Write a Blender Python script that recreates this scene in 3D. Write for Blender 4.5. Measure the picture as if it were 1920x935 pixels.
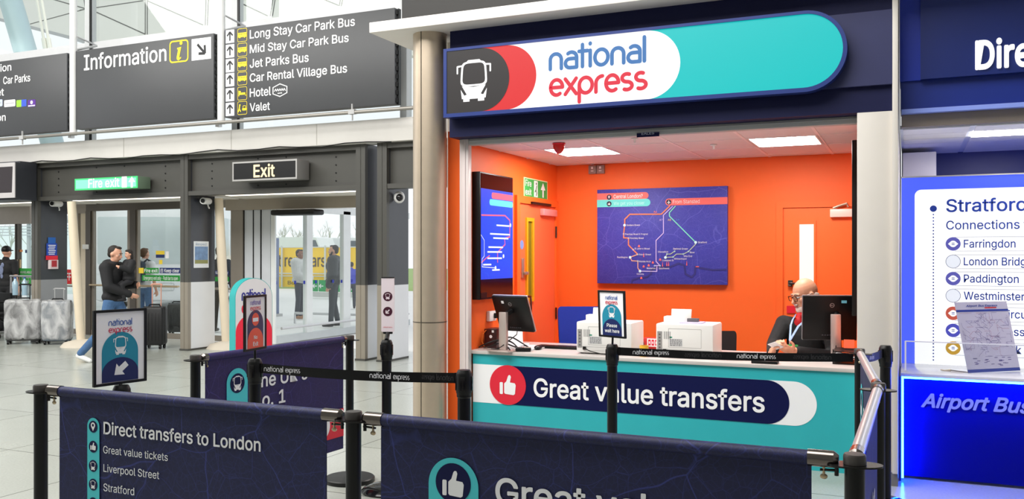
import bpy, bmesh, math, random
from mathutils import Vector, Matrix
from math import sin, cos, pi, radians
random.seed(7)
for o in list(bpy.data.objects): bpy.data.objects.remove(o)
scene = bpy.context.scene
COL = scene.collection

# ------------------------------------------------------------------ camera
FPX, CX, YH, CAMH = 1670.0, 960.0, 478.0, 1.56
YAW = math.atan(745 / 1670)
cs, sn = cos(YAW), sin(YAW)
cam_data = bpy.data.cameras.new('camera')
cam_data.sensor_width = 36.0
cam_data.lens = 36.0 * FPX / 1920.0
cam_data.shift_y = (YH - 467.5) / 1920.0
cam_data.clip_end = 400
cam = bpy.data.objects.new('camera', cam_data)
cam.location = (0, 0, CAMH)
cam.rotation_euler = (pi / 2, 0, YAW)
COL.objects.link(cam)
scene.camera = cam

# ------------------------------------------------------------------ exposure, sky, large lights
scene.view_settings.view_transform = 'Standard'
scene.view_settings.look = 'None'
scene.view_settings.exposure = 0.0
scene.view_settings.gamma = 1.0
scene.view_settings.use_curve_mapping = False
world = bpy.data.worlds.new('overcast_sky'); scene.world = world
world.use_nodes = True
bg = world.node_tree.nodes['Background']
bg.inputs[0].default_value = (0.93, 0.96, 1.0, 1)
bg.inputs[1].default_value = 1.15

def area(name, loc, size, power, color=(1, 1, 1), rot=(0, 0, 0), spread=None):
    l = bpy.data.lights.new(name, 'AREA'); l.shape = 'RECTANGLE'
    l.size, l.size_y = size; l.energy = power; l.color = color
    if spread: l.spread = spread
    o = bpy.data.objects.new(name, l); o.location = loc; o.rotation_euler = rot
    COL.objects.link(o); return o
# hall luminaires high above the concourse, and the uplighters that wash the canopy outside
area('hall_luminaire', (-5, 2.0, 7.5), (9, 4), 1000, (1, 0.98, 0.95), (.75, 0, 0))
area('hall_luminaire', (-14, 4.0, 7.5), (9, 5), 880, (1, 0.98, 0.95), (.7, 0, 0))
area('canopy_uplighter', (-13, 14, 5.0), (16, 3), 90, (1, 0.98, 0.94), (pi - .9, 0, 0))

# ------------------------------------------------------------------ pixel -> point helpers (u right, v up on a real plane)
def ray(px, py):
    u = (px - CX) / FPX; v = -(py - YH) / FPX
    return Vector((u * cs - sn, u * sn + cs, v))
CAMP = Vector((0, 0, CAMH))
def atZ(px, py, Z):
    r = ray(px, py); return CAMP + r * ((Z - CAMH) / r.z)
def atY(px, py, Y):
    r = ray(px, py); return CAMP + r * (Y / r.y)
def atD(px, py, d):
    return CAMP + ray(px, py) * d
class Fr:
    """a plane: origin, u (right), v (up), n (towards the viewer of the face)"""
    def __init__(s, o, u, v):
        s.o = Vector(o); s.u = Vector(u).normalized(); s.v = Vector(v).normalized(); s.n = s.u.cross(s.v)
    def p(s, x, y, d=0.0): return s.o + s.u * x + s.v * y + s.n * d
    def px(s, x, y):
        r = ray(x, y); t = (s.o - CAMP).dot(s.n) / r.dot(s.n)
        q = CAMP + r * t - s.o
        return (q.dot(s.u), q.dot(s.v))
def FY(Y): return Fr((0, Y, 0), (1, 0, 0), (0, 0, 1))       # faces -Y
def FXp(X): return Fr((X, 0, 0), (0, 1, 0), (0, 0, 1))      # faces +X
def FXn(X): return Fr((X, 0, 0), (0, -1, 0), (0, 0, 1))     # faces -X

# ------------------------------------------------------------------ materials
def lin(c):
    c = c / 255.0
    return c / 12.92 if c <= 0.04045 else ((c + 0.055) / 1.055) ** 2.4
def rgb(r, g, b): return (lin(r), lin(g), lin(b), 1.0)
MATS = {}
def mat(name, col, rough=0.5, metal=0.0, emit=0.0, ecol=None, vary=0.06, scale=6.0, bump=0.0, spec=0.5, coat=0.0):
    if name in MATS: return MATS[name]
    m = bpy.data.materials.new(name); m.use_nodes = True
    nt = m.node_tree; b = nt.nodes['Principled BSDF']
    c = rgb(*col)
    b.inputs['Roughness'].default_value = rough; b.inputs['Metallic'].default_value = metal
    b.inputs['Specular IOR Level'].default_value = spec
    b.inputs['Coat Weight'].default_value = coat
    tc = nt.nodes.new('ShaderNodeTexCoord')
    nz = nt.nodes.new('ShaderNodeTexNoise'); nz.inputs['Scale'].default_value = scale; nz.inputs['Detail'].default_value = 4
    nt.links.new(tc.outputs['Object'], nz.inputs['Vector'])
    mx = nt.nodes.new('ShaderNodeMix'); mx.data_type = 'RGBA'
    mx.inputs[6].default_value = tuple(max(0, x * (1 - vary)) for x in c[:3]) + (1,)
    mx.inputs[7].default_value = tuple(min(1, x * (1 + vary)) for x in c[:3]) + (1,)
    nt.links.new(nz.outputs['Fac'], mx.inputs[0]); nt.links.new(mx.outputs[2], b.inputs['Base Color'])
    if bump:
        bp = nt.nodes.new('ShaderNodeBump'); bp.inputs['Strength'].default_value = bump; bp.inputs['Distance'].default_value = 0.01
        nt.links.new(nz.outputs['Fac'], bp.inputs['Height']); nt.links.new(bp.outputs['Normal'], b.inputs['Normal'])
    if emit:
        b.inputs['Emission Color'].default_value = rgb(*(ecol or col)); b.inputs['Emission Strength'].default_value = emit
    MATS[name] = m; return m
def glass_mat(name, tint=(1, 1, 1), gloss=0.07):
    if name in MATS: return MATS[name]
    m = bpy.data.materials.new(name); m.use_nodes = True; nt = m.node_tree
    for n in list(nt.nodes): nt.nodes.remove(n)
    out = nt.nodes.new('ShaderNodeOutputMaterial'); mix = nt.nodes.new('ShaderNodeMixShader')
    t = nt.nodes.new('ShaderNodeBsdfTransparent'); g = nt.nodes.new('ShaderNodeBsdfGlossy')
    t.inputs[0].default_value = tuple(tint) + (1,); g.inputs['Roughness'].default_value = 0.02
    mix.inputs[0].default_value = gloss
    nt.links.new(t.outputs[0], mix.inputs[1]); nt.links.new(g.outputs[0], mix.inputs[2]); nt.links.new(mix.outputs[0], out.inputs[0])
    MATS[name] = m; return m
def street_map_mat(name, base, line, rough=0.6, sc=2.2, emit=0.0, amount=0.5, coarse=0.25):
    """cloth or panel printed with a faint street network (voronoi cell edges at two scales)"""
    if name in MATS: return MATS[name]
    m = mat(name, base, rough, vary=0.12, scale=9)
    nt = m.node_tree; b = nt.nodes['Principled BSDF']
    old = b.inputs['Base Color'].links[0].from_socket
    tc = nt.nodes.new('ShaderNodeTexCoord')
    wob = nt.nodes.new('ShaderNodeTexNoise'); wob.inputs['Scale'].default_value = 3.0
    add = nt.nodes.new('ShaderNodeMixRGB'); add.inputs[0].default_value = 0.12
    nt.links.new(tc.outputs['Object'], wob.inputs['Vector']); nt.links.new(tc.outputs['Object'], add.inputs[1]); nt.links.new(wob.outputs['Color'], add.inputs[2])
    cur = old
    for k, (s_, w_, a_) in enumerate(((sc, 0.006, amount), (sc * 3.1, 0.012, amount * .55), (sc * 9, 0.03, amount * coarse), (sc * 22, 0.06, amount * coarse * 0.7))):
        v = nt.nodes.new('ShaderNodeTexVoronoi'); v.feature = 'DISTANCE_TO_EDGE'; v.inputs['Scale'].default_value = s_
        nt.links.new(add.outputs[0], v.inputs['Vector'])
        r = nt.nodes.new('ShaderNodeMapRange'); r.inputs[1].default_value = 0.0; r.inputs[2].default_value = w_
        r.inputs[3].default_value = a_; r.inputs[4].default_value = 0.0
        nt.links.new(v.outputs['Distance'], r.inputs[0])
        mx = nt.nodes.new('ShaderNodeMix'); mx.data_type = 'RGBA'; mx.inputs[7].default_value = rgb(*line)
        nt.links.new(r.outputs[0], mx.inputs[0]); nt.links.new(cur, mx.inputs[6]); cur = mx.outputs[2]
    nt.links.new(cur, b.inputs['Base Color'])
    if emit:
        nt.links.new(cur, b.inputs['Emission Color']); b.inputs['Emission Strength'].default_value = emit
    return m
def lit(name, col, strength=1.0):
    """a lamp-lit or screen surface"""
    return mat(name, tuple(c * .45 for c in col), 0.4, emit=strength, ecol=col, vary=0.0)

# ------------------------------------------------------------------ mesh builder
class MB:
    def __init__(s): s.bm = bmesh.new()
    def box(s, x0, x1, y0, y1, z0, z1, bev=0.0):
        bm = bmesh.new() if bev else s.bm
        v = [bm.verts.new(p) for p in ((x0,y0,z0),(x1,y0,z0),(x1,y1,z0),(x0,y1,z0),(x0,y0,z1),(x1,y0,z1),(x1,y1,z1),(x0,y1,z1))]
        for f in ((3,2,1,0),(4,5,6,7),(0,1,5,4),(1,2,6,5),(2,3,7,6),(3,0,4,7)): bm.faces.new([v[i] for i in f])
        if bev:
            bmesh.ops.bevel(bm, geom=bm.edges[:], offset=bev, segments=2, affect='EDGES', profile=0.5)
            s.merge(bm)
        return s
    def merge(s, bm, M=None):
        if M is not None: bm.transform(M)
        me = bpy.data.meshes.new('tmp'); bm.to_mesh(me); bm.free(); s.bm.from_mesh(me); bpy.data.meshes.remove(me)
        return s
    def mbox(s, M, x0, x1, y0, y1, z0, z1, bev=0.0):
        t = MB(); t.box(x0, x1, y0, y1, z0, z1, bev); return s.merge(t.bm, M)
    def fbox(s, F, x0, x1, y0, y1, d0, d1, bev=0.0):
        M = Matrix((F.u, F.v, F.n)).transposed().to_4x4(); M.translation = F.o
        return s.mbox(M, x0, x1, y0, y1, d0, d1, bev)
    def cyl(s, p0, p1, r0, r1=None, seg=16, caps=True):
        p0 = Vector(p0); p1 = Vector(p1); r1 = r0 if r1 is None else r1
        d = (p1 - p0).normalized(); a = d.orthogonal().normalized(); b = d.cross(a)
        A = []; B = []
        for i in range(seg):
            t = 2 * pi * i / seg; w = a * cos(t) + b * sin(t)
            A.append(s.bm.verts.new(p0 + w * r0)); B.append(s.bm.verts.new(p1 + w * r1))
        for i in range(seg):
            j = (i + 1) % seg; s.bm.faces.new((A[i], A[j], B[j], B[i]))
        if caps: s.bm.faces.new(A[::-1]); s.bm.faces.new(B)
        return s
    def tube(s, pts, r, seg=8):
        pts = [Vector(p) for p in pts]; n = len(pts); rings = []; a = None
        for i, p in enumerate(pts):
            d = (pts[min(i + 1, n - 1)] - pts[max(i - 1, 0)]).normalized()
            a = d.orthogonal().normalized() if a is None else (a - d * a.dot(d)).normalized()
            b = d.cross(a); rr = r[i] if isinstance(r, (list, tuple)) else r
            rings.append([s.bm.verts.new(p + (a * cos(2*pi*k/seg) + b * sin(2*pi*k/seg)) * rr) for k in range(seg)])
        for i in range(n - 1):
            for k in range(seg):
                j = (k + 1) % seg; s.bm.faces.new((rings[i][k], rings[i][j], rings[i+1][j], rings[i+1][k]))
        s.bm.faces.new(rings[0][::-1]); s.bm.faces.new(rings[-1]); return s
    def lathe(s, c, prof, seg=32):
        c = Vector(c); rings = []
        for (r, z) in prof:
            if r < 1e-6: rings.append([s.bm.verts.new(c + Vector((0, 0, z)))])
            else: rings.append([s.bm.verts.new(c + Vector((r*cos(2*pi*k/seg), r*sin(2*pi*k/seg), z))) for k in range(seg)])
        for A, B in zip(rings, rings[1:]):
            for k in range(seg):
                j = (k + 1) % seg
                if len(A) == 1 and len(B) == 1: continue
                if len(A) == 1: s.bm.faces.new((A[0], B[j], B[k]))
                elif len(B) == 1: s.bm.faces.new((A[k], A[j], B[0]))
                else: s.bm.faces.new((A[k], A[j], B[j], B[k]))
        return s
    def ell(s, c, r, rot=None, seg=16):
        bm = bmesh.new(); bmesh.ops.create_uvsphere(bm, u_segments=seg, v_segments=max(6, seg * 2 // 3), radius=1)
        r = (r, r, r) if not isinstance(r, (tuple, list)) else r
        M = Matrix.Translation(Vector(c)) @ (rot.to_4x4() if rot else Matrix()) @ Matrix.Diagonal((r[0], r[1], r[2], 1))
        return s.merge(bm, M)
    def caps(s, p0, p1, r0, r1=None, seg=12):
        r1 = r0 if r1 is None else r1
        s.cyl(p0, p1, r0, r1, seg); s.ell(p0, r0 * 1.0, seg=seg); s.ell(p1, r1 * 1.0, seg=seg); return s
    def poly(s, F, pts, d=0.0, d1=None):
        """flat polygon on a plane, or a prism from d to d1"""
        ar = sum(a[0]*b[1]-b[0]*a[1] for a, b in zip(pts, pts[1:]+pts[:1]))
        if ar < 0: pts = pts[::-1]
        if d1 is None:
            s.bm.faces.new([s.bm.verts.new(F.p(x, y, d)) for x, y in pts]); return s
        A = [s.bm.verts.new(F.p(x, y, d)) for x, y in pts]; B = [s.bm.verts.new(F.p(x, y, d1)) for x, y in pts]
        n = len(pts); s.bm.faces.new(B); s.bm.faces.new(A[::-1])
        for i in range(n):
            j = (i + 1) % n; s.bm.faces.new((A[i], A[j], B[j], B[i]))
        return s
    def ring(s, F, outer, inner, d=0.0, d1=None):
        n = len(outer)
        A = [s.bm.verts.new(F.p(x, y, d if d1 is None else d1)) for x, y in outer]; B = [s.bm.verts.new(F.p(x, y, d if d1 is None else d1)) for x, y in inner]
        for i in range(n):
            j = (i + 1) % n; s.bm.faces.new((A[i], A[j], B[j], B[i]))
        if d1 is not None:
            A0 = [s.bm.verts.new(F.p(x, y, d)) for x, y in outer]; B0 = [s.bm.verts.new(F.p(x, y, d)) for x, y in inner]
            for i in range(n):
                j = (i + 1) % n
                s.bm.faces.new((A0[i], A0[j], A[j], A[i])); s.bm.faces.new((B[i], B[j], B0[j], B0[i])); s.bm.faces.new((B0[i], B0[j], A0[j], A0[i]))
        return s
    def stroke(s, F, pts, w, d=0.0, closed=False, cap=True):
        """flat pen stroke of width w with round joints"""
        P = list(pts) + ([pts[0]] if closed else []); d0 = d; s.k = getattr(s, 'k', 0)
        for (x0, y0), (x1, y1) in zip(P, P[1:]):
            s.k += 1; d = d0 + (s.k % 14) * 6e-5
            L = math.hypot(x1 - x0, y1 - y0)
            if L < 1e-9: continue
            nx, ny = -(y1 - y0) / L * w / 2, (x1 - x0) / L * w / 2
            s.poly(F, [(x0 + nx, y0 + ny), (x0 - nx, y0 - ny), (x1 - nx, y1 - ny), (x1 + nx, y1 + ny)], d)
        if cap:
            for x, y in P: s.k += 1; s.poly(F, circ(x, y, w / 2, n=10), d0 + (s.k % 14) * 6e-5 + 3e-5)
        return s
    def sheet(s, rows, closed=False):
        R = [[s.bm.verts.new(p) for p in row] for row in rows]
        for a, b in zip(R, R[1:]):
            for i in range(len(a) - 1): s.bm.faces.new((a[i], a[i+1], b[i+1], b[i]))
        return s
    def build(s, name, m, parent=None, local=False, smooth=35):
        return link_mesh(name, s.bm, m, parent, local, smooth)
def circ(x, y, r, n=40, ry=None, a0=0, a1=2*pi):
    ry = r if ry is None else ry
    full = abs(a1 - a0 - 2*pi) < 1e-6
    return [(x + r*cos(a0+(a1-a0)*i/(n if full else n-1)), y + ry*sin(a0+(a1-a0)*i/(n if full else n-1))) for i in range(n)]
def rrect(x0, x1, y0, y1, r, n=6):
    o = []
    for cx_, cy_, a in ((x1-r, y0+r, -pi/2), (x1-r, y1-r, 0), (x0+r, y1-r, pi/2), (x0+r, y0+r, pi)):
        o += [(cx_ + r*cos(a + pi/2*k/n), cy_ + r*sin(a + pi/2*k/n)) for k in range(n+1)]
    return o
def arch(x0, x1, y0, y1, n=24, ry=None):
    """tombstone outline: flat foot, round head reaching y1"""
    r = (x1-x0)/2; ry = r if ry is None else ry
    return [(x0, y0), (x1, y0)] + [((x0+x1)/2 + r*cos(pi*k/n), y1 - ry + ry*sin(pi*k/n)) for k in range(n+1)]
WM = {}
def wm(o): return WM.get(o.name, Matrix())
def link_mesh(name, bm, m, parent=None, local=False, smooth=35):
    if parent is not None and not local: bm.transform(wm(parent).inverted())
    bmesh.ops.recalc_face_normals(bm, faces=bm.faces[:]) if False else None
    me = bpy.data.meshes.new(name); bm.to_mesh(me); bm.free()
    if smooth:
        me.polygons.foreach_set('use_smooth', [True] * len(me.polygons)); me.set_sharp_from_angle(angle=radians(smooth))
    for k in (m if isinstance(m, (list, tuple)) else [m]): me.materials.append(k)
    o = bpy.data.objects.new(name, me); COL.objects.link(o)
    if parent is not None:
        o.parent = parent; WM[o.name] = wm(parent)
    return o
def thing(name, label, cat, loc=(0, 0, 0), rotz=0.0, group=None):
    o = bpy.data.objects.new(name, None); COL.objects.link(o); o.empty_display_size = 0.1
    o.location = loc; o.rotation_euler = (0, 0, rotz)
    WM[o.name] = Matrix.Translation(Vector(loc)) @ Matrix.Rotation(rotz, 4, 'Z')
    o['label'] = label; o['category'] = cat
    if group: o['group'] = group
    return o
def tag(o, label, cat, group=None):
    o['label'] = label; o['category'] = cat
    if group: o['group'] = group
    return o
def struct(name, mb, m, label=None, parent=None, smooth=35):
    o = mb.build(name, m, parent, smooth=smooth)
    if parent is None: o['kind'] = 'structure'
    if label: o['label'] = label
    return o
def sroot(name, label=None):
    o = bpy.data.objects.new(name, None); COL.objects.link(o); o['kind'] = 'structure'
    if label: o['label'] = label
    return o
def dup(root, loc, label, rotz=None, group=None):
    r = root.copy(); COL.objects.link(r); r.location = loc; r['label'] = label
    if rotz is not None: r.rotation_euler = (0, 0, rotz)
    if group: r['group'] = group
    WM[r.name] = Matrix.Translation(Vector(loc)) @ Matrix.Rotation(r.rotation_euler.z, 4, 'Z')
    for ch in list(root.children):
        c = ch.copy(); COL.objects.link(c); c.parent = r; WM[c.name] = WM[r.name]
        for g in list(ch.children):
            e = g.copy(); COL.objects.link(e); e.parent = c
    return r

# ------------------------------------------------------------------ lettering and marks
SANS = None
try:   # the sans typeface that ships inside Blender itself
    import os
    SANS = bpy.data.fonts.load(os.path.join(bpy.utils.system_resource('DATAFILES', path='fonts'), 'Inter.woff2'))
except Exception: SANS = None
def capk(f): return 0.509 if f else 0.729
def text(s, F, x, y, cap, m, parent, name='lettering', w=None, bold=0.0, d=0.002, shear=0.0, align='L', thick=0.0, mirror=False):
    cu = bpy.data.curves.new('t', 'FONT'); cu.body = s; cu.size = 1.0
    if SANS: cu.font = SANS
    cu.shear = shear; cu.resolution_u = 3; cu.fill_mode = 'FRONT'
    to = bpy.data.objects.new('t', cu); COL.objects.link(to)
    bpy.context.view_layer.update()
    dg = bpy.context.evaluated_depsgraph_get(); me = bpy.data.meshes.new_from_object(to.evaluated_get(dg))
    co = [v.co.copy() for v in me.vertices]; fs = [tuple(p.vertices) for p in me.polygons]
    bpy.data.meshes.remove(me); bpy.data.objects.remove(to); bpy.data.curves.remove(cu)
    lo = min(v.x for v in co); hi = max(v.x for v in co)
    ky = cap / capk(SANS); r = bold * .8; n = 10 if bold > .008 else 6
    kx = ky if w is None else w / (hi - lo + 2 * r)
    W_ = kx * (hi - lo + 2 * r)
    if align == 'C': x -= W_ / 2
    if align == 'R': x -= W_
    bm = bmesh.new(); x += r * kx
    offs = [(0, 0)] + ([(r*cos(2*pi*k/n), r*sin(2*pi*k/n)) for k in range(n)] if bold else [])
    for k, (ox, oy) in enumerate(offs):       # a heavier weight: the outline thickened all round
        vs = []
        for v in co:
            tx = (v.x - lo + ox) * kx
            vs.append(bm.verts.new(F.p(x + tx, y + (v.y + oy) * ky, d + k * 6e-5)))
        for f in fs: bm.faces.new([vs[i] for i in f])
    return link_mesh(name, bm, m, parent, smooth=0)
def text_px(s, F, pl, pr, ptop, m, parent, **k):
    """text whose baseline starts at pixel pl, ends at pixel pr, and whose capitals reach ptop"""
    a = F.px(*pl); b = F.px(*pr); c = F.px(*ptop)
    return text(s, F, a[0], a[1], c[1] - a[1], m, parent, w=b[0] - a[0], **k)
def _arc(cx_, cy_, r, a0, a1, n=12, ry=None):
    ry = r if ry is None else ry
    return [(cx_ + r*cos(radians(a0+(a1-a0)*i/n)), cy_ + ry*sin(radians(a0+(a1-a0)*i/n))) for i in range(n+1)]
GLY = {   # rounded single-stroke letters: (advance, strokes); x-height 1
 'n': (1.02, [[(0, 0)] + _arc(.38, .6, .38, 180, 0) + [(.76, 0)]]),
 'a': (1.02, [_arc(.42, .66, .36, 130, 0, ry=.34) + [(.78, 0), (.32, 0)] + _arc(.32, .29, .3, 270, 90, ry=.29) + [(.78, .58)]]),
 't': (.62, [[(.15, 1.42), (.15, 0)], [(-.08, 1.0), (.5, 1.0)]]),
 'i': (.36, [[(.05, 1.0), (.05, 0)], [(.05, 1.42), (.05, 1.46)]]),
 'o': (1.12, [_arc(.43, .5, .43, 0, 360, 24, .5)]),
 'l': (.34, [[(.04, 1.5), (.04, 0)]]),
 'e': (1.0, [[(.04, .5), (.8, .5)] + _arc(.42, .5, .4, 0, 305, 20, .5)]),
 'x': (.92, [[(0, 1), (.72, 0)], [(.72, 1), (0, 0)]]),
 'p': (1.08, [[(0, -.55), (0, .5)] + _arc(.42, .5, .42, 180, -180, 24, .5)]),
 'r': (.62, [[(0, 0)] + [(0, .5)] + _arc(.42, .55, .42, 180, 90, 8, .45)]),
 's': (.86, [_arc(.34, .75, .3, 60, 180, 8, .25) + _arc(.34, .75, .3, 180, 270, 6, .25) + _arc(.34, .25, .32, 90, 0, 6, .25) + _arc(.34, .25, .32, 0, -120, 8, .25)]),
}
def word_width(wd): return sum(GLY[c][0] for c in wd) - .2
def brand_word(mb, F, wd, x, y, w, xh, d, pen=.25, mirror=False):
    k = w / word_width(wd); cx_ = 0
    for c in wd:
        adv, st = GLY[c]
        for s_ in st:
            pts = [(x + ((word_width(wd) - cx_ - p[0]) if mirror else (cx_ + p[0])) * k, y + p[1] * xh) for p in s_]
            mb.stroke(F, pts, pen * min(k, xh) if abs(k-xh) < .3*xh else pen * (k+xh)/2, d)
        cx_ += adv
def brand_logo(F, x, y, w, xh, m1, m2, parent, d=.002, gap=1.95, pen=.25):
    """the two-line word mark: upper word starting at x,y (its baseline), lower word one line below"""
    a = MB(); brand_word(a, F, 'national', x, y, w, xh, d, pen); a.build('lettering', m1, parent, smooth=0)
    b = MB(); brand_word(b, F, 'express', x, y - gap * xh, w, xh, d, pen); b.build('lettering', m2, parent, smooth=0)
def brand_line(F, x, y, w, xh, m, parent, d=.002, mirror=False):
    a = MB(); w1 = w * .535
    if mirror: brand_word(a, F, 'express', x, y, w * .40, xh, d, .17, True); brand_word(a, F, 'national', x + w - w1, y, w1, xh, d, .17, True)
    else: brand_word(a, F, 'national', x, y, w1, xh, d, .17); brand_word(a, F, 'express', x + w * .60, y, w * .40, xh, d, .17)
    a.build('lettering', m, parent, smooth=0)
def bus_icon(F, x, y, w, h, m, parent, d=.003):
    """coach seen from the front; x,y is its lower left corner"""
    b = MB(); T = lambda px_, py_: (x + px_ * w, y + py_ * h)
    def body(k, n=32):
        out = []
        for i in range(n):
            t = 2*pi*i/n; c_, s_ = cos(t), sin(t); e = .38
            ux = abs(c_)**e * (1 if c_ >= 0 else -1); uy = abs(s_)**e * (1 if s_ >= 0 else -1)
            taper = 1 - .06 * uy
            out.append(T(.5 + (.37 - k) * ux * taper, .665 + (.30 - k * .8) * uy))
        return out
    b.ring(F, body(0), body(.055), d)
    b.poly(F, [T(.28, .95), T(.72, .95), T(.66, 1.0), T(.34, 1.0)], d)
    b.poly(F, [T(*p) for p in ((.16,.38),(.5,.345),(.84,.38),(.70,.17),(.77,.15),(.875,.30),(.84,.07),(.80,.07),(.80,0),(.62,0),(.62,.06),(.38,.06),(.38,0),(.20,0),(.20,.07),(.16,.07),(.125,.30),(.23,.15),(.30,.17))], d)
    for sgn in (0, 1):
        f = lambda p: T(1 - p[0], p[1]) if sgn else T(*p)
        b.stroke(F, [f((.17, .87)), f((.03, .86)), f((.03, .70))], .045 * w, d)
    return b.build('emblem', m, parent, smooth=0)
def thumb_icon(F, x, y, w, h, m, parent, d=.003):
    b = MB(); T = lambda p: (x + p[0]*w, y + p[1]*h)
    b.poly(F, [T(p) for p in rrect(0, .2, .02, .62, .05)], d)
    b.poly(F, [T(p) for p in ((.28,.1),(.34,.04),(.86,0),(.95,.06),(1,.5),(.94,.6),(.64,.63),(.70,.9),(.66,.99),(.58,1),(.52,.95),(.42,.68),(.28,.56))], d)
    return b.build('emblem', m, parent, smooth=0)
def pin_icon(F, x, y, w, h, m, parent, d=.003):
    b = MB(); T = lambda p: (x + p[0]*w, y + p[1]*h)
    out = [T((.5+.5*cos(t), .66+.34*sin(t))) for t in [radians(-40 + 260*i/20) for i in range(21)]] + [T((.5, 0))]
    inn = [T((.5+.24*cos(t), .66+.17*sin(t))) for t in [radians(-40 + 260*i/20) for i in range(21)]] + [T((.5, .49))]
    b.ring(F, out, inn, d); return b.build('emblem', m, parent, smooth=0)
def arrow_icon(F, cx_, cy_, s_, ang, m, parent, d=.003, lw=.26, name='arrow'):
    """arrow of length s_ pointing to angle ang (degrees, 90 = up)"""
    a = radians(ang); R = lambda p: (cx_ + s_*(p[0]*cos(a) - p[1]*sin(a)), cy_ + s_*(p[0]*sin(a) + p[1]*cos(a)))
    b = MB(); b.poly(F, [R(p) for p in ((-.5, lw/2), (0, lw/2), (-.0, .42), (.5, 0), (0, -.42), (0, -lw/2), (-.5, -lw/2))], d)
    return b.build(name, m, parent, smooth=0)
def line_arrow(F, cx_, cy_, s_, ang, m, parent, d=.003, lw=.16):
    a = radians(ang); R = lambda p: (cx_ + s_*(p[0]*cos(a) - p[1]*sin(a)), cy_ + s_*(p[0]*sin(a) + p[1]*cos(a)))
    b = MB(); b.stroke(F, [R((-.45, 0)), R((.45, 0))], lw*s_, d, cap=False); b.stroke(F, [R((.05, .36)), R((.45, 0)), R((.05, -.36))], lw*s_, d, cap=False)
    return b.build('arrow', m, parent, smooth=0)

# ------------------------------------------------------------------ palette
NAVY = mat('navy_panel', (16, 20, 62), .55, spec=.25); NAVYD = mat('navy_print', (10, 18, 72), .5)
TEAL = mat('teal_laminate', (40, 170, 178), .4); WHITE = mat('white_paint', (236, 236, 234), .45)
OFFW = mat('off_white_paint', (214, 208, 200), .5, vary=.04); RED = mat('red_print', (222, 30, 54), .45)
BLK = mat('black_plastic', (9, 9, 10), .4, vary=.15, spec=.35); BLKM = mat('black_metal', (11, 11, 12), .36, .1, vary=.1, spec=.4)
CHR = mat('dark_chrome', (120, 112, 108), .18, 1.0); STEEL = mat('brushed_steel', (200, 184, 164), .42, .8, vary=.08, scale=12)
ALU = mat('aluminium', (200, 200, 202), .35, .7); GREYP = mat('grey_paint', (176, 176, 176), .5)
PRINT = mat('white_print', (240, 240, 242), .5, vary=.0); NAVYI = mat('navy_ink', (10, 16, 66), .5, spec=.25)
BLUEI = mat('blue_ink', (30, 84, 168), .5); REDI = mat('red_ink', (214, 30, 60), .5); TEALI = mat('teal_print', (72, 200, 208), .5)
CREAM = mat('cream_paint', (226, 212, 188), .45)
# ================================================================== SETTING: floor, walls, ceilings
def terrazzo():
    m = mat('terrazzo_tile', (172, 175, 168), .2, vary=.16, scale=60, spec=.6)
    nt = m.node_tree; b = nt.nodes['Principled BSDF']
    tc = nt.nodes.new('ShaderNodeTexCoord'); mp = nt.nodes.new('ShaderNodeMapping')
    mp.inputs['Location'].default_value = (0.35, 0.12, 0)
    br = nt.nodes.new('ShaderNodeTexBrick'); br.offset = 0.0; br.inputs['Scale'].default_value = 1.0
    br.inputs['Brick Width'].default_value = 1.25; br.inputs['Row Height'].default_value = 1.25
    br.inputs['Mortar Size'].default_value = 0.006
    br.inputs['Color1'].default_value = (1, 1, 1, 1); br.inputs['Color2'].default_value = (.93, .94, .93, 1); br.inputs['Mortar'].default_value = (.35, .35, .33, 1)
    nt.links.new(tc.outputs['Object'], mp.inputs[0]); nt.links.new(mp.outputs[0], br.inputs['Vector'])
    mul = nt.nodes.new('ShaderNodeMixRGB'); mul.blend_type = 'MULTIPLY'; mul.inputs[0].default_value = 1
    nt.links.new(b.inputs['Base Color'].links[0].from_socket, mul.inputs[1]); nt.links.new(br.outputs['Color'], mul.inputs[2])
    nt.links.new(mul.outputs[0], b.inputs['Base Color'])
    n2 = nt.nodes.new('ShaderNodeTexNoise'); n2.inputs['Scale'].default_value = 1.3; n2.inputs['Detail'].default_value = 6
    nt.links.new(tc.outputs['Object'], n2.inputs['Vector'])
    mr = nt.nodes.new('ShaderNodeMapRange'); mr.inputs[3].default_value = .14; mr.inputs[4].default_value = .34
    nt.links.new(n2.outputs['Fac'], mr.inputs[0]); nt.links.new(mr.outputs[0], b.inputs['Roughness'])
    return m
struct('floor', MB().box(-34, 6, -4, 12.5, -.06, 0), terrazzo(), 'grey polished terrazzo floor of large square tiles')
struct('ground', MB().box(-70, 20, 12.5, 90, -.14, -.02), mat('pale_pavement', (226, 226, 224), .8, vary=.08, scale=.6), 'pale pavement outside the glass doors')
tt = MB(); tt.box(-20, -3.9, 3.2, 3.225, 0, .0015); tt.box(-20, -3.9, 3.27, 3.285, 0, .0015)
struct('trim_1', tt, mat('floor_channel', (150, 152, 148), .35, .6), 'narrow metal channel let into the floor')

ORG = mat('orange_wall_paint', (255, 108, 34), .55, vary=.03, scale=2)
struct('wall_left', MB().box(-3.62, -3.42, 6.765, 8.94, 0, 2.62), ORG, 'orange office wall carrying the screen and the fire exit door')
struct('wall_back', MB().box(-3.42, -.25, 8.84, 8.94, 0, 2.62), ORG, 'orange back wall of the ticket office')
struct('wall_right', MB().box(-.325, -.25, 6.9, 8.84, 0, 2.62), ORG, 'orange right hand wall of the ticket office')
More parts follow.
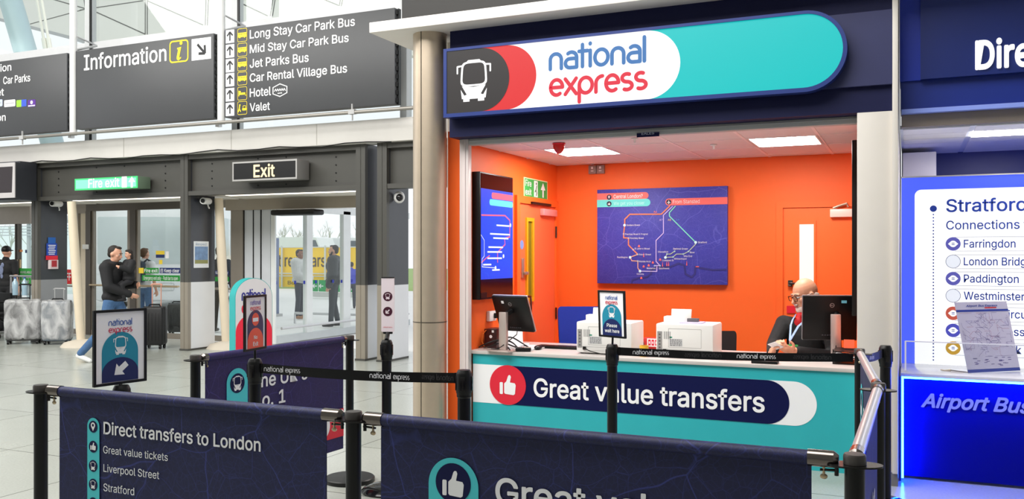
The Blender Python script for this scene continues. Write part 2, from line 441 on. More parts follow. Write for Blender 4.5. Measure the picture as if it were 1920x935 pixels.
# shop ceiling: 0.6 m tiles in a grid
TILE = mat('ceiling_tile', (226, 216, 216), .8, vary=.04, scale=40)
ct = MB(); gx = [-3.42, -3.02, -2.43, -1.83, -1.225, -.655, -.325]; gy = [6.76, 7.385, 8.025, 8.62, 8.84]
for a, b in zip(gx, gx[1:]):
    for c, d in zip(gy, gy[1:]):
        if (a, c) in ((-3.02, 7.385), (-1.225, 7.385)): continue
        ct.box(a + .006, b - .006, c + .006, d - .006, 2.507, 2.525)
ceil = struct('ceiling', ct, TILE, 'suspended tile ceiling of the ticket office')
cg = MB()
for x in gx[1:-1]: cg.box(x - .012, x + .012, 6.76, 8.84, 2.503, 2.512)
for y in gy[1:-1]: cg.box(-3.42, -.325, y - .008, y + .008, 2.5025, 2.512)
cg.build('ceiling_grid', mat('ceiling_grid_white', (238, 226, 226), .5), ceil)
MB().box(-3.45, -.3, 6.76, 8.86, 2.53, 2.56).build('ceiling_deck', GREYP, ceil)
# ------- shop front
sf = sroot('trim_2', 'navy fascia band above the ticket office opening')
MB().box(-3.491, -.105, 6.55, 6.95, 2.537, 2.712).build('lower_band', NAVY, sf)
MB().box(-3.491, -.105, 6.515, 6.95, 2.712, 3.215).build('middle_band', mat('navy_panel_mid', (40, 44, 88), .5, vary=.1), sf)  # middle band in a lighter navy than the bands above and below
MB().box(-3.491, -.105, 6.56, 6.95, 3.215, 3.42).build('upper_band', NAVY, sf)
sh = sroot('trim_3', 'grey roller shutter housing and guide rail round the opening')
b = MB(); b.box(-3.39, -.328, 6.70, 6.775, 2.484, 2.537, .006); b.box(-3.39, -.328, 6.695, 6.70, 2.515, 2.522); b.build('shutter_housing', GREYP, sh)
b = MB(); b.box(-3.476, -3.392, 6.70, 6.764, 0, 2.537, .005); b.box(-3.425, -3.418, 6.692, 6.70, 0, 2.53); b.build('guide_rail', mat('rail_white', (226, 214, 212), .4), sh)
pl = sroot('trim_4', 'off white pillar between the orange and the blue counters')
b = MB(); b.box(-.328, -.105, 6.55, 6.9, .09, 2.537, .004); b.box(-.105, -.069, 6.515, 6.9, .09, 3.6, .003); b.build('panel', OFFW, pl)
MB().box(-.328, -.069, 6.545, 6.9, 0, .09).build('skirting', mat('grey_skirting', (110, 108, 106), .4), pl)
struct('wall_divider', MB().box(-.24, -.069, 6.9, 9.2, 0, 3.6), OFFW, 'partition between the two offices')
# ------- canopy and the black wall above
struct('trim_5', MB().box(-4.131, 3.2, 6.325, 9.3, 3.42, 3.506, .004), mat('canopy_white', (232, 226, 220), .5, vary=.03), 'white canopy slab running over the shop fronts')
struct('wall_upper', MB().box(-3.98, 3.2, 6.6, 9.2, 3.506, 5.4), mat('black_cladding', (26, 24, 22), .5), 'black cladding above the white canopy')
struct('wall_side', MB().box(-3.7, -3.62, 6.9, 9.3, 0, 3.42), OFFW, 'side of the shop unit behind the steel column')

# ================================================================== HALL FACADE, 3.4 m bays on Y = 11.1
DK = mat('dark_frame_paint', (72, 71, 67), .42, vary=.05); DKS = mat('dark_fin_panel', (62, 64, 70), .25, vary=.08)
BEI = mat('beige_flange', (150, 142, 130), .4, .3); LOWW = mat('scuffed_white_panel', (232, 234, 238), .4, vary=.05, scale=3)
fins = [(-14.408, -14.257), (-10.897, -10.737), (-7.485, -7.322), (-7.114, -6.95)]
n = 6
for k, (a, c) in enumerate(fins):
    r = sroot('trim_%d' % n, ['dark column behind the wrapped suitcases', 'dark column with a poster on its side', 'first of the paired dark columns right of the open exit', 'dark column behind the slim bus sign'][k]); n += 1
    top = 3.2
    b = MB(); b.box(a, c, 11.1, 11.17, 1.117, top); b.box(a + (c-a)*.5 - .004, a + (c-a)*.5 + .004, 11.094, 11.1, 1.117, top); b.build('flange', DK, r)
    MB().box(a + .03, c - .002, 11.17, 11.72, 1.117, top).build('side_panel', DKS, r)
    b = MB(); b.box(a, c, 11.1, 11.17, 0.0, 1.117); b.box(a + (c-a)*.5 - .004, a + (c-a)*.5 + .004, 11.094, 11.1, .0, 1.117); b.build('lower_flange', BEI, r)
    MB().box(a + .03, c - .002, 11.17, 11.72, .03, 1.117).build('lower_panel', LOWW if k else mat('lower_grey_panel', (150, 152, 156), .4), r)
    MB().box(a - .01, c + .004, 11.09, 11.72, 0, .03).build('foot_plate', DK, r)
def header(a, c, name, label):
    r = sroot(name, label)
    b = MB(); b.box(a, c, 11.2, 11.3, 2.60, 3.16); b.build('panel', DK, r)
    b = MB(); b.box(a, c, 11.11, 11.3, 3.12, 3.2); b.box(a, c, 11.11, 11.3, 2.53, 2.60); b.build('frame', DK, r)
    d = MB()
    for x in (a + .42, a + 1.35, c - 1.35, c - .42):
        if a < x < c:
            for z in ((2.68, 2.8, 2.92, 3.04) if x in (a + .42, c - .42) else (2.66, 3.08)): d.cyl((x, 11.2, z), (x, 11.193, z), .013, seg=8)
    d.build('bolt_heads', BLK, r)
    return r
header(-17.6, -14.408, 'trim_10', 'dark header beam behind the hanging screen')
header(-14.257, -10.897, 'trim_11', 'dark header beam behind the lit fire exit sign')
header(-10.737, -7.485, 'trim_12', 'dark header beam behind the exit sign')
header(-6.95, -3.9, 'trim_13', 'dark header beam behind the steel column')
BAND = mat('white_band', (226, 223, 218), .5, vary=.03)
bd = sroot('trim_14', 'white band running above the glass doors')
b = MB(); b.box(-26, -4.5, 11.0, 11.34, 3.2, 3.53, .004); b.build('panel', BAND, bd)
b = MB()
for x in (-15.6, -12.05, -9.75, -8.12): b.box(x, x + .012, 10.996, 11.0, 3.21, 3.52)
b.build('joint', mat('joint_grey', (190, 186, 180), .5), bd)
b = MB(); pts = [(-14.4 + .4*i, 10.985, 3.2 + .02*sin(i*1.9) + .01*sin(i*.7)) for i in range(20)]; b.tube(pts, .008, 5); b.build('loose_cable', BLK, bd)
# upper glazing: transom, mullions, glass
ug = sroot('window_1', 'tall glazing above the white band')
GLS = glass_mat('clear_glass', (.97, .99, .98), .05)
b = MB(); b.box(-26, -4.5, 11.2, 11.3, 5.13, 5.27); b.build('transom', mat('transom_grey', (205, 206, 208), .4), ug)
b = MB()
for px_ in (168, 444, 760): x = atY(px_, 30, 11.2).x; b.box(x - .06, x + .05, 11.15, 11.3, 3.53, 9)
for px_ in (-110,): x = atY(px_, 30, 11.2).x; b.box(x - .06, x + .05, 11.15, 11.3, 3.53, 9)
b.build('mullion', mat('mullion_white', (196, 198, 200), .4), ug)
b = MB()
for px_ in (168, 444): x = atY(px_, 30, 11.2).x; b.box(x + .05, x + .085, 11.15, 11.175, 3.53, 9)
b.build('gasket', BLK, ug)
MB().box(-26, -4.5, 11.235, 11.24, 3.53, 9).build('pane', GLS, ug)
# roof shell outside seen through the glazing: inclined white panels with dark seams
rc = sroot('ceiling_canopy', 'white panelled roof shell beyond the upper glazing')
ROOF = mat('roof_panel_white', (222, 222, 214), .6, vary=.02, scale=1)
FR_ = Fr((0, 19, 5.0), (1, 0, 0), (0, .35, .94))
def rp(pts): return [FR_.px(*p) for p in pts]
MB().poly(FR_, rp([(-60, 15), (0, 37), (60, 52), (133, 71), (240, 104), (850, 104), (850, -150), (-60, -150)]), -.12, 0).build('panel', ROOF, rc)
JN = mat('roof_joint', (96, 96, 92), .6)
for i, pts in enumerate([[(272.6, -40), (272.4, 64)], [(276.4, -40), (276.2, 64)], [(277, 2), (381, 47)], [(387, -20), (385, 47)], [(391.6, -20), (389, 47)], [(181, 23), (272, 64)], [(150, 19), (271, 1)], [(100, -1), (158.6, 15.8)], [(158.6, 17.5), (57, 45)], [(36, -10), (51.4, 42)], [(155, -20), (159.7, 14)], [(456, 8), (502, 30)], [(515, -20), (507, 30)], [(519, -20), (511, 30)], [(590, -8), (634, 10)], [(643, -20), (636, 11)], [(647, -20), (640, 11)], [(391, 0), (456, -24)]]):
    MB().stroke(FR_, rp(pts), .035, .004).build('seam', JN, rc, smooth=0)
MB().stroke(FR_, rp([(-60, 15), (0, 37), (60, 52), (133, 71), (240, 104)]), .11, .006).build('edge_beam', mat('edge_beam_grey', (170, 172, 172), .5), rc, smooth=0)
struct('ceiling_hall', MB().box(-30, 6, -4, 11.3, 9.0, 9.2), ROOF, 'white roof high above the concourse')
ADDW = mat('light_block_wall', (205, 205, 202), .7)  # unseen walls added to hold back frontal sky light
struct('wall_light_block_back', MB().box(-30, 6, -4.2, -4, 0, 9), ADDW, 'unseen wall behind the viewpoint, added to cut the frontal light')
struct('wall_light_block_end', MB().box(6, 6.2, -4, 9.3, 0, 9), ADDW, 'unseen wall at the right, added to cut the frontal light')
# slanting steel tree column and tie rods outside
b = MB(); p0 = atD(2, -60, 19.5); p1 = atD(50, 104, 19.5); d_ = (p1 - p0); b.tube([p0, p1, p1 + d_ * 1.05], [.235, .235, .235], 20)
t = thing('tree_column', 'pale blue slanting steel tube behind the upper glass', 'column', (p1.x, p1.y, 0)); b.build('shaft', mat('pale_blue_steel', (176, 198, 206), .4, vary=.03), t)
b = MB()
for o in (0, 9): a_ = atD(66 + o, -20, 20); c_ = atD(85 + o, 92, 20); b.tube([a_, c_], .03, 8); b.tube([a_.lerp(c_, .82), c_], .05, 8)
tag(b.build('tie_rods', mat('rod_white', (244, 240, 230), .4)), 'pair of thin white tie rods beside the slanting blue tube', 'rods')

# ================================================================== ENTRANCE BAYS
SOF = mat('soffit', (214, 208, 196), .5)
for k, (a, c) in enumerate(((-17.6, -14.408), (-14.257, -10.897), (-10.737, -7.485))):
    r = sroot('ceiling_bay_%s' % 'abc'[k], 'vestibule soffit with a strip light')
    MB().box(a, c, 11.31, 12.5, 2.55, 2.6).build('soffit_panel', SOF, r)
    MB().box(a + .5, c - .1, 11.42, 11.56, 2.535, 2.552).build('strip_light', lit('soffit_light', (255, 244, 222), 3.0), r)
BR = mat('bronze_frame', (140, 132, 122), .4, .4); BRD = mat('dark_bronze', (88, 82, 76), .4, .4)
F12 = FY(12.6)
def fpx(F, x0, x1, y0, y1):
    a = F.px(x0, y1); c = F.px(x1, y0); return a[0], c[0], a[1], c[1]
def pxbox(mb, F, x0, x1, y0, y1, d0, d1, bev=0):
    a = fpx(F, x0, x1, y0, y1); mb.fbox(F, a[0], a[1], a[2], a[3], d0, d1, bev); return mb
# fire exit pair
fd = sroot('door_1', 'pair of glazed fire exit doors in bronze frames')
X = lambda px_: F12.px(px_, 500)[0]
b = MB()
b.fbox(F12, X(165), X(341), 2.42, 2.6, -.05, .05); b.fbox(F12, X(165), X(174), 0, 2.42, -.05, .06); b.fbox(F12, X(247), X(258), 0, 2.42, -.05, .05)
b.build('frame', BRD, fd)
b = MB(); b.fbox(F12, X(174), X(341), 0, .1, -.04, .04); b.fbox(F12, X(174), X(178), .1, 2.42, -.03, .03); b.fbox(F12, X(241), X(247), .1, 2.42, -.03, .03); b.fbox(F12, X(258), X(261), .1, 2.42, -.03, .03); b.build('stile', BR, fd)
MB().fbox(F12, X(176), X(342), .1, 2.42, -.006, .0).build('pane', GLS, fd)
b = MB(); z = F12.px(300, 536)[1]; b.tube([F12.p(X(250), z, .1), F12.p(X(341), z, .1)], .02, 10); b.tube([F12.p(X(176), z, .1), F12.p(X(243), z, .1)], .02, 10)
for x in (178, 240, 262, 336): b.cyl(F12.p(X(x), z, .0), F12.p(X(x), z, .1), .015, seg=8)
b.build('push_bar', mat('bar_brass', (190, 170, 140), .3, .8), fd)
def gsign(F, x0, x1, y0, y1, m, txt=None, tm=PRINT, parent=None, nm='notice', cap=.62, d=.01, **k):
    b = MB(); a = fpx(F, x0, x1, y0, y1); b.fbox(F, a[0], a[1], a[2], a[3], d - .004, d); o = b.build(nm, m, parent)
    if txt:
        h = (a[3] - a[2]) * cap; text(txt, F, (a[0]+a[1])/2, (a[2]+a[3])/2 - h*.5, h, tm, o, w=min((a[1]-a[0])*.9, k.pop('w', 9)), align='C', d=d + .002, **k)
    return o
GRN = mat('safety_green', (24, 132, 44), .5); NVY = mat('notice_navy', (24, 44, 100), .5); YEL = mat('notice_yellow', (236, 206, 60), .5)
gsign(F12, 260, 272, 502, 512, YEL, parent=fd); gsign(F12, 270, 298, 502, 512, GRN, 'Fire exit', parent=fd, bold=.01)
gsign(F12, 300, 339, 502, 512, NVY, '(!) Keep clear', parent=fd, bold=.01); gsign(F12, 267, 338, 516, 526, GRN, 'Emergency exit only - Push bar to open', parent=fd)
gsign(F12, 293, 309, 470, 477, YEL, parent=fd); gsign(F12, 293, 309, 477, 483, NVY, parent=fd); gsign(F12, 299, 305, 487, 495, YEL, parent=fd); gsign(F12, 311, 317, 471, 484, PRINT, parent=fd)
b = MB(); z0 = F12.px(160, 462)[1]; b.fbox(F12, X(153), X(165), 0, 2.45, -.1, .02); struct('trim_15', b, CREAM, 'cream jamb panel beside the fire exit doors')
b = MB(); b.fbox(F12, X(163), X(172), z0 - .05, z0 + .04, .06, .11, .005); tag(b.build('door_release', WHITE), 'small white release box on the jamb left of the fire doors', 'switch')
b = MB(); b.fbox(F12, X(124), X(165), 2.38, 2.6, -.05, .05); b.fbox(F12, X(-10), X(60), 2.2, 2.6, -.05, .05); b.fbox(F12, X(341), X(436), 2.42, 2.6, -.05, .05); struct('trim_16', b, BR, 'bronze lintels over the side lights')
# leftmost bay side lights
w2 = sroot('window_2', 'glazed screen at the left edge')
b = MB()
for x in (31, 36): b.fbox(F12, X(x), X(x + 1.6), 0, 2.2, -.04, .04)
b.fbox(F12, X(-20), X(60), 0, .08, -.04, .04); b.build('frame', BRD, w2)
MB().fbox(F12, X(-30), X(60), .08, 2.2, -.004, 0).build('pane', GLS, w2)
GRB = mat('bright_green', (40, 190, 60), .5)
gs = gsign(F12, 30, 62, 503, 533, GRB, parent=w2)
for i, s_ in enumerate(('AVAILABLE', 'PASSENGERS', 'LEAVING')):
    p = F12.px((39, 42, 39)[i], 512 + 8.5 * i); text(s_, F12, p[0], p[1], .045, PRINT, gs, bold=.02, d=.013)
gsign(F12, 30, 40, 486, 502, mat('cream_note', (240, 214, 170), .6), parent=w2); gsign(F12, 48, 51, 468, 474, NVY, parent=w2); gsign(F12, 35, 43, 468, 472, mat('orange_note', (230, 150, 90), .5), parent=w2)
w3 = sroot('window_3', 'glazed strips either side of the slanting cream posts')
b = MB(); b.fbox(F12, X(123), X(153), .0, 2.38, -.004, 0); b.fbox(F12, X(403), X(436), 0, 2.42, -.004, 0); b.build('pane', GLS, w3)
b = MB(); b.fbox(F12, X(123), X(153), .93, .96, -.03, .03); b.fbox(F12, X(400), X(436), .93, .97, -.03, .03); b.fbox(F12, X(400), X(436), 0, .1, -.03, .03); b.fbox(F12, X(120), X(153), 0, .1, -.03, .03); b.fbox(F12, X(147), X(149), .0, 2.4, -.03, .03); b.build('rail', BR, w3)
gsign(F12, 118, 135, 505, 532, mat('sale_red', (214, 26, 34), .5), 'OFF', parent=w3, cap=.5, bold=.02)
gsign(F12, 404, 430, 507, 515, NVY, 'Keep clear', parent=w3); gsign(F12, 404, 430, 519, 527, GRN, parent=w3)
# slanting cream posts on domed plinths
for i, (xa, ya, xb, yb, nm) in enumerate(((134, 378, 152, 622, 'cream slanting post between the dark column and the fire doors'), (410, 372, 424, 640, 'cream slanting post left of the round topped totem'))):
    d_ = 15.3 if i == 0 else 15.0
    p0 = atD(xa, ya, d_); p1 = atD(xb, yb, d_); p1.z = .06
    t = thing('slanting_post', nm, 'post', (p1.x, p1.y, 0), group='slanting cream posts')
    MB().tube([p0, p0.lerp(p1, .45), p1], [.07, .078, .068], 18).build('shaft', CREAM, t)
    MB().lathe((p1.x + .05, p1.y, 0), [(0, .12), (.15, .11), (.3, .07), (.36, 0), (0, 0)], 24).build('plinth', mat('plinth_stone', (206, 196, 180), .6), t)
# open exit
dr = sroot('door_2', 'open sliding exit door with its leaves stacked at the left')
b = MB(); b.fbox(F12, X(437), X(459), 0, 2.47, -.2, .06); b.build('bronze_jamb', BR, dr)
b = MB(); b.fbox(F12, X(459), X(508), 0, 2.36, -.1, .02); b.build('leaf', mat('leaf_grey', (206, 210, 216), .4), dr)
b = MB(); b.fbox(F12, X(476), X(477.5), 0, 2.36, .02, .03); b.fbox(F12, X(490), X(492), 0, 2.36, .02, .03); b.fbox(F12, X(459), X(460), 0, 2.36, .02, .03); b.build('leaf_edge', BLK, dr)
b = MB(); b.fbox(F12, X(430), X(680), 2.36, 2.6, -.1, .1); b.build('lintel', mat('lintel_beige', (158, 148, 134), .45), dr)
b = MB(); a = fpx(FY(12.55), 531, 612, 393, 403); b.box(a[0], a[1], 12.2, 12.5, a[2] - .02, a[3], .03)
tag(b.build('air_curtain', BLK), 'black door sensor bar under the exit lintel', 'sensor')
# lobby side glazing on X = -10.2
GX = FXp(-10.2); lb = sroot('window_4', 'lobby side glazing with a sill and a handrail')
Yx = lambda px_: GX.px(px_, 600)[0]
WF = mat('white_frame', (226, 230, 230), .4)
b = MB()
for a, c in ((505, 513), (573, 584), (642, 655)): b.box(-10.26, -10.17, Yx(a) if a > 505 else 12.62, Yx(c), 0, 2.42)
b.box(-10.26, -10.17, 12.62, 17.2, 2.36, 2.5); b.build('mullion', WF, lb)
MB().box(-10.27, -10.16, 12.62, 17.2, 0, .13).build('sill', mat('sill_grey', (190, 196, 198), .4), lb)
MB().box(-10.215, -10.21, 12.62, 17.2, .13, 2.36).build('pane', GLS, lb)
b = MB(); z = GX.px(580, 608)[1]; b.tube([(-10.08, 12.65, z), (-10.08, 17, z)], .025, 10)
for y in (13, 14.6, 16.4): b.cyl((-10.17, y, z), (-10.08, y, z), .012, seg=8)
b.build('handrail', ALU, lb)
b = MB()
for x, y in ((517, 530), (553, 529), (570, 529), (592, 528), (624, 527), (640, 527), (659, 526)):
    p = GX.px(x, y); b.fbox(GX, p[0] - .028, p[0] + .028, p[1] - .03, p[1] + .03, .004, .007)
b.build('marker_dots', mat('marker_blue', (20, 40, 160), .5), lb)
# ================================================================== TICKET OFFICE FRONT
# steel column
t = thing('steel_column', 'brushed steel cylindrical column at the left of the orange office', 'column', (-3.705, 6.6, 0))
MB().lathe((-3.705, 6.6, 0), [(.142, 0), (.142, 3.42)], 40).build('cladding', STEEL, t)
b = MB(); zb = atY(805, 605, 6.46).z; b.lathe((-3.705, 6.6, 0), [(.1435, zb - .004), (.1435, zb + .004)], 40)
a_ = Vector((-3.705, 6.6, 0)); q = atY(791, 500, 6.47); dv = Vector((q.x + 3.705, q.y - 6.6, 0)).normalized() * .1425
b.tube([a_ + dv, a_ + dv + Vector((0, 0, 3.42))], .004, 6); b.build('seam', mat('seam_dark', (70, 62, 54), .4), t)

# ------------------------------------------------ illuminated sign box
SY = 6.43; FS = FY(SY)
t = thing('shop_sign', 'long illuminated sign box with a bus emblem above the orange office', 'sign', (-1.95, 6.47, 2.68))
xl, xr, zt, zb = -3.484, -.383, 3.245, 2.684
rr_ = (zt - zb) / 2
def pill(x0, x1, z0, z1, n=28):   # square left end, round right end
    r = (z1 - z0) / 2
    return [(x0, z0)] + [(x1 - r + r*sin(pi*k/n), (z0+z1)/2 - r*cos(pi*k/n)) for k in range(n+1)] + [(x0, z1)]
OUT = pill(xl, xr, zb, zt); INN = pill(xl + .03, xr - .028, zb + .03, zt - .022)
MB().poly(FS, OUT, -.084, -.012).build('case', mat('sign_case_blue', (22, 40, 104), .4), t)
MB().ring(FS, OUT, INN, -.012, .0).build('rim', mat('sign_rim_blue', (30, 52, 122), .4), t)
TEALL = lit('sign_teal_lit', (2, 200, 200), .8); WHL = lit('sign_white_lit', (255, 255, 255), 1.0); REDL = lit('sign_red_lit', (224, 40, 44), .85)
MB().poly(FS, INN, -.010).build('teal_face', TEALL, t)
z0, z1 = zb + .03, zt - .022
MB().poly(FS, pill(xl + .03, -1.527, z0, z1), -.008).build('white_face', WHL, t)
MB().poly(FS, pill(xl + .03, -2.663, z0, z1), -.006).build('red_face', REDL, t)
MB().poly(FS, pill(xl + .03, -2.894, z0, z1), -.004).build('black_face', mat('sign_black', (34, 30, 32), .45), t)
p = FS.px(856, 192)
bus_icon(FS, -3.365, 2.80, .315, .335, WHL, t, d=-.002)
SB = lit('sign_blue_lit', (62, 118, 182), .85); SR = lit('sign_logo_red_lit', (226, 44, 66), .85)
brand_logo(FS, -2.545, 3.0, .762, .118, SB, SR, t, d=-.004, gap=1.72, pen=.25)
p = [(1194, 257), (1236, 247)]; FE = FY(6.694)
t = thing('name_plate', 'small navy plate on the grey shutter housing', 'plate', (FE.px(1215, 252)[0], 6.697, 2.5))
a = fpx(FE, 1194, 1236, 247.5, 257.5); MB().fbox(FE, a[0], a[1], a[2], a[3], -.004, .002).build('backing', NAVYI, t)
text('EALES', FE, (a[0]+a[1])/2, a[2] + .017, .02, mat('silver_ink', (190, 196, 214), .5), t, align='C', w=.1, bold=.02, d=.004)

# ------------------------------------------------ counter
FC = FY(6.783)
ct = thing('service_counter', 'teal fronted service counter with a grey top and a large slogan', 'counter', (-1.86, 7.1, 0))
MB().box(-3.39, -.33, 6.783, 6.86, 0.0, .724).build('front_panel', TEAL, ct)
MB().box(-3.415, -.33, 6.765, 7.66, .724, .752, .003).build('worktop', mat('worktop_grey', (196, 190, 186), .35, vary=.04, scale=30), ct)
for x in (-3.38, -1.9, -.36): MB().box(x, x + .03, 6.86, 7.4, 0, .724).build('support', GREYP, ct)
z0, z1 = .314, .637; r = (z1 - z0) / 2
MB().poly(FC, pill(-3.387, -.611, z0, z1), .0, .002).build('white_band', PRINT, ct)
MB().poly(FC, pill(-3.10, -.802, z0, z1), .002, .004).build('navy_band', mat('slogan_navy', (5, 12, 66), .5, spec=.2), ct)
dsc = MB().poly(FC, circ(-3.063, (z0+z1)/2 + .0, .1655), .004, .007).build('red_disc', RED, ct)
thumb_icon(FC, -3.135, .395, .147, .165, PRINT, dsc, d=.009)
text_px('Great value transfers', FC, (1001, 742), (1434, 769), (1001, 709), PRINT, ct, bold=.018, d=.0065)

# ------------------------------------------------ ceiling panels and fittings
LP = lit('ceiling_panel_lit', (255, 250, 244), 34.0)
for k, (x0, x1, nm) in enumerate(((-3.015, -2.437, 'square ceiling light panel nearer the fire exit door'), (-1.219, -.661, 'square ceiling light panel over the seated clerk'))):
    t = thing('ceiling_light', nm, 'light', ((x0+x1)/2, 7.7, 2.505), group='office ceiling lights')
    b = MB(); o = [(x0, 7.392), (x1, 7.392), (x1, 8.018), (x0, 8.018)]; i_ = [(x0+.025, 7.417), (x1-.025, 7.417), (x1-.025, 7.993), (x0+.025, 7.993)]
    FZ = Fr((0, 0, 2.507), (1, 0, 0), (0, -1, 0)); f = lambda P: [(x, -y) for x, y in P]
    b.ring(FZ, f(o), f(i_), -.02, .004); b.build('frame', WHITE, t)
    MB().poly(FZ, f(i_), -.002).build('diffuser', LP, t)
p = atZ(1048, 268, 2.505)
t = thing('fire_sounder', 'red domed alarm sounder under the office ceiling', 'alarm', (p.x, p.y, 2.5))
MB().lathe((p.x, p.y, 2.5), [(.0, 0), (.05, 0), (.05, -.02), (.047, -.04), (.035, -.065), (.015, -.085), (0, -.088)], 24).build('dome', mat('alarm_red', (200, 16, 12), .3), t)
MB().lathe((p.x, p.y, 2.502), [(.055, 0), (.055, -.01), (0, -.01)], 24).build('base', RED, t)
for px_, py_, nm in ((1190, 259, 'small white sprinkler head under the front ceiling tiles'), (1338, 271, 'flat detector disc near the middle of the office ceiling')):
    p = atZ(px_, py_, 2.505)
    MB_ = MB().lathe((p.x, p.y, 2.503), [(.0, 0), (.03, 0), (.028, -.008), (.01, -.012), (.008, -.035), (.018, -.037), (0, -.04)], 16)
    tag(MB_.build('ceiling_fitting', WHITE), nm, 'fitting')

# ------------------------------------------------ left wall: screen, fire exit sign, door
FL = FXp(-3.42)
FT = FXp(-3.345)
t = thing('wall_screen', 'tall black screen showing a blue route map on the left orange wall', 'screen', (-3.38, 7.3, 1.72))
q0 = FT.px(900, 321); q1 = FT.px(959.5, 333.7); q2 = FT.px(900, 562)
y0, y1, zt, zb = q0[0], FT.px(962, 334)[0], q0[1], q2[1]
MB().box(-3.42, -3.346, y0, y1, zb, zt, .004).build('housing', BLK, t)
sc = MB().fbox(FT, y0 + .012, y1 - .012, zb + .015, zt - .012, 0, .002).build('glass', mat('screen_black', (40, 14, 18), .12), t)
d0, d1 = FT.px(900, 352)[1], FT.px(900, 524)[1]
SCR = street_map_mat('screen_map_lit', (24, 60, 190), (60, 96, 220), .3, 3.0, emit=.95, amount=.3)
MB().fbox(FT, y0 + .012, y1 - .012, d1, d0, .002, .003).build('picture', SCR, t)
W1 = lit('screen_white', (240, 246, 255), 1.0); PK = lit('screen_pink', (255, 110, 140), .9); CY = lit('screen_cyan', (110, 236, 250), .9)
def pxs(F, pts): return [F.px(*p) for p in pts]
b = MB(); a = FT.px(921, 372); c = FT.px(958, 365); b.poly(FT, rrect(a[0], y1 - .013, a[1], a[1] + .055, .026), .004); b.build('upper_bar', PK, t)
b = MB(); a = FT.px(917, 384.5); b.poly(FT, rrect(a[0], y1 - .013, a[1], a[1] + .055, .026), .004); b.build('lower_bar', CY, t)
b = MB(); b.stroke(FT, pxs(FT, [(902, 403), (946, 404), (955, 413), (955, 444), (945, 447), (946, 458), (932, 473), (932, 491)]), .013, .005); b.stroke(FT, pxs(FT, [(902, 492), (910, 484), (917, 479)]), .01, .005); b.build('route_line', PK, t)
b = MB(); b.stroke(FT, pxs(FT, [(901, 440), (907, 450), (907, 480), (903, 485), (903, 500), (928, 502)]), .006, .005)
for x, y in ((956, 422), (943, 480), (928, 502)): q = FT.px(x, y); b.poly(FT, circ(q[0], q[1], .018, 14), .006)
for x0, x1, y in ((930, 954, 422), (918, 955, 438), (924, 952, 446), (915, 942, 463), (913, 940, 472), (913, 940, 484), (905, 920, 496), (922, 936, 506)):
    q = FT.px(x0, y); q2 = FT.px(x1, y + .2*(x1-x0)/5); b.fbox(FT, q[0], q2[0], q[1] - .007, q[1] + .007, .005, .006)
b.build('station_names', W1, t)
a = FT.px(899, 560); MB().fbox(FT, y0 + .012, y0 + .13, zb + .014, zb + .06, .003, .004).build('sensor_window', BLK, t)

t = thing('fire_exit_sign', 'green fire exit notice above the left office door', 'sign', (-3.415, 8.245, 2.2))
a = (7.94, 8.552, 2.122, 2.318)
MB().fbox(FL, a[0], a[1], a[2], a[3], .0, .006).build('border', mat('sign_cream', (236, 240, 190), .5), t)
MB().fbox(FL, a[0] + .014, a[1] - .014, a[2] + .01, a[3] - .01, .006, .008).build('panel', mat('exit_green', (52, 168, 76), .5), t)
text('Fire', FL, 7.965, 2.235, .06, PRINT, t, w=.15, bold=.01, d=.010); text('exit', FL, 7.965, 2.15, .06, PRINT, t, w=.15, bold=.01, d=.010)
b = MB(); b.fbox(FL, 8.185, 8.28, 2.14, 2.30, .008, .0095); b.build('doorway', PRINT, t)
b = MB(); b.stroke(FL, [(8.25, 2.25), (8.23, 2.21), (8.25, 2.18), (8.235, 2.155)], .016, .011); b.stroke(FL, [(8.23, 2.21), (8.205, 2.19)], .014, .011); b.poly(FL, circ(8.24, 2.273, .013, 12), .011); b.build('running_figure', mat('exit_dark_green', (30, 96, 48), .5), t)
arrow_icon(FL, 8.42, 2.22, .15, 90, PRINT, t, d=.0105)

GOLD = mat('mustard_frame', (232, 168, 20), .45)
DPK = mat('door_salmon_orange', (255, 112, 66), .5, vary=.03)
r = sroot('door_3', 'orange fire exit door in the left wall with a mustard framed vision panel')
b = MB(); b.fbox(FL, 7.72, 7.79, 0, 2.06, 0, .03); b.fbox(FL, 8.74, 8.80, 0, 2.06, 0, .03); b.fbox(FL, 7.72, 8.80, 2.06, 2.13, 0, .03); b.build('frame', ORG, r)
lf = MB().fbox(FL, 7.795, 8.735, .01, 2.055, 0, .012).build('leaf', DPK, r)
b = MB(); o = [(7.955, 1.105), (8.145, 1.105), (8.145, 1.925), (7.955, 1.925)]; i_ = [(7.99, 1.14), (8.105, 1.14), (8.105, 1.89), (7.99, 1.89)]; b.ring(FL, o, i_, .012, .03); b.build('vision_frame', GOLD, r)
MB().fbox(FL, 7.99, 8.105, 1.14, 1.89, .012, .014).build('vision_pane', mat('dim_glass', (120, 110, 30), .1), r)
b = MB(); b.fbox(FL, 8.33, 8.70, 1.96, 2.03, .012, .06, .008); b.build('closer_body', mat('closer_pink', (240, 170, 170), .35, .3), r)
b = MB(); b.fbox(FL, 8.05, 8.55, 2.06, 2.085, .03, .05); b.build('closer_arm', BLKM, r)
b = MB(); b.tube([FL.p(7.88, 1.16, .012), FL.p(7.88, 1.16, .06), FL.p(7.95, 1.16, .07), FL.p(7.96, 1.1, .07), FL.p(7.96, .95, .07), FL.p(7.9, .92, .02)], .011, 8); b.build('pull_handle', CHR, r)
b = MB(); b.fbox(FL, 7.845, 7.90, 1.34, 1.53, .012, .028, .005); b.fbox(FL, 7.87, 7.96, 1.37, 1.4, .03, .05, .004); b.build('keypad_lock', STEEL, r)
MB().poly(FL, circ(7.87, 1.66, .045, 24), .013).build('blue_disc', mat('mandatory_blue', (120, 150, 214), .5), r)
b = MB()
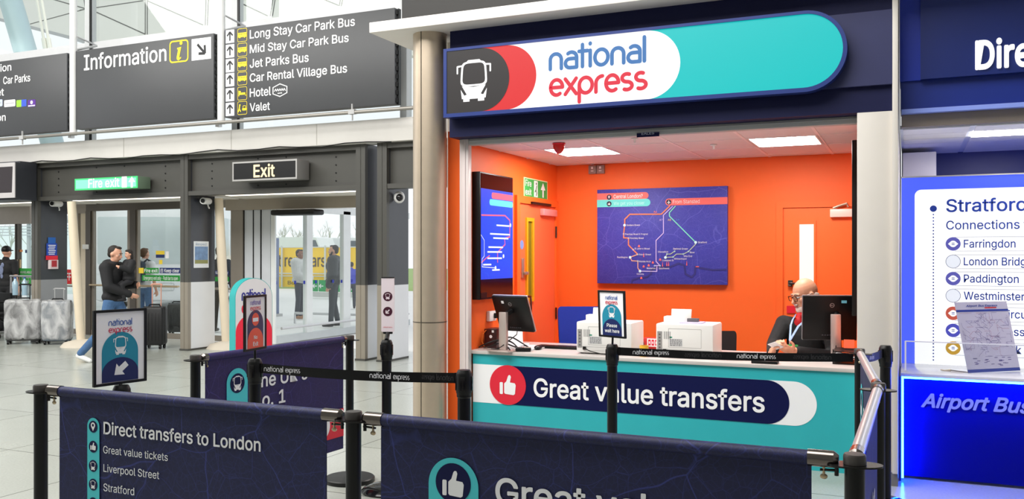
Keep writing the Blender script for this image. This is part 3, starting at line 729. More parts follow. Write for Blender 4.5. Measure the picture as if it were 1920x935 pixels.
for z in (1.8, .95, .3): b.cyl(FL.p(8.738, z - .06, .03), FL.p(8.738, z + .06, .03), .011, seg=8)
b.build('hinge', CHR, r)
# ------------------------------------------------ back wall: map, sockets, door
FB = FY(8.84); FM = FY(8.785)
t = thing('route_map_board', 'large blue route map board on the orange back wall', 'board', (-2.3, 8.81, 1.75))
m0 = FM.px(1119.7, 355.8); m1 = FM.px(1363.5, 534)
MX0, MX1, MZ1, MZ0 = m0[0], FM.px(1363.5, 440)[0], m0[1], m1[1]
MB().box(MX0, MX1, 8.786, 8.838, MZ0, MZ1, .002).build('panel', street_map_mat('map_print', (58, 60, 166), (118, 122, 222), .55, 2.4, amount=.55, coarse=.35), t)
SAL = mat('salmon_print', (244, 112, 106), .5); AQ = mat('aqua_print', (104, 226, 222), .5)
def mp(x, y): return FM.px(x / 4.067 + 1100, y / 4.067 + 330)
def hbar(x0, x1, y0, y1, m, nm, left=True, right=True):
    A = mp(x0, (y0+y1)/2); C = mp(x1, (y0+y1)/2); h = (mp(x0, y0)[1] - mp(x0, y1)[1]) / 2; n=14
    pts = ([(A[0], A[1]-h)] if left else [(A[0]+h - h*sin(pi*k/n), A[1] + h*cos(pi*k/n)) for k in range(n+1)])
    if left: pts = [(A[0], A[1]+h), (A[0], A[1]-h)]
    pts += [(C[0]-h + h*sin(pi*k/n), A[1] - h*cos(pi*k/n)) for k in range(n+1)] if right else [(C[0], A[1]-h), (C[0], A[1]+h)]
    return MB().poly(FM, pts, .002).build(nm, m, t)
b1 = hbar(80, 472, 133, 182, SAL, 'title_bar'); b2 = hbar(80, 486, 182, 238, AQ, 'subtitle_bar'); b3 = hbar(600, 1074, 172, 224, SAL, 'origin_bar', left=False, right=False)
DKI = mat('icon_disc_navy', (20, 20, 60), .5)
for i, (x, y) in enumerate(((172, 161), (172, 211), (627, 198))):
    q = mp(x, y); MB().poly(FM, circ(q[0], q[1], .026, 24), .004).build('icon_disc', DKI, t)
    if i == 0: pin_icon(FM, q[0] - .01, q[1] - .015, .02, .03, PRINT, t, d=.006)
    elif i == 1: thumb_icon(FM, q[0] - .013, q[1] - .013, .026, .026, PRINT, t, d=.006)
    else:
        b = MB(); b.poly(FM, [(q[0] + x_*.018, q[1] + y_*.018) for x_, y_ in ((0,1),(.15,.7),(.15,.25),(1,-.3),(1,-.5),(.15,-.2),(.12,-.7),(.4,-.9),(.4,-1),(-.4,-1),(-.4,-.9),(-.12,-.7),(-.15,-.2),(-1,-.5),(-1,-.3),(-.15,.25),(-.15,.7))], .006); b.build('emblem', PRINT, t, smooth=0)
def mtext(s, x, y, wpx, cap, m, **k):
    q = mp(x, y); e = mp(x + wpx, y); text(s, FM, q[0], q[1], cap, m, t, w=e[0] - q[0], d=.005, **k)
mtext('Central London?', 206, 170, 222, .036, PRINT, bold=.012); mtext('We get you closer', 206, 221, 236, .034, mat('pale_aqua_ink', (190, 250, 246), .5)); mtext('From Stansted', 658, 210, 204, .036, PRINT)
def route(pts, m, nm, w=.011, d=.004):
    MB().stroke(FM, [mp(*p) for p in pts], w, d).build(nm, m, t, smooth=0)
O1 = mat('route_orange', (255, 138, 84), .5); L1 = mat('route_lilac', (206, 190, 246), .5); G1 = mat('route_mint', (128, 226, 200), .5)
route([(634, 228), (570, 290), (330, 291), (291, 330), (291, 372), (283, 440), (283, 470), (320, 472), (320, 525), (388, 594)], O1, 'orange_route')
route([(388, 597), (333, 618), (345, 645), (391, 648), (391, 700), (408, 724)], mat('route_peach', (226, 170, 140), .5), 'peach_route', .009)
route([(655, 230), (586, 298), (586, 434), (530, 490), (530, 650), (560, 682), (520, 682)], L1, 'lilac_route', .008)
route([(408, 724), (536, 726), (536, 690)], L1, 'lilac_branch', .008)
route([(676, 230), (632, 278), (632, 305), (832, 505)], G1, 'mint_route', .010)
route([(832, 505), (830, 520), (776, 575), (740, 594), (685, 594), (660, 616), (602, 620)], mat('route_sage', (176, 196, 170), .5), 'sage_route', .008)
route([(602, 620), (612, 594), (640, 594), (672, 572)], mat('route_sage', (176, 196, 170), .5), 'sage_branch', .008)
b = MB()
for x, y in ((290, 374), (333, 619), (408, 724), (832, 505), (602, 620)): q = mp(x, y); b.poly(FM, circ(q[0], q[1], .014, 16), .007)
b.build('main_stops', mat('stop_pale', (206, 242, 250), .5), t)
b = MB()
for x, y in ((283, 440), (321, 472), (356, 560), (391, 597), (391, 647), (519, 683), (560, 683), (672, 573), (660, 617), (738, 594), (777, 574), (614, 594)): q = mp(x, y); b.ring(FM, circ(q[0], q[1], .0085, 14), circ(q[0], q[1], .005, 14), .007)
b.build('minor_stops', mat('stop_ring', (170, 220, 240), .5), t)
for s, x, y, w in (('Golders Green', 305, 380, 102), ('Finchley Road & Frognal', 294, 449, 174), ('Finchley Road', 332, 479, 102), ("St John's Wood", 366, 559, 115), ('Baker Street', 402, 603, 90), ('Paddington', 234, 624, 80), ('Marble Arch', 400, 656, 88), ('Victoria', 382, 752, 54), ('Waterloo', 458, 708, 68), ('Southwark', 552, 709, 80), ('Liverpool St', 578, 648, 86), ('Shoreditch', 544, 583, 78), ('Bethnal Green', 662, 560, 110), ('Bow', 788, 587, 36), ('Mile End', 742, 616, 62), ('Whitechapel', 668, 636, 96), ('Stratford', 850, 511, 66)):
    mtext(s, x, y, w, .0165, PRINT)
for s, x, y, w, m in (('A6', 512, 280, 24, O1), ('A7', 556, 341, 22, L1), ('A8', 620, 341, 24, mat('route_gold', (220, 200, 110), .5)), ('A9', 682, 341, 24, mat('route_blue', (70, 130, 210), .5))): mtext(s, x, y, w, .02, m)
# small red landmark symbols
for x, y in ((400, 533), (436, 688), (474, 680), (506, 658), (562, 636), (418, 776)): q = mp(x, y); MB().poly(FM, [(q[0]-.012, q[1]-.01), (q[0]+.012, q[1]-.01), (q[0]+.008, q[1]+.006), (q[0], q[1]+.014), (q[0]-.008, q[1]+.006)], .006).build('landmark_symbol', SAL, t)
for x, y in ((580, 672), (764, 664), (436, 600), (612, 668), (626, 668)): q = mp(x, y); MB().poly(FM, [(q[0]-.005, q[1]-.022), (q[0]+.005, q[1]-.022), (q[0]+.001, q[1]+.022), (q[0]-.001, q[1]+.022)], .006).build('landmark_symbol', SAL, t)
q = mp(845, 690); MB().fbox(FM, q[0]-.016, q[0]+.016, q[1]-.004, q[1]+.004, .005, .006).build('landmark_symbol', SAL, t)
MB().stroke(FM, [mp(*p) for p in ((345, 810), (350, 790), (400, 775), (460, 768), (490, 745), (495, 715), (540, 690), (640, 690), (700, 665), (745, 680), (755, 745), (800, 770), (825, 745), (830, 690), (870, 700), (960, 715), (1060, 712))], .018, .0025).build('river', mat('map_river', (46, 46, 124), .5), t, smooth=0)
t = thing('socket_box', 'pair of grey switch boxes high on the orange back wall', 'switch', (-2.95, 8.82, 2.45))
b = MB(); b.box(-3.055, -2.972, 8.80, 8.84, 2.405, 2.494, .004); b.box(-2.966, -2.885, 8.80, 8.84, 2.405, 2.494, .004); b.build('case', mat('switch_grey', (150, 130, 124), .4), t)
b = MB()
for x in (-3.013, -2.925): b.box(x - .014, x + .014, 8.795, 8.80, 2.43, 2.438); b.box(x - .01, x + .01, 8.795, 8.80, 2.455, 2.478)
b.build('rocker', PRINT, t)
r = sroot('door_4', 'orange door at the right of the back wall with a bright vision panel')
x0 = FB.px(1470, 450)[0]
b = MB(); b.box(x0 - .07, x0 - .008, 8.815, 8.839, 0, 2.01); b.box(x0 - .07, -.33, 8.815, 8.839, 2.01, 2.07); b.build('frame', ORG, r)
MB().box(x0, -.33, 8.828, 8.84, 0, 2.003).build('leaf', mat('door_orange', (255, 114, 42), .5, vary=.03), r)
a = fpx(FY(8.827), 1499, 1526, 420, 540); MB().box(a[0], a[1], 8.822, 8.829, a[2], a[3]).build('vision_pane', lit('lit_corridor_glass', (255, 252, 240), .95), r)
b = MB(); FG = FY(8.822); o = [(a[0]-.025, a[2]-.02), (a[1]+.02, a[2]-.02), (a[1]+.02, a[3]+.035), (a[0]-.025, a[3]+.035)]; i_ = [(a[0], a[2]), (a[1], a[2]), (a[1], a[3]), (a[0], a[3])]; b.ring(FG, o, i_, -.006, .006); b.build('vision_frame', mat('door_orange', (255, 114, 42)), r)
a = fpx(FY(8.77), 1556, 1600, 391, 407); MB().box(a[0], a[1] + .12, 8.77, 8.828, a[2], a[3], .006).build('closer_body', mat('closer_white', (244, 226, 214), .35), r)
b = MB(); q = [FY(8.79).px(*p) for p in ((1562, 390), (1572, 386), (1588, 381), (1590, 388))]; b.tube([(x, 8.79, z) for x, z in q], .011, 8); b.build('closer_arm', STEEL, r)
q = FY(8.80).px(1480, 531); b = MB(); b.box(q[0] - .012, q[0] + .03, 8.79, 8.828, q[1] - .03, q[1] + .03, .004); b.tube([(q[0], 8.79, q[1]), (q[0] + .06, 8.775, q[1])], .01, 8); b.build('handle', CHR, r)
b = MB(); q = FY(8.81).px(1481, 577); b.fbox(FY(8.825), q[0] - .03, q[0] + .05, q[1] - .05, q[1] + .02, 0, .01); tag(b.build('red_notice', RED), 'small red notice on the door behind the clerk', 'notice')
# right wall screen seen edge on
b = MB(); b.box(-.397, -.33, 7.2, 8.35, 1.10, 2.43, .006); t = tag(b.build('side_screen', BLK), 'black screen seen edge on at the right end of the office', 'screen')
# ------------------------------------------------ blue neighbouring booth
BLUE = mat('royal_blue_panel', (14, 40, 128), .4); BLUED = mat('deep_blue_panel', (8, 32, 104), .4)
YB = 6.724; FQ = FY(YB)
r = sroot('trim_20', 'blue fascia over the neighbouring counter')
MB().box(-.055, 3, YB + .02, YB + .3, 2.56, 2.76).build('lower_band', BLUE, r)
MB().box(-.06, .07, YB + .0, YB + .3, 2.76, 3.42).build('end_panel', mat('bright_blue_panel', (16, 48, 168), .4), r)
MB().box(.07, 3, YB - .03, YB + .3, 2.76, 3.42).build('sign_panel', BLUED, r)
MB().box(-.05, 3, YB - .01, YB + .05, 2.535, 2.565).build('edge_strip', mat('pale_blue_edge', (140, 160, 240), .4), r)
MB().box(-.05, 3, YB + .06, YB + .12, 2.45, 2.535).build('shutter_housing', mat('booth_housing', (150, 138, 130), .35, .4), r)
text_px('Direct', FY(YB - .03), (1828, 130), (1990, 121), (1828, 79), WHL, r, bold=.03, d=.012, thick=.02)
# booth interior
r = sroot('ceiling_booth', 'tiled ceiling of the blue booth'); b = MB()
gx = [-.06, .40, 1.0, 1.6]; gy = [6.85, 7.15, 7.45, 7.75, 8.6]
for a_, c_ in zip(gx, gx[1:]):
    for e, f in zip(gy, gy[1:]):
        if a_ == .40 and e == 7.15: continue
        b.box(a_ + .02, c_ - .02, e + .006, f - .006, 2.44, 2.45)
b.build('tiles', mat('booth_tile', (236, 234, 240), .7), r)
MB().box(-.06, 3, 6.85, 8.6, 2.445, 2.47).build('grid', mat('booth_grid', (220, 224, 236), .5), r)
t = thing('booth_ceiling_light', 'rectangular ceiling light over the blue booth', 'light', (.7, 7.3, 2.44)); MB().box(.42, .98, 7.16, 7.44, 2.436, 2.444).build('diffuser', LP, t)
struct('wall_booth', MB().box(-.06, 3, 8.55, 8.65, 0, 2.5), BLUED, 'dark blue wall behind the lit destination panel')
MB_ = MB().box(-.05, .20, 8.0, 8.54, 2.12, 2.4, .005); tag(MB_.build('wall_cabinet', OFFW), 'beige box high at the left of the booth', 'box')
# lit destination panel
PY = 7.35; FP = FY(PY)
t = thing('destination_panel', 'backlit white destination list with a glowing blue border', 'sign', (.5, PY + .03, .73))
MB().box(-.054, 2.2, PY, PY + .06, .745, 2.142).build('lightbox', lit('panel_blue_lit', (72, 96, 250), 1.0), t)
MB().box(-.058, 2.2, PY - .004, PY + .064, 2.142, 2.152).build('top_trim', ALU, t)
q = FP.px(1715, 356); MB().poly(FP, rrect(q[0], 2.1, .70, q[1], .045), .003).build('list_face', lit('panel_white_lit', (255, 255, 255), 1.02), t)
IB = mat('panel_ink_blue', (26, 62, 170), .5); IN = mat('panel_ink_navy', (40, 62, 130), .5)
text_px('Stratford', FP, (1774, 397), (1925, 394), (1774, 374), IB, t, bold=.016, d=.006); text_px('Connections from', FP, (1774, 430), (1972, 427), (1774, 414), IB, t, bold=.008, d=.006)
b = MB(); q = FP.px(1750, 391); b.poly(FP, circ(q[0], q[1], .024, 20), .006); b.build('dot', IB, t)
b = MB()
for k in range(46): q = FP.px(1750, 402 + k * 6.05); b.poly(FP, circ(q[0], q[1], .0055, 8), .006)
b.build('dotted_line', IB, t)
rows = [('Farringdon', 457, 1904, (112, 110, 214)), ('London Bridge', 490, 1935, None), ('Paddington', 522, 1910, (112, 110, 214)), ('Westminster', 554, 1921, None), ('Oxford Circus', 587, 1935, (236, 104, 80)), ('Kings Cross', 619, 1921, (92, 94, 220)), ('Green Park', 652, 1915, (242, 186, 44))]
for s, y, xe, c in rows:
    q = FP.px(1787, y); R = .05
    ic = MB().poly(FP, circ(q[0], q[1], R, 30), .005).build('line_badge', lit('badge_%s' % (s.lower().replace(' ', '_')), c or (236, 240, 250), .55 if c else .9), t)
    if c:
        b = MB(); b.poly(FP, [(q[0] - .034, q[1])] + _arc(q[0], q[1], .024, 145, 35, 8) + [(q[0] + .034, q[1])] + _arc(q[0], q[1], .024, -35, -145, 8), .007); b.build('eye_mark', WHL, ic)
        b = MB(); b.fbox(FP, q[0] - .01, q[0] + .01, q[1] + .003, q[1] + .008, .008, .009); b.fbox(FP, q[0] - .01, q[0] + .01, q[1] - .008, q[1] - .003, .008, .009); b.build('eye_bars', IB, ic)
    else: MB().ring(FP, circ(q[0], q[1], R, 30), circ(q[0], q[1], R - .003, 30), .007).build('badge_ring', IN, ic)
    text_px(s, FP, (1807, y + 7), (xe, y + 5), (1807, y - 7.5), IB, t, bold=.009, d=.006)
    b = MB()
    for zz in (-.052, .05): b.fbox(FP, q[0] + .01, 1.0, q[1] + zz - .001, q[1] + zz + .001, .004, .005)
    b.build('row_lines', IN, t)
# booth counter with edge lighting
t = thing('booth_counter', 'glowing blue counter front with white raised lettering', 'counter', (.6, 6.9, 0))
MB().box(-.055, 2.5, YB - .005, PY - .01, .722, .746, .003).build('worktop', mat('booth_worktop', (206, 206, 216), .12, vary=.02), t)
MB().box(-.05, 2.5, YB + .085, YB + .115, .02, .722).build('front_panel', mat('ultramarine_panel', (0, 6, 118), .5, vary=.03, spec=.1), t)
MB().box(-.064, -.052, YB - .008, PY - .02, 0, .722).build('end_panel', mat('end_panel_blue', (20, 40, 140), .4), t)
LED = mat('led_strip_lit', (90, 190, 255), .4, emit=115.0, ecol=(16, 70, 255), vary=0)
b = MB(); b.box(-.05, -.036, YB + .0, YB + .014, .02, .722); b.box(-.036, 2.5, YB + .0, YB + .014, .709, .722); b.build('led_strip', LED, t)
text_px('Airport Bus Express', FQ, (1727, 765), (2110, 806), (1740, 741), lit('raised_lettering_lit', (150, 160, 250), .5), t, shear=.3, bold=.03, d=-.078)
# clear acrylic screen on the counter
AC = glass_mat('acrylic', (.98, .99, 1), .06); p0 = atZ(1697, 694, .746)
b = MB(); za = atY(1697, 639, p0.y).z
b.fbox(FY(p0.y), p0.x, 2.2, .746, za, -.004, .004)
t = thing('acrylic_screen', 'low clear acrylic guard standing on the blue counter', 'screen', (p0.x, p0.y, .746)); b.build('sheet', AC, t)
b = MB(); b.fbox(FY(p0.y), p0.x, 2.2, za - .004, za + .003, -.005, .006); b.fbox(FY(p0.y), p0.x - .003, p0.x + .008, .746, za, -.005, .006); b.build('glowing_edge', lit('acrylic_edge_glow', (238, 236, 255), .55), t)  # edge brightness put in as glow; the acrylic is no lamp
# leaflet standing on counter
pa = atZ(1815, 699, .748); pb = atZ(1913, 694, .748)
FLf = None
d1 = ray(1815, 699); 
pa = Vector((pa.x, pa.y, .748)); pb2 = Vector((pb.x, pb.y, .748))
u = (pb2 - pa); u.z = 0; wd = u.length; u.normalize(); back = Vector((-u.y, u.x, 0)); up = (Vector((0, 0, 1)) * .97 + back * .16 - u * .10).normalized()
v = (up - u * up.dot(u)).normalized()
t = thing('map_leaflet', 'folded route leaflet propped upright on the blue counter', 'leaflet', tuple(pa.lerp(pb2, .5)))
sk = up.dot(u) / up.dot(v)
FLf = Fr(pa, u, v); hh = .49
def lp(x, y): return (x * wd + y * hh * sk * .8, y * hh)
MB().poly(FLf, [lp(0, 0), lp(1, 0), lp(1, 1), lp(0, 1)], -.002, 0).build('sheet', mat('leaflet_paper', (206, 200, 226), .55, vary=.08), t)
MB().poly(FLf, [lp(0, 0), lp(1, 0), lp(1, .045), lp(0, .045)], .001).build('foot_band', mat('leaflet_blue', (24, 52, 160), .5), t)
MB().poly(FLf, [lp(0, .86), lp(1, .86), lp(1, .89), lp(0, .89)], .001).build('title_rule', mat('leaflet_blue', (24, 52, 160), .5), t)
q = lp(.2, .93); text('Airport Bus Express', FLf, q[0], q[1], .014, mat('leaflet_blue', (24, 52, 160), .5), t, w=wd * .6, shear=.25, bold=.02)
MB().poly(FLf, [lp(.55, .905), lp(.78, .905), lp(.78, .922), lp(.55, .922)], .001).build('red_tab', RED, t)
rnd = random.Random(3); 
for nm, m, k in (('map_lines', mat('leaflet_ink', (104, 92, 160), .5), 60), ('red_map_lines', mat('leaflet_ink_red', (180, 110, 150), .5), 14)):
    b = MB()
    for i in range(k):
        x, y = rnd.gauss(.52, .22), rnd.gauss(.55, .16); pts = [(x, y)]
        for j in range(3):
            a_ = rnd.choice((0, pi/4, pi/2, 3*pi/4, pi, -pi/4)); l = rnd.uniform(.03, .16); pts.append((pts[-1][0] + l*cos(a_), pts[-1][1] + l*.7*sin(a_)))
        pts = [(min(.95, max(.05, p)), min(.84, max(.22, q_))) for p, q_ in pts]
        b.stroke(FLf, [lp(*p) for p in pts], .0014, .0012, cap=False)
    for i in range(24 if k == 60 else 0): x, y = rnd.uniform(.06, .9), rnd.uniform(.08, .2); b.poly(FLf, [lp(x, y), lp(x + .06, y), lp(x + .06, y + .008), lp(x, y + .008)], .0012)
    b.build(nm, m, t, smooth=0)
p = atZ(1772, 695, .747); p2 = atZ(1815, 700, .747)
t = thing('pen', 'silver pen lying on the blue counter beside the leaflet', 'pen', tuple(p)); b = MB(); b.tube([p + Vector((-.03, 0, .008)), p, p + Vector((.035, 0, .007))], [.003, .0085, .0085], 10); b.build('barrel', STEEL, t); MB().tube([p + Vector((.035, 0, .007)), p2 + Vector((.0, 0, .008))], [.004, .003], 8).build('chain', CHR, t)
# ================================================================== QUEUE BARRIERS
FAB = street_map_mat('navy_banner_cloth', (20, 24, 66), (70, 80, 170), .62, 2.3, amount=.42, coarse=.3)
FABP = street_map_mat('purple_tint_banner_cloth', (34, 22, 80), (84, 70, 160), .62, 2.6, amount=.4, coarse=.3)  # same navy cloth, a purple tint of light put into its colour
FABB = street_map_mat('blue_lit_banner_cloth', (18, 26, 110), (70, 90, 200), .55, 2.6, amount=.4, coarse=.3)  # same navy cloth, the blue light falling on it put into the colour
HARD = mat('post_collar_metal', (52, 50, 50), .22, .8)
def banner_post(x, y, ang, label):
    t = thing('barrier_post', label, 'post', (x, y, 0), group='banner barrier posts')
    MB().lathe((x, y, 0), [(0, 0), (.17, 0), (.172, .006), (.172, .026), (.165, .032), (.03, .035), (0, .035)], 48).build('base', BLKM, t)
    MB().lathe((x, y, 0), [(.0275, .03), (.0275, .975)], 28).build('pole', BLKM, t)
    MB().lathe((x, y, 0), [(.0275, .975), (.031, .978), (.031, 1.0), (.028, 1.006), (0, 1.007)], 28).build('cap', mat('post_cap', (66, 62, 60), .4, .2), t)
    F = Fr((x, y, .972), (cos(ang), sin(ang), 0), (-sin(ang), cos(ang), 0)); n = 48
    out = [((.075*abs(cos(2*pi*k/n))**.8*(1 if cos(2*pi*k/n) >= 0 else -1)), .042*sin(2*pi*k/n)) for k in range(n)]
    b = MB(); b.ring(F, out, circ(0, 0, .0275, n), 0, .005); b.build('eyelet_plate', HARD, t)
    return t
P1 = Vector((-3.395, 2.66)); P2 = Vector((-1.803, 2.66)); P3 = Vector((-.139, 2.66))
R1 = Vector((-.123, 4.177)); R2 = Vector((-.27, 5.66)); L1_ = Vector((-3.62, 3.80)); L2_ = Vector((-3.53, 5.161))
banner_post(P1.x, P1.y, 0, 'front left banner post, left end of the London transfers banner')
banner_post(P2.x, P2.y, 0, 'front middle banner post joining the two nearest banners')
banner_post(P3.x, P3.y, .25, 'front right banner post nearest the camera')
banner_post(R1.x, R1.y, 0, 'banner post by the off white pillar where two right banners meet')
banner_post(R2.x, R2.y, 0, 'far right banner post close to the teal counter')
banner_post(L1_.x, L1_.y, 0, 'banner post at the near end of the left back banner')
banner_post(L2_.x, L2_.y, 0, 'banner post at the far end of the left back banner')
def banner(A, B, fab, label, tube_m=None, gap=.115, bot=.24):
    d = (B - A).normalized(); A2 = A + d * gap; B2 = B - d * gap; mid = (A2 + B2) / 2
    t = thing('queue_banner', label, 'banner', (mid.x, mid.y, 0), group='queue barrier banners')
    V3 = lambda p, z: Vector((p.x, p.y, z))
    zc = .985
    MB().tube([V3(A2, zc), V3(B2, zc)], .021, 20).build('top_sleeve', tube_m or fab, t)
    nrm = Vector((d.y, -d.x)); rows = []; N = 48
    def wob(s_, z): return .0016 * sin(9*s_ + 3*z) * (zc - z) / .7
    for side in (1, -1):
        rows = []
        for j in range(14):
            z = zc - (zc - bot) * j / 13
            rows.append([V3(A2 + (B2 - A2) * (i / N) + nrm * (wob(i / N, z) + side * .0012), z) for i in range(N + 1)])
        if side == 1: sh_ = MB().sheet(rows)
        else: sh_.sheet(rows)
    sh_.build('cloth', fab, t)
    for p, s_ in ((A, 1), (B, -1)):
        q0 = p + d * s_ * .042; q1 = p + d * s_ * (gap + .01)
        b = MB(); b.tube([V3(q0, zc), V3(p + d * s_ * .055, zc), V3(q1, zc)], [.014, .024, .024], 18)
        c = b.build('end_clamp', CHR, t)
        b = MB(); b.tube([V3(q0 + d*s_*.006, zc), V3(q0 + d*s_*.006, zc - .045)], .006, 8); b.tube([V3(q0, zc - .03), V3(q0 + d*s_*.05, zc - .032)], .004, 8); b.build('hook', HARD, c)
        b = MB(); m = q0 + d * s_ * .04; b.tube([V3(m, zc - .02), V3(m, zc - .045)], .004, 8); b.ell(V3(m, zc - .05), (.011, .006, .008), seg=10); b.build('thumb_screw', mat('screw_brass', (190, 170, 140), .3, .9), c)
    F = Fr((A.x, A.y, 0), (d.x, d.y, 0), (0, 0, 1)); F.o = F.o + F.n * .005
    return t, F
# --- front left banner: Direct transfers to London
t, F = banner(P1, P2, FAB, 'front left navy banner printed Direct transfers to London')
u = lambda x, y=830: F.px(x, y)
c0 = F.px(175, 800)
MB().poly(F, arch(c0[0] - .0345, c0[0] + .0345, .24, F.px(175, 783)[1]), .0).build('teal_strip', TEALI, t)
for i, (y, kind) in enumerate(((799.5, 'pin'), (837, 'thumb'), (873, 'bus'), (908, 'bus'), (943, 'bus'))):
    q = F.px(175.2, y); dsc = MB().poly(F, circ(c0[0], q[1], .0245, 32), .001).build('icon_disc', NAVYI, t)
    if kind == 'pin': pin_icon(F, c0[0] - .012, q[1] - .018, .024, .036, PRINT, dsc, .002)
    if kind == 'thumb': thumb_icon(F, c0[0] - .015, q[1] - .014, .031, .031, PRINT, dsc, .002)
    if kind == 'bus': bus_icon(F, c0[0] - .0155, q[1] - .017, .031, .034, PRINT, dsc, .002)
text_px('Direct transfers to London', F, (194.6, 812.7), (489, 851.9), (194.6, 790.5), PRINT, t, bold=.017, d=.001)
text_px('Great value tickets', F, (194, 848.8), (315, 865.8), (194, 835.0), PRINT, t, bold=.002, d=.001)
text_px('Liverpool Street', F, (194.4, 883.5), (298.8, 899.2), (194.4, 869.5), PRINT, t, bold=.002, d=.001)
text_px('Stratford', F, (194.4, 919.6), (252, 927.7), (194.4, 905.5), PRINT, t, bold=.002, d=.001)
# --- front right banner: Great value
t, F = banner(P2, P3, FAB, 'front right navy banner with a thumbs up badge, nearest the camera')
a = F.px(803.7, 905)[0]; c = F.px(897, 905)[0]; ctr = F.px(849.7, 905)
MB().poly(F, arch(a, c, .24, F.px(850, 858)[1]), .0).build('teal_strip', TEALI, t)
dsc = MB().poly(F, circ((a+c)/2, ctr[1], (c-a)*.353, 40), .001).build('icon_disc', NAVYI, t)
q0 = F.px(830, 928); q1 = F.px(870, 884); thumb_icon(F, q0[0], q0[1], q1[0]-q0[0], q1[1]-q0[1], PRINT, dsc, .002)
text_px('Great value', F, (929, 943), (1304, 990), (929, 895), PRINT, t, bold=.018, d=.001)
q = F.px(929, 943); text('transfers', F, q[0], q[1] - .115, .055, PRINT, t, bold=.018, d=.001)
# --- left back banner
t, F = banner(L1_, L2_, FABP, 'left back purple tinted navy banner with a bus badge and a red band', None, .07)
a = F.px(425, 740)[0]; c = F.px(464.5, 740)[0]; ctr = F.px(444.5, 718)
MB().poly(F, arch(a, c, .24, F.px(444.5, 690)[1]), .0).build('teal_strip', TEALI, t)
dsc = MB().poly(F, circ((a+c)/2, ctr[1], (c-a)*.345, 36), .001).build('icon_disc', NAVYI, t)
w_ = (c-a)*.46; bus_icon(F, (a+c)/2 - w_/2, ctr[1] - w_*.56, w_, w_*1.12, PRINT, dsc, .002)
text_px("The UK's", F, (472, 728.5), (576, 707), (472, 703.5), PRINT, t, bold=.018, d=.001)
text_px('No. 1', F, (472, 766), (535, 757), (472, 741), PRINT, t, bold=.018, d=.001)
zt_, zb_ = .517, .327; xe = (L2_ - L1_).length - .072; xs_ = F.px(596, 790)[0]
b = MB(); b.poly(F, [(xs_, zb_), (xe, zb_), (xe, zt_), (xs_, zt_)], .0); b.build('red_band', RED, t)
b = MB(); b.poly(F, circ(F.px(603, 795)[0], (zt_+zb_)/2, .085, 36), .001); b.build('white_disc', PRINT, t)
# --- right banners
t, F = banner(P3, R1, FABB, 'right side banner seen almost edge on, next to the nearest post', ALU)
MB().poly(F, arch(.14, .26, .24, .80), .0).build('teal_strip', TEALI, t)
text('Great value', F, .34, .60, .085, PRINT, t, w=.72, bold=.018, d=.001); text('transfers', F, .34, .45, .085, PRINT, t, w=.6, bold=.018, d=.001)
t, F = banner(R1, R2, FAB, 'right side banner facing the queue, beside the teal counter', ALU)
G = Fr((R2.x, R2.y, 0), -F.u, (0, 0, 1)); G.o = G.o + G.n * .005
MB().poly(G, arch(.2, .42, .24, .84), .0).build('teal_strip', TEALI, t)
dsc = MB().poly(G, circ(.31, .71, .08, 32), .001).build('icon_disc', NAVYI, t); thumb_icon(G, .265, .665, .09, .09, PRINT, dsc, .002)
text('Great value', G, .5, .655, .085, PRINT, t, w=.66, bold=.018, d=.001); text('transfers', G, .5, .50, .085, PRINT, t, w=.56, bold=.018, d=.001)

# ------------------------------------------------ belt posts
def belt_post(x, y, label, h=1.0, dome=True):
    t = thing('belt_post', label, 'post', (x, y, 0), group='retractable belt posts')
    MB().lathe((x, y, 0), [(0, 0), (.165, 0), (.168, .012), (.15, .03), (.09, .052), (.034, .062), (0, .062)], 44).build('base', mat('gloss_black_base', (22, 22, 24), .12, .3), t)
    MB().lathe((x, y, 0), [(.032, .055), (.032, h - .12)], 28).build('pole', BLKM, t)
    b = MB(); b.lathe((x, y, 0), [(.032, h - .135), (.036, h - .13), (.036, h - .115), (.039, h - .11), (.039, h - .02), (.036, h - .012), (.03, h), (0, h + .002)], 28).build('belt_head', BLK, t)
    for k in range(4):
        a_ = pi/2*k + .3; b = MB(); M = Matrix.Translation((x, y, h - .065)) @ Matrix.Rotation(a_, 4, 'Z'); b.mbox(M, .036, .042, -.012, .012, -.035, .035, .002); b.build('belt_slot', HARD, t)
    return t
B0 = Vector((-3.235, 3.836)); B1 = Vector((-3.152, 5.034)); B2 = Vector((-1.986, 3.877)); B3 = Vector((-1.706, 5.371)); B4 = Vector((-.135, 5.99))
A0 = atD(228, 735, 4.08)
belt_post(B0.x, B0.y, 'belt post under the orange No Exit sign')
belt_post(B1.x, B1.y, 'belt post under the slim white bus sign')
belt_post(B2.x, B2.y, 'belt post in front of the red strip at the left of the counter')
belt_post(B3.x, B3.y, 'belt post under the please wait here sign')
belt_post(B4.x, B4.y, 'belt post in front of the off white pillar')
belt_post(A0.x, A0.y, 'belt post under the framed white arrow sign, behind the front left banner', h=.965)
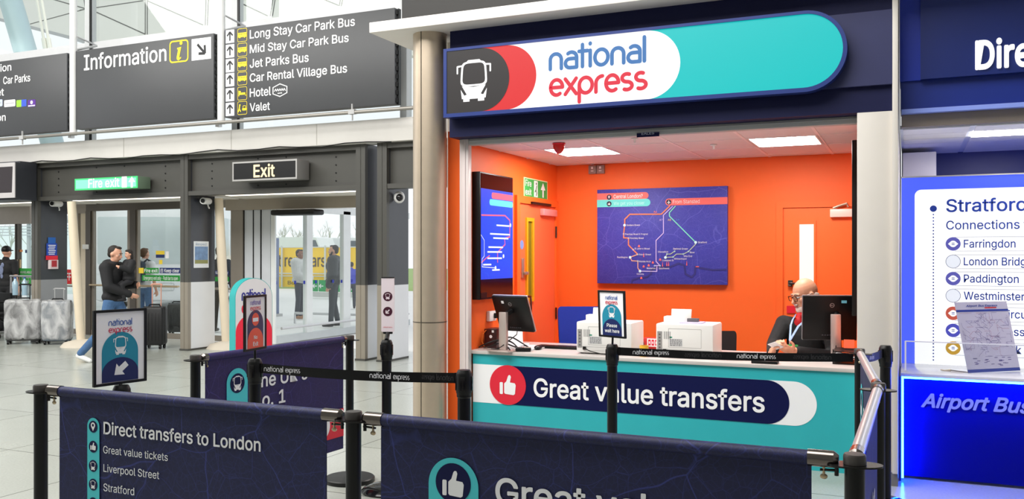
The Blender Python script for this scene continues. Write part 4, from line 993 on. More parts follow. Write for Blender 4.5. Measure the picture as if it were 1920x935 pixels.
def belt(A, B, label, za=.935, marks=(), zb=None, m=BLK):
    zb = za if zb is None else zb
    d = (B - A).normalized(); A2 = A + d * .04; B2 = B - d * .04; mid = (A2 + B2) / 2
    t = thing('queue_belt', label, 'belt', (mid.x, mid.y, za), group='retractable queue belts')
    F = Fr((A.x, A.y, za), (d.x, d.y, 0), (0, 0, 1)); L = (B2 - A2).length
    b = MB(); N = 30
    for s_ in (-.0012, .0012):
        rows = [[F.p(.04 + L*i/N, zz + (zb - za)*i/N - .012*sin(pi*i/N), s_) for i in range(N + 1)] for zz in (-.025, .025)]
        b.sheet(rows)
    b.build('webbing', m, t, smooth=0)
    for p in (A2, B2): q = F.px
    MB().fbox(F, .036, .05, -.026, .026, -.004, .004).build('belt_end', HARD, t); MB().fbox(F, L + .03, L + .045, -.026 + zb - za, .026 + zb - za, -.004, .004).build('belt_end', HARD, t)
    LM = mat('belt_lettering', (226, 226, 230), .5, vary=0); GH = mat('belt_ghost_lettering', (58, 56, 58), .5, vary=0)
    for x0, x1, ghost in marks:
        s0 = (x0 - .04) / L; sag = -.012*sin(pi*min(1, max(0, s0 + .5*(x1-x0)/L))) + (zb - za)*s0
        brand_line(F, x0, -.009 + sag, x1 - x0, .0185, GH if ghost else LM, t, d=.003, mirror=ghost)
    return t
Fb = Fr((B0.x, B0.y, 0), ((B2 - B0).normalized().x, (B2 - B0).normalized().y, 0), (0, 0, 1)); g = lambda x, y: Fb.px(x, y)[0]
belt(B0, B2, 'black belt from the No Exit post to the post by the red strip', .95, [(g(496, 692), g(563, 697), False), (g(694, 704), g(768, 709), False), (g(792, 708), g(850, 712), True)], .958)
Fb2 = Fr((B3.x, B3.y, 0), ((R2 - B3).normalized().x, (R2 - B3).normalized().y, 0), (0, 0, 1)); g = lambda x, y: Fb2.px(x, y)[0]
belt(B3, R2, 'black belt crossing in front of the two printers and the clerk', .957, [(g(1187, 661), g(1254, 667), False), (g(1284, 665), g(1352, 668), True), (g(1382, 671), g(1454, 675), False), (g(1488, 672), g(1558, 676), True)], .952)
belt(R2, B4, 'short grey belt in front of the off white pillar', .95, [(.13, .19, False)], .955, mat('grey_belt', (66, 66, 84), .5))
# ------------------------------------------------ sign boards on belt posts
def board(cx_, cy_, d_, w, h, th, label, post, name='sign_board', lean=0):
    c = atD(cx_, cy_, d_); th = radians(th)
    u_ = Vector((cs, sn, 0)) * cos(th) + Vector((-sn, cs, 0)) * sin(th)
    F = Fr(c, u_, (0, 0, 1))
    if lean: F.v = (F.v + F.n * lean).normalized(); F.n = F.u.cross(F.v)
    t = thing(name, label, 'sign', (c.x, c.y, c.z - h/2 - .04), group='signs on belt posts')
    o = rrect(-w/2, w/2, -h/2, h/2, .003, 2); i_ = rrect(-w/2 + .012, w/2 - .012, -h/2 + .012, h/2 - .012, .001, 2)
    MB().ring(F, o, i_, -.008, .004).build('frame', BLK, t)
    MB().poly(F, i_, -.006, -.001).build('face', mat('sign_face_white', (248, 246, 250), .4, vary=0), t)
    b = MB(); b.tube([F.p(0, -h/2, -.003), Vector((post.x, post.y, .96))], .007, 8); b.build('stem', BLK, t)
    return t, F
t, F = board(226, 649.5, 4.08, .266, .343, 57, 'framed white sign with a teal arch, a bus and an arrow to lower left', A0)
W, H_ = .262, .338
brand_logo(F, -.058, .10, .116, .0185, BLUEI, mat('magenta_ink', (206, 30, 84), .5), t, d=.0005, pen=.2, gap=1.75)
MB().poly(F, arch(-.092, .090, -H_/2 + .012, .068), .0).build('teal_arch', mat('sign_teal', (24, 140, 170), .45), t)
MB().poly(F, arch(-.092, .090, -H_/2 + .012, -.048, ry=.07), .0006).build('navy_arch', mat('sign_navy', (10, 28, 92), .45), t)
bus_icon(F, -.037, -.036, .074, .085, PRINT, t, .001); arrow_icon(F, -.0, -.102, .08, 218, PRINT, t, .0012, lw=.34)
H_ = .298
t, F = board(479, 604.5, 4.82, .212, .298, 74, 'orange and navy No Exit sign in a black frame', B0)
brand_logo(F, -.05, .098, .1, .017, mat('violet_ink', (110, 90, 180), .5), mat('coral_ink', (230, 84, 90), .5), t, d=.0005, pen=.2, gap=1.75)
MB().poly(F, arch(-.078, .078, -H_/2 + .012, .068), .0).build('navy_arch', mat('no_exit_navy', (58, 54, 96), .45), t)
NEO = mat('no_exit_orange', (236, 92, 66), .45)
b = MB(); b.poly(F, circ(0, .018, .035, 30, ry=.035), .0006); b.build('no_entry_disc', NEO, t); b = MB(); b.fbox(F, -.026, .026, .006, .026, .0006, .0012); b.build('no_entry_bar', PRINT, t)
MB().poly(F, arch(-.076, .076, -H_/2 + .012, -.028, ry=.075), .0006).build('orange_arch', NEO, t)
text('No', F, 0, -.088, .02, PRINT, t, align='C', bold=.015, d=.0012); text('Exit', F, 0, -.125, .022, PRINT, t, align='C', bold=.015, d=.0012)
t, F = board(1147, 588.5, 5.6, .226, .296, -49, 'framed please wait here sign with a teal arch and a bus', B3, lean=.04)
brand_logo(F, -.05, .092, .1, .0165, BLUEI, REDI, t, d=.0005, pen=.2, gap=1.75)
MB().poly(F, arch(-.082, .08, -H_/2 + .013, .062), .0).build('teal_arch', mat('sign_teal', (24, 140, 170)), t)
MB().poly(F, arch(-.08, .08, -H_/2 + .013, -.03, ry=.075), .0006).build('navy_arch', mat('sign_navy', (10, 28, 92)), t)
bus_icon(F, -.032, -.022, .064, .07, PRINT, t, .001)
text('Please', F, 0, -.082, .021, PRINT, t, align='C', bold=.016, d=.0012); text('wait here', F, 0, -.116, .021, PRINT, t, align='C', bold=.016, d=.0012)
# slim two sided sign
c = atD(727, 571, 5.93); F = Fr(c, Vector((cs, sn, 0)), (0, 0, 1))
t = thing('slim_sign', 'slim upright white sign with a bus disc and an arrow disc', 'sign', (c.x, c.y, c.z - .2))
WB = mat('slim_sign_pink_white', (236, 222, 228), .45, vary=0)
MB().poly(F, rrect(-.043, .043, -.18, .182, .006, 3), -.012, .0).build('face', WB, t)
b = MB(); b.fbox(F, -.043, .043, .178, .184, -.013, .002); b.fbox(F, -.032, .032, -.195, -.178, -.012, .0, .004); b.build('end_cap', BLK, t)
MBD = mat('slim_sign_maroon', (70, 20, 44), .45)
d1_ = MB().poly(F, circ(0, .055, .031, 30), .001).build('bus_disc', MBD, t); bus_icon(F, -.018, .036, .036, .04, WB, d1_, .002)
d2_ = MB().poly(F, circ(0, -.045, .031, 30), .001).build('arrow_disc', MBD, t); line_arrow(F, 0, -.045, .036, 225, WB, d2_, .002, lw=.2)
brand_line(F, -.03, -.152, .06, .005, REDI, t, d=.001)
b = MB(); b.tube([F.p(0, -.19, -.006), Vector((B1.x, B1.y, 1.0))], .014, 10); b.build('stem', BLK, t)

# ================================================================== HALL SIGNS
SG = mat('charcoal_sign_face', (66, 67, 70), .45, vary=.03); F10 = FY(10.6); SW = mat('sign_lettering_white', (250, 250, 250), .5, emit=.05, vary=0)
SY_ = mat('sign_yellow', (250, 222, 20), .5, emit=.05, vary=0); WBX = mat('sign_white_square', (232, 232, 236), .5, emit=0, vary=0)
def hsign(x0, x1, z0, z1, label):
    t = thing('direction_sign', label, 'sign', ((x0+x1)/2, 10.70, z0), group='charcoal direction signs')
    MB().box(x0, x1, 10.6, 10.74, z0, z1, .004).build('panel', SG, t)
    b = MB(); b.box(x1 + .01, x1 + .03, 10.66, 10.72, z0, z1)
    for i in range(12): z = z0 + (z1 - z0)*(i + .5)/12; b.box(x1, x1 + .02, 10.63, 10.7, z - .03, z + .03)
    b.build('end_clips', BLK, t)
    return t
def htext(t, s, pl, pr, pt, m=SW, **k): text_px(s, F10, pl, pr, pt, m, t, bold=.012, d=.004, **k)
t = hsign(-12.70, -9.735, 3.655, 4.958, 'charcoal Information sign with a yellow i box')
htext(t, 'Information', (157.9, 131.8), (312.5, 114.7), (157.9, 104))
a = fpx(F10, 318, 353.5, 73, 119); b = MB(); b.ring(F10, rrect(*a, .06), rrect(a[0]+.022, a[1]-.022, a[2]+.022, a[3]-.022, .045), .003); b.build('yellow_frame', SY_, t)
cx_, cy_ = (a[0]+a[1])/2, (a[2]+a[3])/2; b = MB(); b.poly(F10, circ(cx_ + .045, cy_ + .125, .03, 18), .004); b.poly(F10, [(cx_ - .035, cy_ + .055), (cx_ + .05, cy_ + .065), (cx_ + .01, cy_ - .09), (cx_ + .015, cy_ - .105), (cx_ + .045, cy_ - .09), (cx_ + .045, cy_ - .115), (cx_ - .01, cy_ - .145), (cx_ - .04, cy_ - .125), (cx_ - .045, cy_ - .095), (cx_ - .015, cy_ + .03), (cx_ - .035, cy_ + .035)], .004); b.build('letter_mark', SY_, t)
a = fpx(F10, 359.5, 396, 69, 114); q = MB().poly(F10, [(a[0], a[2]), (a[1], a[2]), (a[1], a[3]), (a[0], a[3])], .003).build('white_square', WBX, t); line_arrow(F10, (a[0]+a[1])/2, (a[2]+a[3])/2, .24, -45, mat('sign_arrow_dark', (30, 30, 32), .6), q, .005, .17)
t = hsign(-9.515, -6.508, 3.65, 4.985, 'charcoal sign listing car park buses with yellow icons')
rows = [('Long Stay Car Park Bus', 72.5, 57, 665.7), ('Mid Stay Car Park Bus', 99.7, 84.8, 654), ('Jet Parks Bus', 127.3, 111.6, 579), ('Car Rental Village Bus', 153.6, 138.6, 651), ('Hotel', 181.8, 166.3, 508.4), ('Valet', 208.7, 194, 506.3)]
ARW = mat('sign_arrow_dark', (50, 50, 52))
for i, (s, yb, yt, xe) in enumerate(rows):
    htext(t, s, (468.7, yb), (xe, yb - (xe - 468.7) * .128), (468.7, yt))
    yc = (yb + yt) / 2 + 3.5; q = F10.px(431.5, yc); e = .083
    sq = MB().poly(F10, [(q[0]-e, q[1]-.1), (q[0]+e, q[1]-.1), (q[0]+e, q[1]+.1), (q[0]-e, q[1]+.1)], .003).build('white_square', WBX, t)
    line_arrow(F10, q[0], q[1], .15, 90, ARW, sq, .006, .16)
    q = F10.px(454.5, yc - 2.5); e = .09; fr = MB().ring(F10, rrect(q[0]-e, q[0]+e, q[1]-.1, q[1]+.1, .025), rrect(q[0]-e+.006, q[0]+e-.006, q[1]-.094, q[1]+.094, .02), .003).build('icon_frame', SY_, t)
    b = MB()
    if i < 4:
        b.poly(F10, [(q[0]-.08, q[1]-.03), (q[0]+.08, q[1]-.03), (q[0]+.08, q[1]+.008), (q[0]-.08, q[1]+.008)], .004)
        for k in range(5): b.fbox(F10, q[0]-.076+.032*k, q[0]-.052+.032*k, q[1]+.012, q[1]+.03, .003, .004)
        b.fbox(F10, q[0]-.08, q[0]+.08, q[1]+.03, q[1]+.037, .003, .004)
        for k in (-.045, .045): b.poly(F10, circ(q[0]+k, q[1]-.028, .016, 12), .0045)
    elif i == 4: b.fbox(F10, q[0]-.07, q[0]-.058, q[1]-.04, q[1]+.045, .003, .004); b.fbox(F10, q[0]-.058, q[0]+.07, q[1]-.02, q[1]+.012, .003, .004); b.fbox(F10, q[0]+.058, q[0]+.07, q[1]-.04, q[1]+.012, .003, .004); b.poly(F10, circ(q[0]-.04, q[1]+.026, .014, 12), .004)
    else:
        b.poly(F10, circ(q[0]-.045, q[1]+.045, .014, 12), .004); b.stroke(F10, [(q[0]-.05, q[1]+.025), (q[0]-.055, q[1]-.01), (q[0]-.075, q[1]-.05)], .02, .004); b.stroke(F10, [(q[0]-.055, q[1]-.01), (q[0]-.03, q[1]-.05)], .016, .004)
        b.poly(F10, rrect(q[0], q[0]+.08, q[1]-.04, q[1], .012), .004); b.ring(F10, rrect(q[0]+.01, q[0]+.07, q[1]-.005, q[1]+.035, .015), rrect(q[0]+.018, q[0]+.062, q[1], q[1]+.028, .01), .004)
    b.build('pictogram', SY_, fr)
q = F10.px(525, 169); hexa = [(q[0] + .155*cos(radians(a_)), q[1] + .1*sin(radians(a_))) for a_ in (30, 90, 150, 210, 270, 330)]; hx2 = [(q[0] + .138*cos(radians(a_)), q[1] + .086*sin(radians(a_))) for a_ in (30, 90, 150, 210, 270, 330)]
b = MB(); b.ring(F10, hexa, hx2, .003); b.stroke(F10, [(q[0]-.1+.02*k, q[1] + (.02 if k % 2 else -.01)) for k in range(11)], .012, .003); b.fbox(F10, q[0]-.04, q[0]+.04, q[1]-.05, q[1]-.038, .003, .004); b.build('hotel_badge', SW, t)
t = hsign(-16.6, -12.902, 3.65, 4.95, 'charcoal sign cut off by the left edge, with four small logos')
for s, xe, yb, cap in (('tion', 21.6, 131.8, .125), ('Car Parks', 57, 152, .125), ('et', 7.8, 178.8, .125), ('on', 11, 225.9, .125)):
    q = F10.px(xe, yb); text(s, F10, q[0], q[1], cap, SW, t, align='R', bold=.012, d=.004, w={'tion': .36, 'Car Parks': .68, 'et': .19, 'on': .22}[s])
for x0, x1, m in ((-16, 5, mat('logo_blue_white', (190, 200, 230), .5)), (8, 29, WBX), (31, 50, mat('logo_green', (150, 200, 60), .5)), (52, 67, mat('logo_purple', (86, 40, 140), .5))):
    a = fpx(F10, x0, x1, 186, 201); pn = MB().poly(F10, rrect(a[0], a[1], a[2], a[3], .02, 3), .003).build('hotel_logo', m, t)
    b = MB(); 
    if x0 == 31: b.poly(F10, [((a[0]+a[1])/2, a[2]), (a[1], a[2]), (a[1], a[3]), ((a[0]+a[1])/2, a[3])], .004); b.build('logo_half', mat('logo_blue', (60, 90, 200), .5), pn)
    elif x0 == 52: b.poly(F10, circ((a[0]+a[1])/2, (a[2]+a[3])/2 + .015, .032, 16), .004); b.fbox(F10, a[0]+.015, a[1]-.015, a[2]+.01, a[2]+.03, .003, .004); b.build('logo_moon', WBX, pn)
    else: b.fbox(F10, a[0]+.03, a[1]-.03, (a[2]+a[3])/2-.008, (a[2]+a[3])/2+.008, .003, .004); b.build('logo_line', mat('logo_grey', (170, 170, 176), .5), pn)
# hanging posts and the pipe rail
for i, (px_, nm) in enumerate(((137.5, 'white sign post between the two left charcoal signs'), (415, 'white sign post between the information and car park bus signs'))):
    x = F10.px(px_, 150)[0]
    t = thing('sign_post', nm, 'post', (x, 10.6, 3.56), group='white sign posts'); b = MB(); b.tube([(x, 10.6, 3.56), (x, 10.6, 7.5)], .058, 20); b.build('tube', mat('post_white', (222, 222, 222), .35), t)
    b = MB(); b.fbox(F10, x - .10, x - .03, 3.52, 3.60, -.05, .02); b.build('foot_bracket', ALU, t); b = MB(); b.tube([(x + .08, 10.6, 4.98), (x + .2, 10.9, 5.1)], .02, 8); b.tube([(x + .08, 10.6, 5.2), (x + .2, 10.9, 5.1)], .015, 8); b.build('top_bracket', ALU, t)
b = MB(); b.tube([(-20, 10.5, 3.572), (-5.6, 10.5, 3.56)], .026, 14); t = thing('pipe_rail', 'grey pipe rail running under the charcoal signs', 'rail', (-12, 10.5, 3.55)); b.build('pipe', mat('pipe_grey', (150, 146, 140), .35, .5), t)
for px_ in (52, 668): x = F10.px(px_, 250)[0]; b = MB(); b.box(x - .05, x + .05, 10.47, 10.53, 3.535, 3.6); b.box(x - .008, x + .008, 10.49, 10.51, 3.45, 3.68); b.build('clamp', GREYP, t)
# lit fire exit sign, exit sign, screen
FX = FY(10.86)
a = fpx(FX, 140, 257.5, 329.5, 357); t = thing('lit_exit_sign', 'glowing green fire exit light box on the dark header', 'sign', ((a[0]+a[1])/2, 11.0, a[2]))
MB().fbox(FX, a[0], a[1], a[2], a[3], -.28, -.01, .006).build('case', mat('exit_case', (110, 130, 110), .4), t)
MB().fbox(FX, a[0], a[1], a[2], a[3], -.01, 0).build('edge_face', lit('exit_green_lit', (70, 225, 130), .95), t)
MB().fbox(FX, a[0] + .03, a[1] - .03, a[2] + .025, a[3] - .025, 0, .002).build('lit_face', lit('exit_mint_lit', (150, 232, 214), .95), t)
WL = lit('exit_white_lit', (255, 255, 255), 1.3)
text_px('Fire exit', FX, (166, 352), (224, 350), (166, 336), WL, t, bold=.012, d=.004)
q = FX.px(232, 341); b = MB(); b.fbox(FX, q[0]-.04, q[0]+.07, q[1]-.09, q[1]+.09, .002, .004); b.build('doorway', WL, t); q = FX.px(247.5, 341); arrow_icon(FX, q[0], q[1], .18, 90, WL, t, .005)
a = fpx(FX, 436, 557, 297.5, 340); t = thing('led_exit_sign', 'dark Exit sign with amber letters on the header over the open door', 'sign', ((a[0]+a[1])/2, 11.0, a[2]))
MB().fbox(FX, a[0], a[1], a[2], a[3], -.30, -.005, .01).build('case', mat('exit_case_grey', (150, 148, 146), .4, .3), t)
MB().ring(FX, [(a[0], a[2]), (a[1], a[2]), (a[1], a[3]), (a[0], a[3])], [(a[0]+.025, a[2]+.025), (a[1]-.025, a[2]+.025), (a[1]-.025, a[3]-.025), (a[0]+.025, a[3]-.025)], -.005, .004).build('bezel', mat('bezel_silver', (186, 184, 182), .35, .5), t)
MB().fbox(FX, a[0]+.02, a[1]-.02, a[2]+.02, a[3]-.02, -.004, .001).build('panel', mat('sign_panel_black', (24, 24, 26), .3), t)
text_px('Exit', FX, (475.5, 332), (515.5, 330), (475.5, 309.5), lit('amber_letters_lit', (255, 232, 180), 1.3), t, bold=.02, d=.004)
FV = FY(10.6); a = fpx(FV, -70, 28, 304, 374); t = thing('hanging_screen', 'dark flight screen in a pale bezel at the left edge', 'screen', ((a[0]+a[1])/2, 10.75, a[2]))
MB().fbox(FV, a[0], a[1], a[2], a[3], -.10, -.01).build('back_case', mat('screen_case', (42, 44, 50), .4), t)
MB().fbox(FV, a[0] - .02, a[1] + .0, a[2] - .03, a[3] + .03, -.42, -.1).build('shroud', mat('screen_shroud', (44, 46, 52), .4), t)
MB().ring(FV, [(a[0], a[2]), (a[1], a[2]), (a[1], a[3]), (a[0], a[3])], [(a[0]+.07, a[2]+.09), (a[1]-.07, a[2]+.09), (a[1]-.05, a[3]-.07), (a[0]+.07, a[3]-.07)], -.01, .005).build('bezel', mat('bezel_pale', (190, 186, 186), .4), t)
MB().fbox(FV, a[0]+.04, a[1]-.05, a[2]+.05, a[3]-.05, -.012, -.002).build('glass', mat('screen_dark', (34, 22, 24), .25), t)
# notices and cameras on the columns
FN = FXp(-14.245)
t = thing('column_notice', 'blue and red notice with a white leaflet box on the left dark column', 'notice', (-14.25, 11.4, 1.4))
def nbox(F, x0, x1, y0, y1, m, nm, d=.004):
    a = fpx(F, x0, x1, y0, y1); return MB().fbox(F, a[0], a[1], a[2], a[3], 0, d).build(nm, m, t)
bl = mat('notice_blue', (24, 70, 176), .5); nbox(FN, 90, 104, 445, 456, mat('notice_mid_blue', (30, 96, 180), .5), 'upper_card'); m_ = nbox(FN, 87, 106.5, 456, 480, bl, 'main_card', .006); nbox(FN, 86, 107, 479, 487, RED, 'red_strip', .02); nbox(FN, 90, 105, 487, 504, mat('leaflet_holder', (222, 206, 208), .2), 'leaflet_box', .06); nbox(FN, 92.5, 102, 488, 500, mat('leaflet_red', (176, 40, 50), .4), 'leaflets', .065)
b = MB()
for k in range(6): a = fpx(FN, 90 + (k % 2), 104 - (k % 3), 459 + 3.3*k, 460.4 + 3.3*k); b.fbox(FN, a[0], a[1], a[2], a[3], .006, .007)
b.build('lines_of_print', PRINT, m_)
FN = FXp(-10.735)
t = thing('column_poster', 'small poster with a blue mountain picture on the middle dark column', 'poster', (-10.735, 11.4, 1.4))
nbox(FN, 363, 391, 452.5, 502, mat('poster_white', (232, 236, 240), .5), 'sheet')
a = fpx(FN, 365, 389.5, 462, 494); pic = MB().fbox(FN, a[0], a[1], a[2], a[3], .004, .005).build('picture', mat('poster_blue', (120, 150, 190), .5, vary=.5, scale=14), t)
b = MB(); b.fbox(FN, a[0], a[1], a[2], a[2]+.06, .005, .006); b.build('ground', mat('poster_olive', (150, 150, 96), .5), pic); text('Respect', FN, a[0] + .02, a[3] + .02, .04, mat('poster_pale_ink', (180, 196, 214), .5), t, w=a[1]-a[0]-.05, bold=.01, d=.006)
for (px_, py_, X_, nm) in ((93, 382, -14.25, 'white camera on the left dark column'), (404, 376, -10.73, 'white camera at the top of the middle dark column')):
    q = atY(px_, py_, 11.45); q = Vector((X_ + .12, 11.4, q.z)); t = thing('camera', nm, 'camera', tuple(q), group='small white cameras')
    b = MB(); b.tube([q + Vector((-.1, .15, 0)), q + Vector((.03, -.12, -.01))], .055, 14); b.build('housing', WHITE, t); MB().tube([q + Vector((.03, -.125, -.01)), q + Vector((.033, -.14, -.01))], .035, 12).build('lens', BLK, t); MB().tube([q + Vector((-.1, .1, .0)), q + Vector((-.06, .1, -.1)), q + Vector((.0, .05, -.12))], .012, 6).build('cable', WHITE, t)
q = atY(739, 369, 11.2); q = Vector((-6.86, 11.3, q.z)); t = thing('dome_camera', 'round white dome camera on the column right of the paired columns', 'camera', tuple(q)); R_ = Matrix.Rotation(.6, 3, 'Z')
MB().ell(q, (.09, .06, .09), seg=20).build('housing', WHITE, t); MB().ell(q + Vector((.03, -.035, -.005)), .055, seg=18).build('lens_dome', mat('smoked_dome', (30, 30, 32), .1), t)
# ================================================================== THINGS ON THE OFFICE COUNTER
TOP = .753
def local_frame(c, th):
    th = radians(th); u = Vector((cs, sn, 0)) * cos(th) + Vector((-sn, cs, 0)) * sin(th)   # th = 0: parallel to the picture
    return u, Vector((-u.y, u.x, 0))
def monitor(cx_, cy_, d_, w, h, th, tilt, base_px, label, stand_x=0.0):
    c = atD(cx_, cy_, d_); u, back = local_frame(c, th)       # back: horizontal, away from the viewer (the screen side)
    up = (Vector((0, 0, 1)) * cos(radians(tilt)) - back * sin(radians(tilt))).normalized()
    F = Fr(c, u, up)                                           # F.n looks at the viewer: the rear of the monitor
    bs = atZ(*base_px, TOP)
    t = thing('monitor', label, 'monitor', (bs.x, bs.y, TOP), group='counter monitors')
    MB().fbox(F, -w/2, w/2, -h/2, h/2, -.03, .0, .004).build('rear_shell', BLK, t)
    MB().ring(F, rrect(-w/2 - .004, w/2 + .004, -h/2 - .004, h/2 + .004, .006), rrect(-w/2 + .004, w/2 - .004, -h/2 + .004, h/2 - .004, .004), -.034, -.02).build('silver_edge', ALU, t)
    MB().fbox(F, -w/2 + .01, w/2 - .01, -h/2 + .01, h/2 - .01, -.0335, -.0305).build('screen', mat('lcd_dark', (20, 24, 40), .15), t)
    q = circ(stand_x * .3, h*.29, .017, 28); q2 = circ(stand_x * .3, h*.29, .0145, 28); e = MB().ring(F, q, q2, .001).build('maker_badge', ALU, t)
    text('DELL', F, stand_x * .3, h*.29 - .0035, .007, ALU, e, align='C', d=.001, bold=.01)
    b = MB()
    for k in range(6): b.fbox(F, -.06 + .02*k, -.048 + .02*k, -h*.4, -h*.4 + .008, 0, .003)
    b.build('ports', mat('port_grey', (70, 70, 76), .4), t)
    sb = Vector((bs.x, bs.y, TOP + .012)); top = F.p(stand_x, h*.12, .03)
    SV = mat('stand_silver', (206, 190, 184), .32, .6); b = MB(); uu, bb = u, back
    M = Matrix((uu, bb, Vector((0, 0, 1)))).transposed().to_4x4(); M.translation = Vector((sb.x, sb.y, 0))
    b.mbox(M, -.036, .036, -.018, .018, TOP + .012, top.z, .004); b.build('stand_column', SV, t)
    b = MB(); b.mbox(M, -.11, .11, -.09, .09, TOP, TOP + .012, .004); b.build('stand_foot', SV, t)
    b = MB(); b.tube([Vector((sb.x, sb.y, top.z - .03)), F.p(stand_x, h*.10, 0)], .022, 10); b.build('pivot', BLK, t)
    b = MB(); p = F.p(.02, -h*.4, .006); b.tube([p, p + Vector((0, -.02, -.05)), Vector((sb.x, sb.y - .05, TOP + .04)), Vector((sb.x - .1, sb.y + .02, TOP + .008))], .004, 6); b.build('cable', BLK, t)
    return t, F
t, F = monitor(961, 589, 7.56, .350, .328, -35, 24, (944, 658), 'black monitor leaning back at the left end of the counter')
q = F.p(-.08, .11, .001); b = MB(); b.fbox(F, -.085, -.06, .1, .125, .0, .001); b.build('sticker', PRINT, t)
t, F = monitor(1556, 596, 7.05, .41, .352, -10, 6, (1567, 673), 'black monitor hiding the right side of the seated clerk', .05)
b = MB(); b.fbox(F, .085, .125, .12, .142, .0, .001); b.build('sticker', mat('sticker_cyan', (120, 200, 220), .5), t)

PW = mat('printer_white', (232, 230, 226), .42, vary=.03); PG = mat('printer_grey_line', (176, 174, 172), .5)
def printer(xl, xr, yf, label, h=.262, tray=True):
    w = xr - xl; dp = .36
    t = thing('printer', label, 'printer', ((xl+xr)/2, yf + dp/2, TOP), group='white counter printers')
    MB().box(xl, xr, yf, yf + dp, TOP + .008, TOP + h, .012).build('case', PW, t)
    F = FY(yf)
    b = MB(); b.ring(F, rrect(xl + w*.22, xl + w*.80, TOP + .075, TOP + .225, .004, 2), rrect(xl + w*.22 + .003, xl + w*.80 - .003, TOP + .078, TOP + .222, .003, 2), .0, .001); b.fbox(F, xl + .01, xr - .01, TOP + .058, TOP + .061, 0, .001); b.fbox(F, xl + w*.2, xr - .01, TOP + .03, TOP + .032, 0, .001); b.build('panel_line', PG, t)
    b = MB(); b.fbox(F, xl + .012, xl + .05, TOP + .05, TOP + .2, 0, .002); b.build('port_panel', mat('port_panel_grey', (150, 148, 146), .5), t)
    b = MB()
    for k in range(5): b.fbox(F, xl + .024, xl + .038, TOP + .065 + .026*k, TOP + .078 + .026*k, .002, .003)
    b.build('sockets', mat('socket_grey', (96, 94, 94), .5), t); b = MB(); b.fbox(F, xl + .06, xl + .085, TOP + .035, TOP + .06, 0, .012); b.build('mains_plug', BLK, t)
    b = MB()
    for k in range(4): b.fbox(F, xl + .065 + .015*k, xl + .073 + .015*k, TOP + .14, TOP + .2, 0, .001)
    b.build('vent', mat('vent_grey', (160, 158, 156), .5), t)
    lb = MB().fbox(F, xl + w*.24, xl + w*.47, TOP + .085, TOP + .145, 0, .001).build('rating_label', mat('label_pale', (206, 206, 206), .5), t)
    b = MB(); rnd = random.Random(2)
    for r_ in range(5):
        x = xl + w*.25
        while x < xl + w*.45: l = rnd.uniform(.006, .02); b.fbox(F, x, min(x + l, xl + w*.46), TOP + .089 + .011*r_, TOP + .095 + .011*r_, .001, .0015); x += l + .004
    b.build('label_print', mat('label_ink', (110, 108, 110), .5), lb)
    b = MB(); b.fbox(F, xl + w*.24, xl + w*.29, TOP + .15, TOP + .16, 0, .001); b.build('green_mark', mat('label_green', (30, 140, 110), .5), t)
    if tray:
        b = MB(); M = Matrix.Translation((xl + w*.36, yf + .16, TOP + h - .004)) @ Matrix.Rotation(radians(-14), 4, 'X'); b.mbox(M, -w*.18, w*.18, -.006, .006, 0, .115, .004); b.build('paper_tray', PW, t)
    b = MB(); b.box(xl + .01, xl + w*.22, yf + .2, yf + .3, TOP + h - .004, TOP + h + .045, .008); b.build('control_pod', PW, t)
    b = MB()
    for x in (xl + .04, xr - .04):
        for y in (yf + .03, yf + .3): b.cyl((x, y, TOP), (x, y, TOP + .01), .012, seg=10)
    b.build('feet', BLK, t)
    p = Vector((xl + .073, yf - .014, TOP + .047)); b = MB(); b.tube([p, p + Vector((.06, -.02, -.02)), p + Vector((.16, -.03, -.038)), p + Vector((.3, -.02, -.042))], .0045, 6); b.build('mains_cable', BLK, t)
    return t
printer(-2.50, -2.03, 6.90, 'white printer behind the please wait here sign')
t = printer(-1.85, -1.395, 6.97, 'white printer in the middle of the counter, nearer the clerk')
b = MB(); b.box(-1.68, -1.50, 7.05, 7.2, TOP + .262, TOP + .272, .003); b.build('lilac_sheet', mat('lilac_paper', (200, 190, 226), .6), t)
b = MB(); b.box(-1.63, -1.54, 7.1, 7.15, TOP + .272, TOP + .3, .003); tag(b.build('stapler', mat('grey_plastic', (100, 96, 98), .5)), 'small grey box on top of the printer nearer the clerk', 'box')
